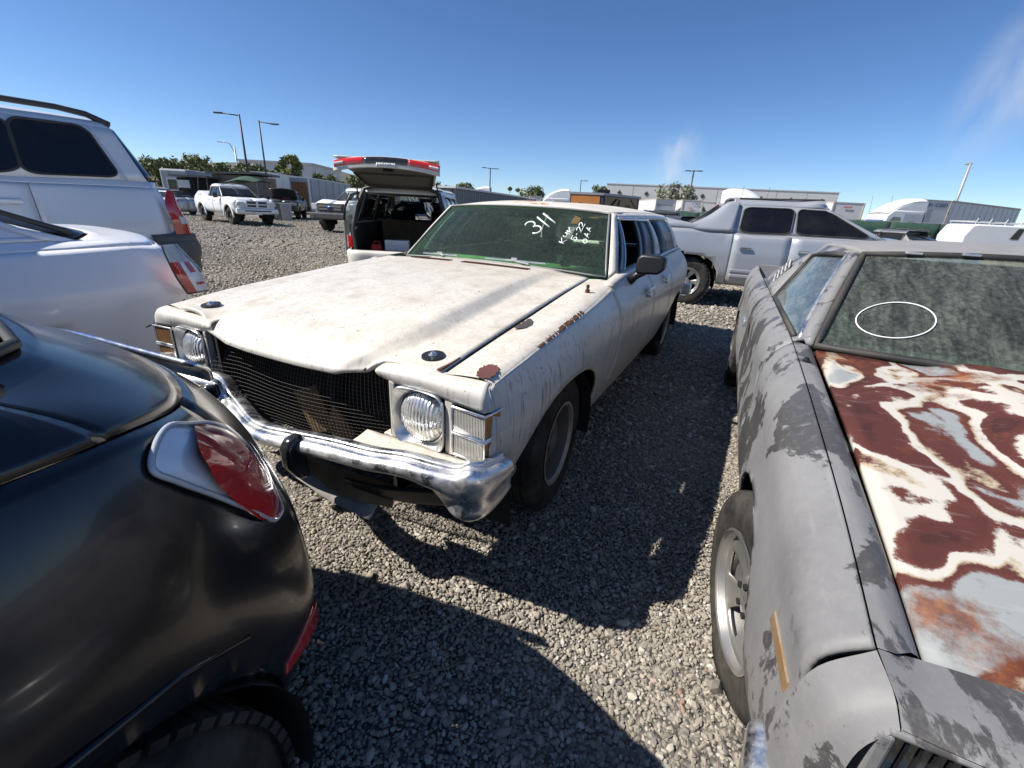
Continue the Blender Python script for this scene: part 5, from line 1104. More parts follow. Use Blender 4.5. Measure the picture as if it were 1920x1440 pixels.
# ---- silver crew cab truck behind the wagon
RG = empty('crew_cab_pickup', (3.053, 8.4765, 0), -.2828, 'silver four door pickup with sloping bed sides and dark windows behind the wagon', 'pickup')
def build_ridge(W):
    def ed(R):
        for i in range(8, 12):      # bed rails stay out at full width behind the cab
            pass
    p = dict(xf=4.05, xr=-1.15, w=.97, A=2.62, B=1.42, C=.60, D=.42, fend=3.4, quart=-.70, rc=.2, rcr=.10, zs=.38, zm=.78, zsh=1.00, zb=[1.0, 1.02, 1.06, 1.10, 1.16, 1.17, 1.18, 1.20, 1.22, 1.22, 1.21, 1.21], osh=.015, ob=.06, fz=.08,
             zg=[1.19, 1.19, 1.20, 1.24, 1.23], zt=1.59, zr=1.71, cowl=2.8, hdr=1.95, rr=.50, bl=.36, bq=.40, wb=.875, wt=.69, Bt=1.44, Ct=.64, Dt=.54, arch=[(0, .40, .47, .43, 2.6), (3.10, .40, .45, .42, 2.4)], ax=(0, 3.10), wr=.385, rim=.225, tw=.245, ws='six', treads=40, rm=MT['alloy_clean'], tm=MT['rubber_old'], gi=.03, qglass=False, res=1.0, handle_mat=MT['chrome'], h1=1.62, h2=.80, pw=.045, hz=-.03, round=((.03, .96, .05, .93), (.03, .92, .05, .93), None))
    gcar(W, p, MT['silver_truck'], MT['dark_glass'])
    for sd in (1, -1):
        m = lambda q: (q[0], q[1] * sd, q[2])
        patch('bed_sail', [[m((.62, .700, 1.63)), m((.60, .80, 1.42)), m((.58, .905, 1.20))], [m((.50, .705, 1.635)), m((.34, .81, 1.42)), m((.10, .92, 1.20))], [m((.44, .70, 1.62)), m((.17, .80, 1.40)), m((-.18, .91, 1.225))]], MT['silver_truck'], W, thick=.05)
        B().tube([m((.46, .67, 1.63)), m((.20, .76, 1.42)), m((-.16, .87, 1.235))], .014, 6).build('sail_seal', MT['rubber_trim'], W, smooth=True)
        for z in (.62, .54): b = B(); b.box(.64, 2.5, *sorted((sd * .955, sd * .982)), z - .028, z + .028); b.build('door_rub_panel', MT['silver_truck'], W, bev=.014)
    b = B(); b.tube([(.62, -.58, 1.70), (1.8, -.60, 1.72)], .014, 6); b.build('roof_moulding', MT['rubber_trim'], W)
    b = B(); b.box(-1.24, -1.10, -.9, .9, .50, .72); b.build('rear_bumper', MT['dark_plastic'], W, bev=.03)
build_ridge(RG)

# ---- white minivan with the tailgate up
VN = empty('minivan', (-2.003, 8.5673, 0), 1.6166, 'white minivan with its tailgate raised and cargo space full of clutter', 'van')
def build_van(W):
    wh = MT['cream_white']
    p = dict(xf=3.75, xr=-.95, w=.905, A=2.55, B=1.5, C=.55, D=-.48, fend=3.2, quart=-.70, rc=.3, rcr=.10, zs=.26, zm=.62, zsh=.93, zb=[.82, .84, .9, .96, 1.0, 1.0, 1.0, 1.0, 1.0, .98, .98, .98], osh=.02, ob=.055,
             zg=[1.02, 1.02, 1.02, 1.02, 1.0], zt=1.52, zr=1.65, cowl=2.85, hdr=1.9, rr=-.68, bl=-.86, bq=-.72, wb=.835, wt=.655, Dt=-.42, arch=[(0, .34, .39, .36, 2.0), (2.85, .34, .39, .36, 2.0)], ax=(0, 2.85), wr=.33, rim=.2, gi=.03, open_rear=True, open_front=False, wsg=MT['clear_glass'], res=.9)
    gcar(W, p, wh, MT['smoke_glass'])
    # opening frame, linings
    fr = [(-.93, .74, .60), (-.93, .76, .95), (-.84, .70, 1.30), (-.74, .59, 1.56), (-.73, .45, 1.605), (-.73, 0, 1.62)]; fr = fr + [(x, -y, z) for x, y, z in fr[-2::-1]]
    B().tube(fr, [.03] * len(fr), 8).build('tailgate_opening_frame', MT['dark_plastic'], W, smooth=True, angle=40)
    for sd in (1, -1):
        b = B(); b.box(-.9, 2.5, *sorted((sd * .79, sd * .82)), .32, 1.02); b.build('side_trim', MT['dark_plastic'], W)
        patch('pillar_trim', [[(-.93, sd * .80, .95), (-.74, sd * .63, 1.56)], [(-.72, sd * .79, 1.0), (-.55, sd * .62, 1.53)]], MT['dark_plastic'], W, thick=.02)
        lp = empty('tail_lamp', (0, 0, 0), 0, parent=W)
        b = B(); b.add([(-.80, sd * .915, .655), (-.95, sd * .845, .655), (-.955, sd * .77, .66), (-.955, sd * .77, .835), (-.94, sd * .845, .845), (-.80, sd * .91, .845), (-.78, sd * .85, .66), (-.78, sd * .85, .84)], [(0, 1, 4, 5), (1, 2, 3, 4), (5, 4, 3, 7), (0, 6, 2, 1)]); b.build('lens', MT['red_bright'], lp)
    b = B(); b.box(-.72, 1.9, -.62, .62, 1.585, 1.60); b.build('headliner', MT['sand_seat'], W)
    b = B(); b.box(-.95, 2.6, -.78, .78, .40, .46); b.build('cargo_floor', MT['dark_cloth'], W)
    out = [(-.55, .91), (-.85, .90), (-1.02, .78), (-1.06, .4), (-1.07, 0)]; out = out + [(x, -y) for x, y in out[-2::-1]]
    patch('rear_bumper', [[(x * .93, y * .95, .62), (x, y, .60), (x - .01, y * 1.005, .50), (x, y, .42), (x, y, .30)] for x, y in out], wh, W, ss=5, sr=3, thick=.01)
    # seats
    b = B(); b.box(.35, .50, -.62, .62, .46, 1.08); b.box(.3, .9, -.62, .62, .46, .72); b.build('bench_seat', MT['sand_seat'], W, smooth=True, angle=40, bev=.06)
    for sy in (.42, -.42):
        simple_seat(W, 1.85, sy, .5, .72, MT['dark_cloth'], .58, 'front_seat', headrest=False)
        b = B(); b.tube([(1.62, sy - .19, 1.12), (1.58, sy - .17, 1.30), (1.57, sy, 1.37), (1.58, sy + .17, 1.30), (1.62, sy + .19, 1.12)], .045, 8); b.build('headrest_hoop', MT['dark_cloth'], W, smooth=True)
    steering_wheel(W, (2.25, .40, 1.0), .19, -.5); b = B(); b.box(2.3, 2.75, -.78, .78, .7, .99); b.build('dashboard', MT['dark_plastic'], W, bev=.04)
    b = B(); b.tube([(1.95, 0, 1.54), (1.93, 0, 1.48)], .01, 6); b.box(1.90, 1.93, -.13, .13, 1.42, 1.49); b.build('rear_view_mirror', MT['black'], W)
    text_mesh('marker_number', '181', .14, MT['chalk'], W, frame_of((2.28, .42, 1.36), (0, -1, 0), (-.75, 0, .66)), .002)
    # tailgate: hinge at the roof edge, swung up
    tg = empty('tailgate', (-.72, 0, 1.63), 0, parent=W); tg.rotation_euler = (0, .30, 0); tg.scale = (1, .88, 1)     # local -x runs outwards
    wd = .74
    patch('outer_panel', [[(-.0, y * .62, .03) for y in (-1, -.6, 0, .6, 1)], [(-.35, y * .70, .055) for y in (-1, -.6, 0, .6, 1)], [(-.72, y * .80, .075) for y in (-1, -.6, 0, .6, 1)], [(-.93 - .03, y * .84, .03) for y in (-1, -.6, 0, .6, 1)]], wh, tg, thick=.02)
    patch('inner_trim', [[(-.06, y * .58, -.02) for y in (-1, 0, 1)], [(-.5, y * .68, .0) for y in (-1, 0, 1)], [(-.86, y * .76, -.05) for y in (-1, 0, 1)]], MT['grey_plastic'], tg, thick=.02)
    b = B()
    fr2 = [(-.06, .58, -.03), (-.5, .68, -.012), (-.52, 0, -.02), (-.5, -.68, -.012), (-.06, -.58, -.03), (-.05, 0, -.03)]; b.tube(fr2, .018, 6, closed=True); b.build('inner_seal', MT['rubber_trim'], tg, smooth=True)
    b = B(); b.box(-.87, -.83, -.08, .08, -.10, -.04); b.build('latch', MT['black'], tg)
    cv = lambda y: -.985 + .06 * (y / .84) ** 2
    def band(nm, y0, y1, z0, z1, mat, o=0):
        ys = np.linspace(y0, y1, 7); zc = lambda y: -.055 * (y / .84) ** 2; patch(nm, [[(cv(y) - o, y, z0 + zc(y)) for y in ys], [(cv(y) - o - .012, y, (z0 + z1) / 2 + zc(y)) for y in ys], [(cv(y) - o, y, z1 + zc(y)) for y in ys]], mat, tg, thick=.012)
    band('lower_edge', -.85, .85, -.105, .045, wh); band('lamp_strip', .36, .84, -.05, .035, MT['red_lens'], .014); band('lamp_strip', -.36, -.84, -.05, .035, MT['red_lens'], .014); band('plate_recess', -.34, .34, -.05, .035, MT['dark_lamp'], .014)
    band('reverse_lamp', .68, .83, -.035, .0, MT['white_lens'], .028); band('reverse_lamp', -.83, -.68, -.035, .0, MT['white_lens'], .028)
    band('license_plate', -.15, .15, -.10, -.045, MT['white_plate'], .016)
    text_mesh('plate_number', '6TXN852', .065, MT['plate_ink'], tg, frame_of((-1.025, .0, -.072), (0, -1, 0), (0, 0, 1)), .001)
    b = B(); b.tube([(-.45, .1, .10), (-.62, -.05, .10)], .02, 6); b.build('rear_wiper', MT['black'], tg)
    for sd in (1, -1): b = B(); b.tube([(-.84, sd * .66, 1.30), (-1.05, sd * .62, 1.66)], .012, 6); b.build('gas_strut', MT['black'], W)
    # driver's door standing open
    dr = empty('open_front_door', (2.35, .92, 0), 0, parent=W); dr.rotation_euler = (0, 0, -.95)
    b = B(); b.box(-1.05, 0, -.03, .05, .34, .98); b.build('door_shell', MT['grey_green'], dr, bev=.02)
    b = B(); b.tube([(-1.03, .0, .98), (-1.0, -.03, 1.25), (-.88, -.10, 1.5), (-.70, -.12, 1.54), (-.40, -.10, 1.50), (-.02, .0, 1.0)], .028, 6); b.build('window_frame', MT['black'], dr, smooth=True)
    B().add([(-1.02, .0, .98), (-.9, -.09, 1.48), (-.40, -.10, 1.50), (-.03, 0, 1.0)], [(0, 1, 2, 3)]).build('door_glass', MT['clear_glass'], dr)
MT['grey_green'] = simple('grey_green_door_trim', (.16, .18, .165), .7, var=.2)
build_van(VN)
# things lying in the van
def at_van(x, y, z): c, s_ = cos(1.6166), sin(1.6166); return (-2.003 + c * x - s_ * y, 8.5673 + s_ * x + c * y, z)
for nm, x, y, z, sz, mat, lab, cat in (('tool_case', -.62, .20, .46, (.26, .36, .15), 'red_plastic', 'red plastic tool case on the cargo floor inside the minivan', 'case'), ('parts_box', -.60, .12, .61, (.22, .40, .17), 'white_plate', 'white box stacked on the red case inside the minivan', 'box'),
                                       ('carton', -.55, -.28, .46, (.3, .3, .16), 'cardboard', 'brown carton beside the red case inside the minivan', 'carton'), ('jug', -.66, .46, .46, (.16, .16, .24), 'bright_red', 'small red fuel jug by the wheel arch inside the minivan', 'jug')):
    b = B(); b.box(-sz[0] / 2, sz[0] / 2, -sz[1] / 2, sz[1] / 2, 0, sz[2])
    if nm == 'jug': b.tube([(0, -.05, sz[2]), (0, -.04, sz[2] + .05), (0, .04, sz[2] + .05), (0, .05, sz[2])], .012, 6)
    else: b.box(-sz[0] / 2 - .004, sz[0] / 2 + .004, -sz[1] / 2 - .004, sz[1] / 2 + .004, sz[2] * .55, sz[2] * .62)
    o = b.build(nm, MT[mat], None, bev=.012); o.location = at_van(x, y, z); o.rotation_euler = (0, 0, 1.6166 + .1); tag(o, lab, cat)
# ------------------------------------------------------------------ background vehicles
MT['far_white'] = paint('far_white_paint', (.75, .75, .74), .35, 0, .3, .1); MT['far_grey'] = paint('far_grey_paint', (.20, .205, .21), .35, .3, .4, .2); MT['far_dark'] = paint('far_dark_paint', (.03, .033, .036), .3, 0, .5, .2)
MT['silver_car'] = paint('silver_car_paint', (.46, .47, .49), .35, .5, .5, .1); MT['white_body'] = simple('white_trailer_skin', (.70, .70, .685), .5, var=.12, vs=1.2, grime=.25, gc=(.42, .38, .32)); MT['grey_body'] = simple('grey_trailer_skin', (.36, .37, .39), .5, .2, var=.15, vs=1.5, grime=.2)
MT['grille_dark'] = simple('dark_grille', (.02, .021, .022), .4); MT['plywood'] = simple('weathered_plywood', (.20, .095, .045), .9, var=.6, vs=3); MT['green_mesh'] = simple('green_screen_fabric', (.035, .085, .06), .9, var=.3, vs=1.5)
def quad_cab(W, P, pnt, glass=None, **k): return gcar(W, P, pnt, glass or MT['smoke_glass'], MT['black'])
truck = dict(xf=.92, xr=-4.75, w=.985, A=-.85, B=-1.80, C=-2.50, D=-2.62, fend=-.05, quart=-3.6, rc=.14, rcr=.10, zs=.52, zm=.88, zsh=1.12, zb=[1.12, 1.14, 1.16, 1.20, 1.25, 1.26, 1.26, 1.26, 1.30, 1.30, 1.29, 1.29], osh=.01, ob=.07, zg=[1.27, 1.27, 1.28, 1.30, 1.29], zt=1.76, zr=1.88, cowl=-.72, hdr=-1.42, rr=-2.66, bl=-2.74, bq=-2.70, wb=.87, wt=.68, Bt=-1.86, Ct=-2.50, Dt=-2.6, arch=[(0, .42, .50, .48, 2.4), (-3.56, .42, .50, .48, 2.4)], ax=(0, -3.56), wr=.43, rim=.225, tw=.29, ws='eight', rm=MT['grille_dark'], gi=.04, qglass=False, res=.7, wseg=28, pw=.05, fz=.0)
def truck_face(W, pnt, grille_mat, x=.93, cross=True, dark=False):
    b = B(); b.box(x - .06, x + .03, -.46, .46, .86, 1.13); o = b.build('grille', grille_mat, W, bev=.02)
    if cross:
        b = B(); b.box(x + .02, x + .06, -.05, .05, .86, 1.14); b.box(x + .02, x + .055, -.47, .47, .965, 1.015); b.box(x + .0, x + .05, -.50, .50, 1.12, 1.16); b.box(x, x + .05, -.50, .50, .83, .87); b.box(x, x + .05, -.52, -.46, .84, 1.15); b.box(x, x + .05, .46, .52, .84, 1.15); b.build('grille_cross', pnt, W, bev=.012)
    for sd in (1, -1):
        b = B(); b.prism([(sd * .54, .92), (sd * .54, 1.10), (sd * .86, 1.08), (sd * .92, .98), (sd * .90, .91)], 'x', x - .16, x - .02); b.build('headlamp', MT['white_lens'] if not dark else MT['clear_rib'], W, bev=.01)
        b = B(); b.lathe([(.001, .02), (.06, .02), (.07, 0)], 14, 'x', c=(x + .05, sd * .74, .64)); b.build('fog_lamp', MT['void'], W)
        b = B(); b.box(-1.02, -.92, *sorted((sd * 1.02, sd * 1.22)), 1.22, 1.45); b.build('door_mirror', MT['black'], W, bev=.03)
    b = B(); b.box(x - .10, x + .10, -.98, .98, .56, .80); b.build('front_bumper', pnt, W, bev=.05); b = B(); b.box(x + .05, x + .105, -.62, .62, .665, .715); b.build('bumper_slot', MT['void'], W)
    b = B(); b.box(x + .105, x + .115, -.16, .16, .52, .63); b.build('license_plate', MT['white_plate'], W)
RM = empty('crew_cab_pickup', (-13.70, 23.816, 0), -.672, 'white crew cab pickup with crossbar grille and black wheels on the open gravel', 'pickup'); quad_cab(RM, truck, MT['far_white']); truck_face(RM, MT['far_white'], MT['grille_dark'])
for sd in (1, -1):
    for cx in (0, -3.56):
        b = B(); V = [[(cx + r_ * cos(a), sd * y, .42 + r_ * sin(a)) for r_, y in ((.50, 1.0), (.56, 1.02), (.62, .99))] for a in np.linspace(-.1, pi + .1, 18)]; b.grid(V); o = b.build('fender_flare', MT['far_white'], RM, smooth=True); solidify(o, .03, 0)
SDY = empty('work_truck', (-8.25, 21.9, 0), -1.75, 'white heavy pickup with dark grille and oval emblem half hidden by the minivan', 'pickup')
t2 = dict(truck); t2.update(zb=[1.22, 1.24, 1.26, 1.29, 1.32, 1.33, 1.33, 1.33, 1.36, 1.36, 1.36, 1.36], zg=[1.34, 1.35, 1.35, 1.36, 1.36], zt=1.82, zr=1.95, zsh=1.2, zm=.95, zs=.58)
quad_cab(SDY, t2, MT['far_white'], MT['clear_glass']); b = B(); b.box(.88, 1.0, -.64, .64, .88, 1.24); b.build('grille_frame', MT['dark_plastic'], SDY, bev=.03)
for z in (.98, 1.10): b = B(); b.box(.98, 1.03, -.55, .55, z - .045, z + .045); b.build('grille_bar', MT['grey_plastic'], SDY, bev=.015)
b = B(); b.lathe([(.001, .02), (.10, .02), (.12, 0)], 20, 'x', c=(1.03, 0, 1.05)); o = b.build('oval_emblem', simple('blue_emblem', (.03, .06, .2), .25, .3), SDY, smooth=True); o.scale = (1, 1.25, .62); o.location = (0, 0, 1.05 * .38)
for sd in (1, -1): b = B(); b.box(.78, .96, *sorted((sd * .66, sd * .94)), .95, 1.22); b.build('headlamp', MT['white_lens'], SDY, bev=.03)
b = B(); b.box(.86, 1.10, -1.0, 1.0, .56, .84); b.build('front_bumper', MT['dark_plastic'], SDY, bev=.05)
DK = empty('pickup_truck', (-16.3, 32.6, 0), -1.25, 'dark pickup with its hood propped open beside the box trailer', 'pickup'); t3 = dict(truck); t3.update(res=.5); quad_cab(DK, t3, MT['far_dark']); truck_face(DK, MT['far_dark'], MT['grille_dark'], cross=False, dark=True)
o = patch('raised_hood', [[(-.62, -.85, 1.30), (-.60, 0, 1.33), (-.62, .85, 1.30)], [(-.2, -.82, 1.72), (-.18, 0, 1.78), (-.2, .82, 1.72)], [(.15, -.78, 1.88), (.2, 0, 1.95), (.15, .78, 1.88)]], MT['far_dark'], DK, thick=.05)
b = B()
for i in range(6): b.obox((.985, -.26 + i * .10, 1.02 - .01 * (i % 2)), (.01, .06, .05))
b.build('grille_lettering', MT['white_body'], DK)
b = B(); b.obox((.1, .2, 1.30), (.6, .5, .18)); b.build('engine', MT['rust'], DK)
sedan = dict(xf=3.7, xr=-1.05, w=.92, A=2.0, B=1.0, C=.10, D=-.35, fend=2.9, quart=-.66, rc=.22, rcr=.14, zs=.22, zm=.60, zsh=.90, zb=[.72, .74, .80, .88, .96, .98, 1.0, 1.02, 1.03, 1.02, 1.02, 1.02], osh=.02, ob=.09, zg=[.98, 1.0, 1.02, 1.05, 1.06], zt=1.36, zr=1.44, cowl=2.2, hdr=1.35, rr=.2, bl=-.60, bq=-.45, wb=.76, wt=.58, Dt=.1, arch=[(0, .34, .40, .38, 2.0), (2.9, .34, .40, .38, 2.0)], ax=(0, 2.9), wr=.34, rim=.22, sedan=True, res=.6, wseg=24, rm=MT['alloy_clean'], qglass=False)
suvp = dict(sedan); suvp.update(zs=.35, zm=.72, zsh=1.0, zb=[.92, .94, .98, 1.02, 1.08, 1.1, 1.1, 1.12, 1.12, 1.1, 1.1, 1.1], zg=[1.1, 1.12, 1.13, 1.15, 1.14], zt=1.55, zr=1.66, rr=-.72, bl=-.95, bq=-.85, Dt=-.6, D=-.72, C=-.05, quart=-.85, sedan=False, qglass=True, wt=.68, wb=.82)
def far_car(nm, loc, rz, prm, pnt, label, scale=1.0, lamps=True, glass=None, cat='car'):
    W = empty(nm, loc, rz, label, cat); gcar(W, prm, pnt, glass or MT['smoke_glass'], MT['black']); W.scale = (scale, scale, scale)
    if lamps:
        for sd in (1, -1):
            b = B(); z = prm['zb'][10] - .14; b.box(prm['xr'] - .01, prm['xr'] + .25, *sorted((sd * (prm['w'] - .26), sd * (prm['w'] - .02))), z - .08, z + .06); b.build('tail_lamp', MT['red_lens'], W, bev=.02)
            b = B(); z = prm['zb'][1] - .06; b.box(prm['xf'] - .28, prm['xf'] - .02, *sorted((sd * (prm['w'] - .36), sd * (prm['w'] - .06))), z - .08, z + .03); b.build('headlamp', MT['white_lens'], W, bev=.02)
    return W
far_car('parked_sedan', (-22.6, 31.2, 0), 2.75, sedan, MT['silver_car'], 'silver sedan parked behind the tailgate end of white crew cab pickup')
far_car('parked_sedan', (-27.6, 36.0, 0), 2.6, suvp, MT['far_white'], 'white utility car parked by the black lean-to beyond the silver sedan')
far_car('parked_car', (7.0, 19.5, 0), 2.1, sedan, MT['far_dark'], 'dark sedan whose roof shows over the silver pickup bed', 1.0)
far_car('parked_car', (9.9, 23.5, 0), 2.2, sedan, MT['far_white'], 'white sedan whose roof shows beside the dark sedan before the green fence', 1.0)
far_car('parked_car', (13.6, 16.2, 0), 1.9, sedan, MT['far_grey'], 'grey low wagon with roof bars parked before the green fence', .93)
for sd in (1, -1):
    b = B(); b.tube([(.95, sd * .52, 1.45), (.80, sd * .52, 1.50), (.1, sd * .52, 1.50), (-.0, sd * .52, 1.44)], .018, 6); o = b.build('roof_bar', MT['dark_plastic'], bpy.data.objects['parked_car.002'])
far_car('parked_car', (8.2, 27.0, 0), 2.9, suvp, MT['far_dark'], 'dark green-black utility car parked against the green fence', 1.02, cat='SUV')
# white cargo van with a ladder rack and its hood up
CV = empty('cargo_van', (26.4, 27.6, 0), -.10, 'white cargo van with roof ladder rack and raised hood by the green fence', 'van')
b = B(); b.prism([(-1.3, .45), (-1.35, 1.2), (-1.05, 1.80), (-.8, 1.86), (2.2, 1.86), (2.5, 1.80), (3.1, 1.22), (3.5, 1.12), (3.6, .45)], 'y', -.98, .98); b.build('body', MT['far_white'], CV, smooth=True, angle=30, bev=.08)
for sd in (1, -1): b = B(); b.add([(1.75, sd * .99, 1.20), (2.85, sd * .99, 1.20), (2.42, sd * .99, 1.68), (1.75, sd * .99, 1.70)], [(0, 1, 2, 3)]); b.build('door_window', MT['dark_glass'], CV)
for sd in (1, -1):
    b = B(); b.add([(1.02, sd * .992, 1.15), (1.45, sd * .992, 1.15), (1.6, sd * .992, 1.72), (1.28, sd * .992, 1.72)], [(0, 1, 2, 3)]); b.build('side_window', MT['dark_glass'], CV)
    b = B(); b.tube([(-1.0, sd * .85, 1.99), (2.7, sd * .85, 1.99)], .025, 6); b.build('rack_rail', MT['white_body'], CV)
    for x in (0, 3.0): wheel(CV, (x, sd * .86, .36), .36, .22, .2, sd, 'steel', seg=20)
for x in (-.9, -.2, .6, 1.4, 2.4): b = B(); b.tube([(x, -.88, 1.84), (x, -.88, 2.0), (x, .88, 2.0), (x, .88, 1.84)], .022, 6); b.tube([(x, -.88, 1.98), (x + .04, -.9, 2.18)], .022, 6); b.build('rack_bow', MT['white_body'], CV)
b = B(); b.add([(3.14, -.9, 1.24), (3.14, .9, 1.24), (2.56, .86, 1.80), (2.56, -.86, 1.80)], [(0, 1, 2, 3)]); b.build('windshield', MT['dark_glass'], CV); o = patch('raised_hood', [[(3.12, -.85, 1.20), (3.12, .85, 1.20)], [(3.4, -.85, 1.55), (3.4, .85, 1.55)], [(3.7, -.8, 1.70), (3.7, .8, 1.70)]], MT['far_dark'], CV, thick=.04)
# ------------------------------------------------------------------ trailers, containers, trucks
def box_body(nm, p0, ang, L_, Wd, z0, z1, mat, label, cat, front=None, ribs=0, rail=True, wheels_=True, group=None):
    """long box: p0 = near left ground corner, x axis along ang (its end face), length runs along +y of the local frame"""
    W = empty(nm, (p0[0], p0[1], 0), ang, label, cat, group)
    b = B(); b.box(0, Wd, 0, L_, z0, z1); b.build('body', mat, W, bev=.03)
    if rail:
        for z in (z0 + .06, z1 - .04):
            b = B(); b.box(-.02, Wd + .02, -.03, L_ + .02, z - .05, z + .05); b.build('rail', MT['chrome_dull'] if front is None else front, W)
        for x in (.03, Wd - .03): b = B(); b.box(x - .06, x + .06, -.05, .03, z0, z1); b.build('corner_post', front or MT['white_body'], W)
    for i in range(ribs):
        y = .4 + i * (L_ - .6) / max(1, ribs - 1)
        for x in (-.015, Wd + .015): b = B(); b.box(x - .015, x + .015, y - .02, y + .02, z0 + .1, z1 - .1); b.build('panel_rib', mat, W)
    if wheels_ and z0 > .5:
        for y in (L_ * .75, L_ * .85):
            for x in (.3, Wd - .3): b = B(); b.lathe([(.001, -.15), (.30, -.15), (.5, -.13), (.5, .13), (.30, .15), (.001, .15)], 20, 'x', c=(x, y, .5)); b.build('wheel', MT['rubber'], W)
        for x in (.4, Wd - .4): b = B(); b.box(x - .06, x + .06, .6, .8, 0, z0); b.build('landing_leg', MT['void'], W)
    return W
rusty_edge = simple('rust_stained_edge', (.42, .33, .22), .8, c2=(.60, .56, .48), vs=4)
W = box_body('trailer', (15.7, 56.2), .02, 10, 2.3, .9, 3.35, MT['white_body'], 'white box trailer with faded lettering, nearer the warehouse tree', 'trailer', rusty_edge, 4); text_mesh('faded_lettering', 'EXQUIRY', .30, MT['plate_ink'], W, frame_of((.85, -.06, 2.72), (1, 0, 0), (0, 0, 1)), .004); text_mesh('faded_lettering', 'E 60271', .30, MT['plate_ink'], W, frame_of((1.72, -.06, 2.72), (1, 0, 0), (0, 0, 1)), .004, sx=.6)
W = box_body('trailer', (18.7, 56.0), -.12, 12, 2.3, .9, 3.40, MT['white_body'], 'white box trailer with boxed red sign on its grey side', 'trailer', rusty_edge, 6); text_mesh('faded_lettering', 'E 70251', .30, MT['plate_ink'], W, frame_of((1.6, -.06, 3.0), (1, 0, 0), (0, 0, 1)), .004); b = B(); b.box(.75, 1.25, -.07, -.05, 2.45, 2.6); b.build('faded_sticker', simple('faded_pink', (.55, .36, .32), .7), W)
for y0, y1, z0, z1 in ((3.0, 3.1, 1.9, 2.6), (6.0, 6.1, 1.9, 2.6), (3.0, 6.1, 2.55, 2.62), (3.0, 6.1, 1.9, 1.97)): b = B(); b.box(2.31, 2.335, y0, y1, z0, z1); b.build('sign_border', MT['void'], W)
b = B(); b.box(2.31, 2.33, 3.3, 5.8, 2.05, 2.48); b.build('sign_panel', simple('sign_red_grey', (.35, .16, .15), .6), W)
W = box_body('trailer', (33.2, 40.8), .06, 1.2, 3.0, .95, 3.82, MT['white_body'], 'long white box trailer with black handwritten lettering behind the sleeper truck', 'trailer', rusty_edge, 0, wheels_=False)
b = B(); b.add([(3.0, 0, .95), (3.0, 0, 3.82), (16.5, 6.2, 3.82), (16.5, 6.2, .95), (3.0, 2.6, .95), (3.0, 2.6, 3.82), (16.5, 8.8, 3.82), (16.5, 8.8, .95)], [(0, 3, 2, 1), (4, 5, 6, 7), (1, 2, 6, 5), (2, 3, 7, 6)]); b.build('long_side', MT['white_body'], W)
b = B(); b.add([(3.0, -.03, 3.70), (3.0, -.03, 3.86), (16.5, 6.17, 3.86), (16.5, 6.17, 3.70), (3.0, .1, 3.70), (3.0, .1, 3.86), (16.5, 6.3, 3.86), (16.5, 6.3, 3.70)], [(0, 3, 2, 1), (4, 5, 6, 7), (1, 2, 6, 5), (0, 1, 5, 4), (0, 4, 7, 3)]); b.build('side_top_rail', rusty_edge, W)
for i in range(13): f_ = i / 13 + .04; b = B(); b.tube([(3 + 13.5 * f_, 6.2 * f_ - .02, 1.0), (3 + 13.5 * f_, 6.2 * f_ - .02, 3.7)], .03, 4); b.build('panel_rib', MT['white_body'], W)
text_mesh('handwritten_lettering', 'QUEH', .42, MT['plate_ink'], W, frame_of((.75, -.07, 3.42), (1, 0, 0), (0, 0, 1)), .004); text_mesh('handwritten_lettering', 'E 35553', .42, MT['plate_ink'], W, frame_of((2.15, -.07, 3.42), (1, 0, 0), (0, 0, 1)), .004, sx=.75)
W = box_body('trailer', (30.9, 48.0), -.10, 9, 2.9, .9, 3.62, MT['white_body'], 'short white box trailer with small red sticker between warehouse and sleeper truck', 'trailer', rusty_edge, 4); b = B(); b.box(1.0, 1.8, -.07, -.05, 3.1, 3.25); b.build('red_sticker', simple('faded_red', (.6, .25, .22), .7), W)
W = box_body('container', (1.0, 60.4), .0, 6, 1.5, 0, 3.10, MT['white_body'], 'small white container beyond the wagon roof', 'container', rusty_edge, 0, wheels_=False); W = box_body('container', (2.75, 61.5), .0, 6, 1.4, 0, 2.95, MT['grey_body'], 'small pale grey container beside the small white one', 'container', rusty_edge, 0, wheels_=False)
W = box_body('box_truck_body', (-29.2, 52.0), .02, 10, 2.05, .6, 3.85, MT['white_body'], 'white box truck body with arched black logo on its rear door', 'trailer', MT['white_body'], 5, wheels_=True)
b = B()
b.tube([(1.02 + .34 * cos(a), -.06, 2.55 + .22 * sin(a)) for a in np.linspace(0, 2 * pi, 24)[:-1]], .02, 4, closed=True); b = B()
for a in np.linspace(.25, pi - .25, 8): b.obox((1.02 - .46 * cos(a), -.06, 2.52 + .30 * sin(a)), (.09, .02, .13), ry=a - pi / 2)
for a in np.linspace(.5, pi - .5, 6): b.obox((1.02 + .36 * cos(a), -.06, 2.48 - .22 * sin(a)), (.09, .02, .11), ry=a - pi / 2)
b.obox((1.02, -.06, 2.60), (.12, .02, .08)); b.box(.5, 1.55, -.065, -.055, 2.50, 2.515); b.build('arched_logo', MT['plate_ink'], W)
W = box_body('box_trailer', (-22.35, 46.2), .05, 13, 1.9, .35, 3.30, MT['grey_body'], 'grey box trailer with open end closed by brown weathered plywood', 'trailer', MT['white_body'], 7, wheels_=False)
b = B(); b.box(.22, 1.68, -.05, -.02, .75, 2.85); b.build('plywood_door', MT['plywood'], W); b = B(); b.box(.12, 1.80, -.08, -.02, .35, .72); b.build('tail_sill', MT['rust'], W)
for x in (.6, 1.3):
    b = B(); b.lathe([(.001, -.15), (.45, -.14), (.45, .14), (.001, .15)], 18, 'x', c=(x, 9, .45)); b.build('wheel', MT['rubber'], W)
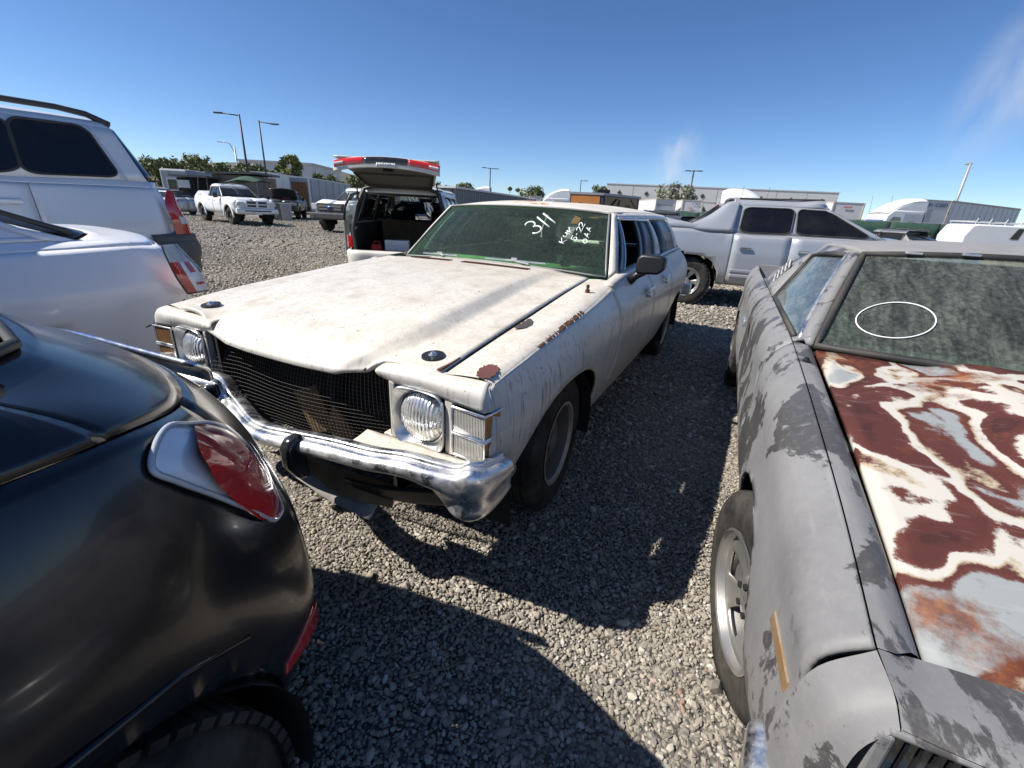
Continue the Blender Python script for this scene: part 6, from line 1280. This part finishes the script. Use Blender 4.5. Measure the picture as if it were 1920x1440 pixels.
# orange sided display trailer
W = empty('display_trailer', (5.25, 31.0, 0), 0, 'trailer with orange end and black and tan printed side beyond the wagon roof', 'trailer')
b = B(); b.add([(-2.1, .5, .5), (0, 0, .5), (3.05, 3.0, .5), (.95, 3.5, .5), (-2.1, .5, 2.60), (0, 0, 2.60), (3.05, 3.0, 2.60), (.95, 3.5, 2.60)], [(3, 2, 1, 0), (4, 5, 6, 7), (0, 1, 5, 4), (1, 2, 6, 5), (2, 3, 7, 6), (3, 0, 4, 7)]); b.build('body', MT['dark_plastic'], W)
def face(nm, p0, p1, u0, u1, z0, z1, mat, off=.03):
    d = Vector((p1[0] - p0[0], p1[1] - p0[1], 0)); n = Vector((d.y, -d.x, 0)).normalized() * off; a = Vector((*p0, 0)) + d * u0 + n; c = Vector((*p0, 0)) + d * u1 + n
    return B().add([(a.x, a.y, z0), (c.x, c.y, z0), (c.x, c.y, z1), (a.x, a.y, z1), (a.x - n.x, a.y - n.y, z0), (c.x - n.x, c.y - n.y, z0), (c.x - n.x, c.y - n.y, z1), (a.x - n.x, a.y - n.y, z1)], [(0, 1, 2, 3), (0, 4, 5, 1), (3, 2, 6, 7), (0, 3, 7, 4), (1, 5, 6, 2)]).build(nm, mat, W)
org = simple('orange_panel', (.58, .215, .05), .6, var=.15, vs=1.5); tan_ = simple('tan_print', (.36, .23, .13), .7, var=.2, vs=2)
A_, Bq, Cq = (-2.1, .5), (0, 0), (3.05, 3.0)
face('orange_panel', A_, Bq, .04, .90, .7, 2.46, org); face('printed_panel', Bq, Cq, .04, .94, .7, 2.46, tan_); face('roof_edge', A_, Bq, -.02, 1.0, 2.5, 2.64, MT['grey_body'], .06); face('roof_edge', Bq, Cq, 0, 1.02, 2.5, 2.64, MT['grey_body'], .06)
for u0, z0, u1, z1, w_ in ((.05, 1.5, .30, 2.35, .10), (.32, 1.3, .40, 2.3, .07), (.70, 2.42, .94, 1.7, .04), (.5, 1.0, .62, 1.6, .06)):
    d = Vector((3.05, 3.0, 0)); n = Vector((3.0, -3.05, 0)).normalized() * .045; a = d * u0 + n; c = d * u1 + n; b = B(); e = d.normalized() * w_ * 3; b.add([(a.x, a.y, z0), (a.x + e.x, a.y + e.y, z0), (c.x + e.x, c.y + e.y, z1), (c.x, c.y, z1)], [(0, 1, 2, 3)]); b.build('printed_shape', MT['void'], W)
b = B(); d = Vector((3.05, 3.0, 0)); n = Vector((3.0, -3.05, 0)).normalized() * .05
for u0, u1, z0, z1 in ((.60, .62, 1.65, 1.98), (.70, .72, 1.65, 1.98), (.60, .72, 1.94, 2.0), (.655, .668, 1.62, 1.86)):
    a = d * u0 + n; c = d * u1 + n; b.add([(a.x, a.y, z0), (c.x, c.y, z0), (c.x, c.y, z1), (a.x, a.y, z1)], [(0, 1, 2, 3)])
b.build('printed_emblem', MT['void'], W)
d = Vector((2.1, -.5, 0)); n = Vector((-.5, -2.1, 0)).normalized() * .045; a = Vector((-2.1, .5, 0)) + d * .3 + n; c = Vector((-2.1, .5, 0)) + d * .72 + n; B().add([(a.x, a.y, 1.85), (c.x, c.y, 1.72), (c.x, c.y, 1.86), (a.x, a.y, 2.02)], [(0, 1, 2, 3)]).build('printed_shape', MT['void'], W)
b = B(); b.obox((.1, 1.0, 2.76), (.85, .7, .24)); b.build('roof_air_conditioner', MT['black'], W, bev=.08)
for x, y in ((-.5, 1.6), (1.2, 2.6)): b = B(); b.lathe([(.001, -.12), (.36, -.11), (.36, .11), (.001, .12)], 16, 'y', c=(x, y, .36)); b.build('wheel', MT['rubber'], W)
# semi tractors
def semi(nm, loc, rz, label, s=1.0, roof_only=False):
    W = empty(nm, loc, rz, label, 'truck'); W.scale = (s, s, s); wm = MT['far_white']
    # x forward; sleeper behind
    b = B(); b.prism([(-2.6, .9), (-2.6, 3.0), (.0, 3.0), (.45, 2.55), (.6, 1.9), (.6, .9)], 'y', -1.2, 1.2); b.build('cab', wm, W, smooth=True, angle=30, bev=.10)
    o = patch('roof_fairing', [[(-2.62, y, 4.0 - .25 * abs(y / 1.15) ** 3) for y in (-1.15, -.6, 0, .6, 1.15)], [(-1.6, y, 3.93 - .25 * abs(y / 1.15) ** 3) for y in (-1.15, -.6, 0, .6, 1.15)], [(-.6, y, 3.55 - .2 * abs(y / 1.15) ** 3) for y in (-1.13, -.6, 0, .6, 1.13)], [(.42, y * .95, 2.78 - .1 * abs(y / 1.15) ** 3) for y in (-1.12, -.6, 0, .6, 1.12)]], wm, W, thick=.05)
    for sd in (1, -1):
        b = B(); b.add([(-2.62, sd * 1.15, 3.75), (-1.6, sd * 1.15, 3.68), (-.6, sd * 1.13, 3.35), (.42, sd * 1.07, 2.68), (.0, sd * 1.16, 2.90), (-2.62, sd * 1.17, 2.90)], [(0, 1, 2, 3, 4, 5)]); b.build('fairing_side', wm, W)
        b = B(); b.add([(-.75, sd * 1.215, 1.75), (.30, sd * 1.215, 1.75), (.22, sd * 1.215, 2.10), (-.05, sd * 1.215, 2.45), (-.70, sd * 1.215, 2.45)], [(0, 1, 2, 3, 4)]); b.build('door_window', MT['dark_glass'], W)
        b = B(); b.box(-1.95, -1.45, *sorted((sd * 1.2, sd * 1.225)), 1.75, 2.15); b.build('sleeper_window', MT['dark_glass'], W, bev=.03); b = B(); b.box(-2.55, -.95, *sorted((sd * 1.2, sd * 1.212)), 1.1, 2.75); b.build('sleeper_panel', MT['silver_car'], W)
        b = B(); b.box(-3.15, -2.65, *sorted((sd * 1.0, sd * 1.2)), 1.0, 3.2); b.build('side_extender', MT['grey_body'], W)
        for x in (1.5, -3.4): b = B(); b.lathe([(.001, -.15), (.3, -.14), (.5, -.13), (.5, .13), (.3, .14), (.001, .15)], 20, 'y', c=(x, sd * 1.02, .5)); b.build('wheel', MT['rubber'], W)
    b = B(); b.add([(.64, -1.05, 1.85), (.64, 1.05, 1.85), (.40, .98, 2.62), (.40, -.98, 2.62)], [(0, 1, 2, 3)]); b.build('windshield', MT['dark_glass'], W)
    b = B(); b.prism([(.6, .6), (.6, 1.85), (1.6, 1.65), (2.2, 1.35), (2.35, .6)], 'y', -.95, .95); b.build('hood', wm, W, smooth=True, angle=30, bev=.12); b = B(); b.box(2.2, 2.45, -1.15, 1.15, .4, .8); b.build('front_bumper', MT['grey_body'], W, bev=.06)
    b = B(); b.box(-4.4, 1.8, -.45, .45, .55, .9); b.build('chassis', MT['void'], W)
    for y in (-1.1, 1.1): b = B(); b.tube([(.4, y, 2.5), (.5, y * 1.03, 4.1)], .012, 4); b.build('antenna', MT['black'], W)
    return W
semi('sleeper_truck', (29.2, 38.9, 0), 3.14, 'white sleeper cab semi truck with streamlined roof before the lettered trailer', .93)
semi('sleeper_truck', (19.6, 41.5, 0), -1.45, 'white semi truck whose tall roof rises above the silver pickup cab', 1.02)
semi('sleeper_truck', (2.6, 50.0, 0), 3.05, 'white semi truck with curved roof beside the orange trailer', .90)
semi('sleeper_truck', (-6.0, 55.5, 0), 3.1, 'white semi truck with dark sleeper behind the long corrugated shed', .92)
# ------------------------------------------------------------------ sheds and buildings
MT['corr'] = simple('corrugated_grey_steel', (.22, .23, .235), .55, .3, var=.2, vs=2); MT['tan_wall'] = simple('weathered_tan_siding', (.27, .22, .16), .85, var=.4, vs=2); MT['conc'] = simple('painted_concrete_wall', (.62, .61, .58), .8, var=.08, vs=.3); MT['conc2'] = simple('grey_painted_band', (.50, .49, .47), .8, var=.08, vs=.3)
W = empty('corrugated_shed', (-4.55, 32.0, 0), math.atan2(21.0, 6.15), 'long low shed of grey corrugated steel with pale roof behind the minivan', 'shed')
b = B(); n_ = 200; Ld = 21.9; V = []
for i in range(n_ + 1): x = Ld * i / n_; y = -.05 * (1 if (i // 2) % 2 else -1); V.append([(x, y, 0), (x, y, 2.5)])
b.grid(V).build('corrugated_wall', MT['corr'], W); b = B(); b.box(-.2, Ld + .2, -.25, 5, 2.5, 2.62); b.build('roof', MT['white_body'], W); b = B(); b.box(0, Ld, .1, 4.8, 0, 2.5); b.build('inner_walls', MT['corr'], W)
for i in range(4): b = B(); b.box(-.06, .0, .3 + i * 1.1, 1.1 + i * 1.1, .1, 2.35); b.build('end_panel', MT['white_body'] if i % 2 == 0 else MT['corr'], W)
W = empty('warehouse', (22.2, 128, 0), math.atan2(-10, 54.5), 'large white concrete warehouse with diamond emblems along the horizon', 'building'); Lw = 55.4
for i in range(8):      # tilt-up wall panels with recessed joints
    x0 = Lw * i / 8; b = B(); b.box(x0 + .05, x0 + Lw / 8 - .05, 0, .5, 0, 8.9); pn = b.build('wall_panel', MT['conc'], W)
    b = B(); M = Matrix.Translation((x0 + Lw / 16, -.05, 6.9)) @ Matrix.Rotation(pi / 4, 4, 'Y'); b.box(-.42, .42, -.05, .05, -.42, .42, M); b.build('diamond_emblem', MT['dark_plastic'], pn)
    for z in (3.2, 5.6): b = B(); b.box(x0, x0 + Lw / 8, -.06, .0, z - .12, z + .12); b.build('wall_band', MT['conc2'], pn)
    if i in (0, 1, 5): b = B(); b.box(x0 + 1, x0 + 2.6, -.07, 0, 4.0, 5.2); b.build('window', MT['dark_glass'], pn)
b = B(); b.box(0, Lw, .4, 40, 0, 8.8); b.build('inner_block', MT['conc2'], W); b = B(); b.box(-.1, Lw + .1, -.1, .6, 8.88, 9.1); b.build('parapet_cap', MT['conc'], W)
W = empty('warehouse', (-64, 110, 0), .05, 'pale flat warehouse roof behind the dark trees', 'building'); b = B(); b.box(0, 16, 0, 20, 0, 8.6); b.build('wall', MT['conc'], W); b = B(); b.box(-.3, 16.3, -.3, 20.3, 8.6, 9.0); b.build('parapet', MT['conc2'], W)
for i in range(3): b = B(); b.box(1 + i * 5, 4 + i * 5, -.05, 0, 4, 6); b.build('window', MT['dark_glass'], W)
W = empty('travel_trailer', (-31.6, 42, 0), .1, 'grey travel trailer with dark framed window at the lot edge', 'trailer'); b = B(); b.box(0, 2.3, 0, 6, .5, 3.25); b.build('body', MT['grey_body'], W, bev=.15); b = B(); b.box(.5, 1.4, -.04, 0, 1.5, 2.5); b.build('window_frame', MT['white_body'], W); b = B(); b.box(.6, 1.3, -.06, -.03, 1.6, 2.4); b.build('window', MT['dark_glass'], W)
for x in (.4, 1.9): b = B(); b.lathe([(.001, -.1), (.36, -.1), (.36, .1), (.001, .1)], 14, 'x', c=(x, 3, .36)); b.build('wheel', MT['rubber'], W)
W = empty('lean_to', (-29.0, 40, 0), .05, 'black lean-to of tarps and pipes with a small white sign', 'shelter'); b = B(); b.box(0, 2.6, .4, 3, 0, 2.55); b.build('tarp_wall', MT['void'], W); b = B(); b.box(-.2, 2.9, -.3, 3.2, 2.6, 2.75); b.build('roof_sheet', MT['grey_plastic'], W); b = B(); b.box(.3, 1.25, -.02, .02, 1.75, 2.35); b.build('white_sign', MT['white_body'], W)
for x, y, t_ in ((1.6, 0, .4), (2.0, -.1, -.5), (2.5, .1, .15), (1.3, .1, 0)): b = B(); b.tube([(x, y, 0), (x + t_, y, 2.6)], .05, 6); b.build('pipe', MT['tan_wall'] if t_ > 0 else MT['black'], W)
W = empty('wooden_shed', (-27.0, 42, 0), .04, 'tan weathered shed with flat dark roof behind the white pickup', 'shed'); b = B(); b.box(0, 3.6, .05, 4, 0, 3.0); b.build('inner_walls', MT['tan_wall'], W); b = B(); b.prism([(-.3, 3.0), (3.9, 3.15), (3.9, 3.32), (-.3, 3.15)], 'y', -.4, 4.3); b.build('roof', MT['grey_plastic'], W)
for i in range(16): b = B(); b.box(i * .225 + .008, i * .225 + .217, -.02, .04, 0, 3.0); b.build('plank', MT['tan_wall'], W)
W = empty('canopy', (-23.6, 38, 0), .03, 'dark green pop-up canopy beside the white pickup cab', 'canopy'); o = patch('canopy_top', [[(0, 0, 2.25), (1.2, -.1, 2.5), (2.6, 0, 2.4)], [(0, 1.2, 2.5), (1.2, 1.2, 2.85), (2.6, 1.2, 2.55)], [(0, 2.4, 2.3), (1.2, 2.4, 2.5), (2.6, 2.4, 2.4)]], MT['green_mesh'], W, thick=.02)
for x, y in ((.05, .05), (2.55, .05), (.05, 2.35), (2.55, 2.35)): b = B(); b.tube([(x, y, 0), (x, y, 2.35)], .025, 6); b.build('leg', MT['grey_body'], W)
for i, (x, y, sz, m_) in enumerate(((-15.6, 30.4, .62, 'grey_plastic'), (-14.95, 30.1, .55, 'grey_body'))):
    W = empty('trash_bin', (x, y, 0), .2 * i, ['dark grey plastic bin by the dark pickup', 'pale grey plastic bin by the dark pickup'][i], 'bin'); b = B(); b.add([(-sz * .4, -sz * .4, 0), (sz * .4, -sz * .4, 0), (sz * .4, sz * .4, 0), (-sz * .4, sz * .4, 0), (-sz * .5, -sz * .5, 1.0), (sz * .5, -sz * .5, 1.0), (sz * .5, sz * .5, 1.0), (-sz * .5, sz * .5, 1.0)], [(3, 2, 1, 0), (0, 1, 5, 4), (1, 2, 6, 5), (2, 3, 7, 6), (3, 0, 4, 7)]); o = b.build('tub', MT[m_], W, bev=.03)
    b = B(); b.box(-sz * .53, sz * .53, -sz * .53, sz * .53, .98, 1.06); b.build('lid', MT[m_], W, bev=.02)
# fence with green fabric
W = empty('screen_fence', (9.2, 33.0, 0), math.atan2(-2.6, 20.5), 'chain link fence covered in dark green privacy fabric', 'fence'); Lf = 24.0
for i in range(9): b = B(); b.tube([(i * 3.0, .03, 0), (i * 3.0, .03, 1.86)], .03, 6); b.build('post', MT['grey_body'], W)
for i in range(8):
    V = [[(x, .02 * sin(x * 3.1 + z), z) for z in (.05, .6, 1.2, 1.80 + .02 * sin(x * 4))] for x in np.linspace(i * 3.0, i * 3.0 + 3.0, 10)]; o = B().grid(V).build('fabric_panel', MT['green_mesh'], W, smooth=True); solidify(o, .01, 0)
b = B(); b.tube([(0, .03, 1.84), (Lf, .03, 1.84)], .022, 6); b.build('top_rail', MT['grey_body'], W)
W = empty('banner_post', (11.9, 29.5, 0), 0, 'red cloth banner on a thin post by the green fence', 'banner'); b = B(); b.tube([(0, 0, 0), (0, 0, 2.3)], .025, 6); b.build('post', MT['grey_body'], W); o = patch('red_cloth', [[(-.12, 0, 1.60), (.05, -.06, 1.58), (.14, .02, 1.62)], [(-.10, 0, 1.95), (.07, -.07, 1.95), (.18, .02, 1.95)], [(-.05, 0, 2.24), (.08, -.05, 2.26), (.20, .02, 2.22)]], MT['bright_red'], W, thick=.02)
# ------------------------------------------------------------------ lamp posts
MT['pole_dark'] = simple('dark_bronze_pole', (.045, .042, .04), .5, .3); MT['pole_grey'] = simple('galvanised_pole', (.36, .37, .38), .5, .4)
def lamp_post(loc, h, arms, mat, label, r=.11, curve=False):
    W = empty('lamp_post', loc, 0, label, 'lamp post'); b = B(); b.tube([(0, 0, 0), (0, 0, h)], [r, r * .7], 8); b.build('pole', mat, W, smooth=True)
    b = B(); b.box(-.2, .2, -.2, .2, 0, .5); b.build('base', mat, W)
    for ax_, ay, dz in arms:
        d = Vector((ax_, ay, 0)).normalized(); b = B()
        pts = [(0, 0, h - (.9 if curve else .12)), (ax_ * .35, ay * .35, h + dz * .7), (ax_ * .7, ay * .7, h + dz), (ax_, ay, h + dz)] if curve else [(0, 0, h - .12), (ax_, ay, h - .12 + dz)]
        b.tube(pts, r * .42, 6); b.build('arm', mat, W, smooth=True); b = B(); b.obox((ax_ + d.x * .25, ay + d.y * .25, h + dz - (.02 if curve else .12)), (.75, .32, .12), rz=atan2(ay, ax_)); b.build('lamp_head', mat, W, bev=.03)
    return W
lamp_post((-25.5, 45, 0), 8.1, [(-1.6, 0, .15)], MT['pole_dark'], 'tall dark lamp post with one long arm by the tan shed'); lamp_post((-26.45, 50, 0), 8.4, [(1.3, 0, -.15)], MT['pole_dark'], 'dark lamp post with short arm towards the box truck body', .10)
lamp_post((-46.9, 80, 0), 8.6, [(-2.0, 0, .7)], MT['pole_grey'], 'pale grey street lamp with curved arm before the trees', .16, True); lamp_post((-6.0, 90, 0), 8.3, [(-.9, 0, .1), (.9, 0, .0)], MT['pole_dark'], 'dark twin arm lamp post beyond the corrugated shed', .14)
lamp_post((24.2, 70, 0), 7.8, [(-.55, 0, 0), (.6, 0, .05)], MT['pole_dark'], 'dark lamp post in front of the dusty warehouse tree', .13); lamp_post((41.4, 46.5, 0), 7.4, [(.02, .06, .1)], MT['pole_grey'], 'grey lamp post rising behind the lettered trailer', .15); lamp_post((12.6, 105, 0), 8.0, [(.8, 0, 0)], MT['pole_dark'], 'thin distant lamp post left of the warehouse', .12)
# ------------------------------------------------------------------ trees
def leaf_mat(name, a, b_):
    t = NT(name); g = t.node('ShaderNodeNewGeometry'); t.set(base=t.mix(g.outputs['Random Per Island'], a, b_), rough=.7, spec=.3); return t.m
MT['leaf'] = leaf_mat('olive_leaves', (.10, .125, .05), (.22, .23, .105)); MT['leaf2'] = leaf_mat('dusty_leaves', (.16, .17, .11), (.28, .275, .19)); MT['leaf3'] = leaf_mat('yellow_green_leaves', (.12, .145, .05), (.24, .24, .09)); MT['bark'] = simple('bark', (.09, .07, .05), .9, var=.4)
def tree(loc, h, rx, mat, label, n=2600, leaf=.22, clumps=16, trunk=None, group=None, zlow=.25, flat=.0, seed=0):
    rg = np.random.default_rng(seed + int(abs(loc[0] * 13 + loc[1] * 7))); W = empty('tree', loc, 0, label, 'tree', group)
    b = B(); cz = h * (zlow + 1) / 2; hz = h * (1 - zlow) / 2; b.tube([(0, 0, -.1), (.06 * rx, 0, h * .3), (-.05 * rx, .04 * rx, h * .75)], [.045 * h * .5, .035 * h * .5, .01 * h * .5], 7)
    C = []
    for i in range(clumps):
        a = rg.uniform(0, 2 * pi); r_ = sqrt(rg.random()) * .78; z = rg.uniform(-.8, .75); s_ = sqrt(max(.15, 1 - z * z)); C.append((rx * r_ * s_ * cos(a), rx * r_ * s_ * sin(a), cz + hz * z, rx * rg.uniform(.22, .42)))
    for c in C[:7]: b.tube([(0, 0, h * .28), (c[0] * .5, c[1] * .5, (h * .3 + c[2]) / 2), (c[0] * .9, c[1] * .9, c[2])], [.02 * h * .4, .014 * h * .4, .004 * h], 5)
    b.build('trunk', MT['bark'], W, smooth=True)
    C = np.array(C); k = rg.integers(0, clumps, n); d = rg.normal(0, 1, (n, 3)); d /= np.linalg.norm(d, axis=1, keepdims=True); rad = C[k, 3] * rg.uniform(.45, 1.12, n)
    P = C[k, :3] + d * rad[:, None] * [1, 1, .8]; u = rg.normal(0, 1, (n, 3)); u /= np.linalg.norm(u, axis=1, keepdims=True); v = np.cross(u, rg.normal(0, 1, (n, 3))); v /= np.linalg.norm(v, axis=1, keepdims=True); s_ = leaf * rg.uniform(.6, 1.3, (n, 1))
    V = np.stack([P - u * s_ * .9, P + v * s_ * .45, P + u * s_ * .9, P - v * s_ * .45], 1).reshape(-1, 3); F = [(4 * i, 4 * i + 1, 4 * i + 2, 4 * i + 3) for i in range(n)]
    cr = mesh('crown', V, F, mat, W); return W
for i, (x, y, h, r_) in enumerate(((-56, 72, 6.0, 3.5), (-52, 70, 6.3, 3.4), (-48.5, 71, 6.2, 3.5), (-45, 69, 6.5, 3.4), (-41.8, 71, 6.2, 3.2), (-38.8, 70, 5.6, 2.8), (-36.5, 72, 5.2, 2.4))): tree((x, y, 0), h, r_, MT['leaf'], 'dense olive green tree in the row behind the sheds', 2800, .30, 20, group='dense tree row behind the sheds', zlow=.05)
tree((-35.4, 75, 0), 7.8, 2.3, MT['leaf3'], 'tall lighter green tree above the white box truck body', 2200, .26, 16); tree((-38.6, 78, 0), 6.4, 1.6, MT['leaf3'], 'small yellow green tree left of the tall lighter tree', 1300, .24, 10)
for i, (x, y, h) in enumerate(((-31.5, 76, 5.9), (-28, 77, 5.4), (-24.8, 76, 5.6), (-22.0, 78, 5.2))): tree((x, y, 0), h, 2.5, MT['leaf'], 'bushy olive tree in the row behind the grey box trailer', 2000, .28, 14, group='trees behind the grey box trailer', zlow=.05)
tree((-10.6, 62, 0), 4.4, 1.9, MT['leaf3'], 'round green tree just right of the open tailgate', 1500, .22, 12); tree((-7.6, 64, 0), 4.3, 1.7, MT['leaf'], 'darker round tree beside the one right of the tailgate', 1500, .22, 12)
tree((2.4, 92, 0), 5.9, 3.2, MT['leaf'], 'broad green tree beyond the small containers', 2200, .30, 16, zlow=.1); tree((-.6, 88, 0), 5.6, 1.1, MT['leaf'], 'narrow dark tree beside the twin arm lamp post', 1200, .24, 9, zlow=.05); tree((-2.2, 89, 0), 5.9, 1.0, MT['leaf'], 'narrower dark tree nearest the twin arm lamp post', 1200, .24, 9, zlow=.05)
tree((26.0, 82, 0), 7.0, 3.4, MT['leaf2'], 'dusty grey green tree before the warehouse middle', 2600, .28, 18); tree((30.6, 84, 0), 5.6, 2.0, MT['leaf2'], 'thin dusty tree right of the warehouse tree', 900, .26, 10); tree((17.4, 104, 0), 7.0, 2.6, MT['leaf3'], 'round tree at the warehouse left corner', 1700, .3, 12); tree((53.6, 92, 0), 6.0, 2.6, MT['leaf3'], 'round bright green tree before the warehouse right end', 1700, .28, 12)
# hill on the horizon
V = [];
for x in np.linspace(-420, -60, 40):
    hh = np.interp(x, [-420, -300, -190, -150, -110, -80, -60], [10, 24, 30, 24, 15, 6, 0]); V.append([(x, 380, 0), (x, 395, hh * .7), (x, 410, hh), (x, 470, hh * .6), (x, 520, 0)])
hill = B().grid(V).build('hill', simple('dry_scrub_hill', (.075, .085, .06), .95, var=.4, vs=.05, c2=(.12, .11, .08)), smooth=True); tag(hill, 'dark scrub covered hill on the horizon', 'hill', kind='structure')
# ------------------------------------------------------------------ drifting dust
def dust_mat(dens, seed):
    t = NT('drifting_dust'); t.t.nodes.remove(t.b); v = t.node('ShaderNodeVolumePrincipled'); v.inputs['Color'].default_value = (1, .985, .96, 1); v.inputs['Anisotropy'].default_value = .0
    ln = t.node('ShaderNodeVectorMath', operation='LENGTH'); t.link(t.coord(), ln.inputs[0]); fall = t.ramp(ln.outputs['Value'], [(.05, 1), (.95, 0)], 'EASE')
    n = t.ramp(t.noise(1.7, 4, .6, loc=(seed, 0, seed), dist=.6), [(.40, 0), (.72, 1)]); t.link(t.math('MULTIPLY', t.math('MULTIPLY', fall, n), dens), v.inputs['Density']); t.link(v.outputs[0], t.out.inputs['Volume']); return t.m
def dust(loc, scale, dens, seed, label, rot=0):
    b = B().lathe([(cos(a), sin(a)) for a in np.linspace(-pi / 2, pi / 2, 14)], 24, 'z'); o = b.build('dust_cloud', dust_mat(dens, seed)); o.location = loc; o.scale = scale; o.rotation_euler = (0, rot, 0); return tag(o, label, 'dust', kind='stuff')
dust((26, 84, 9), (5.5, 4, 9), .30, 1.3, 'faint plume of pale dust rising by the dusty warehouse tree', .15)
dust((66, 72, 21), (8, 6, 17), .12, 4.1, 'faint tall plume of dust drifting across the sky', .35)
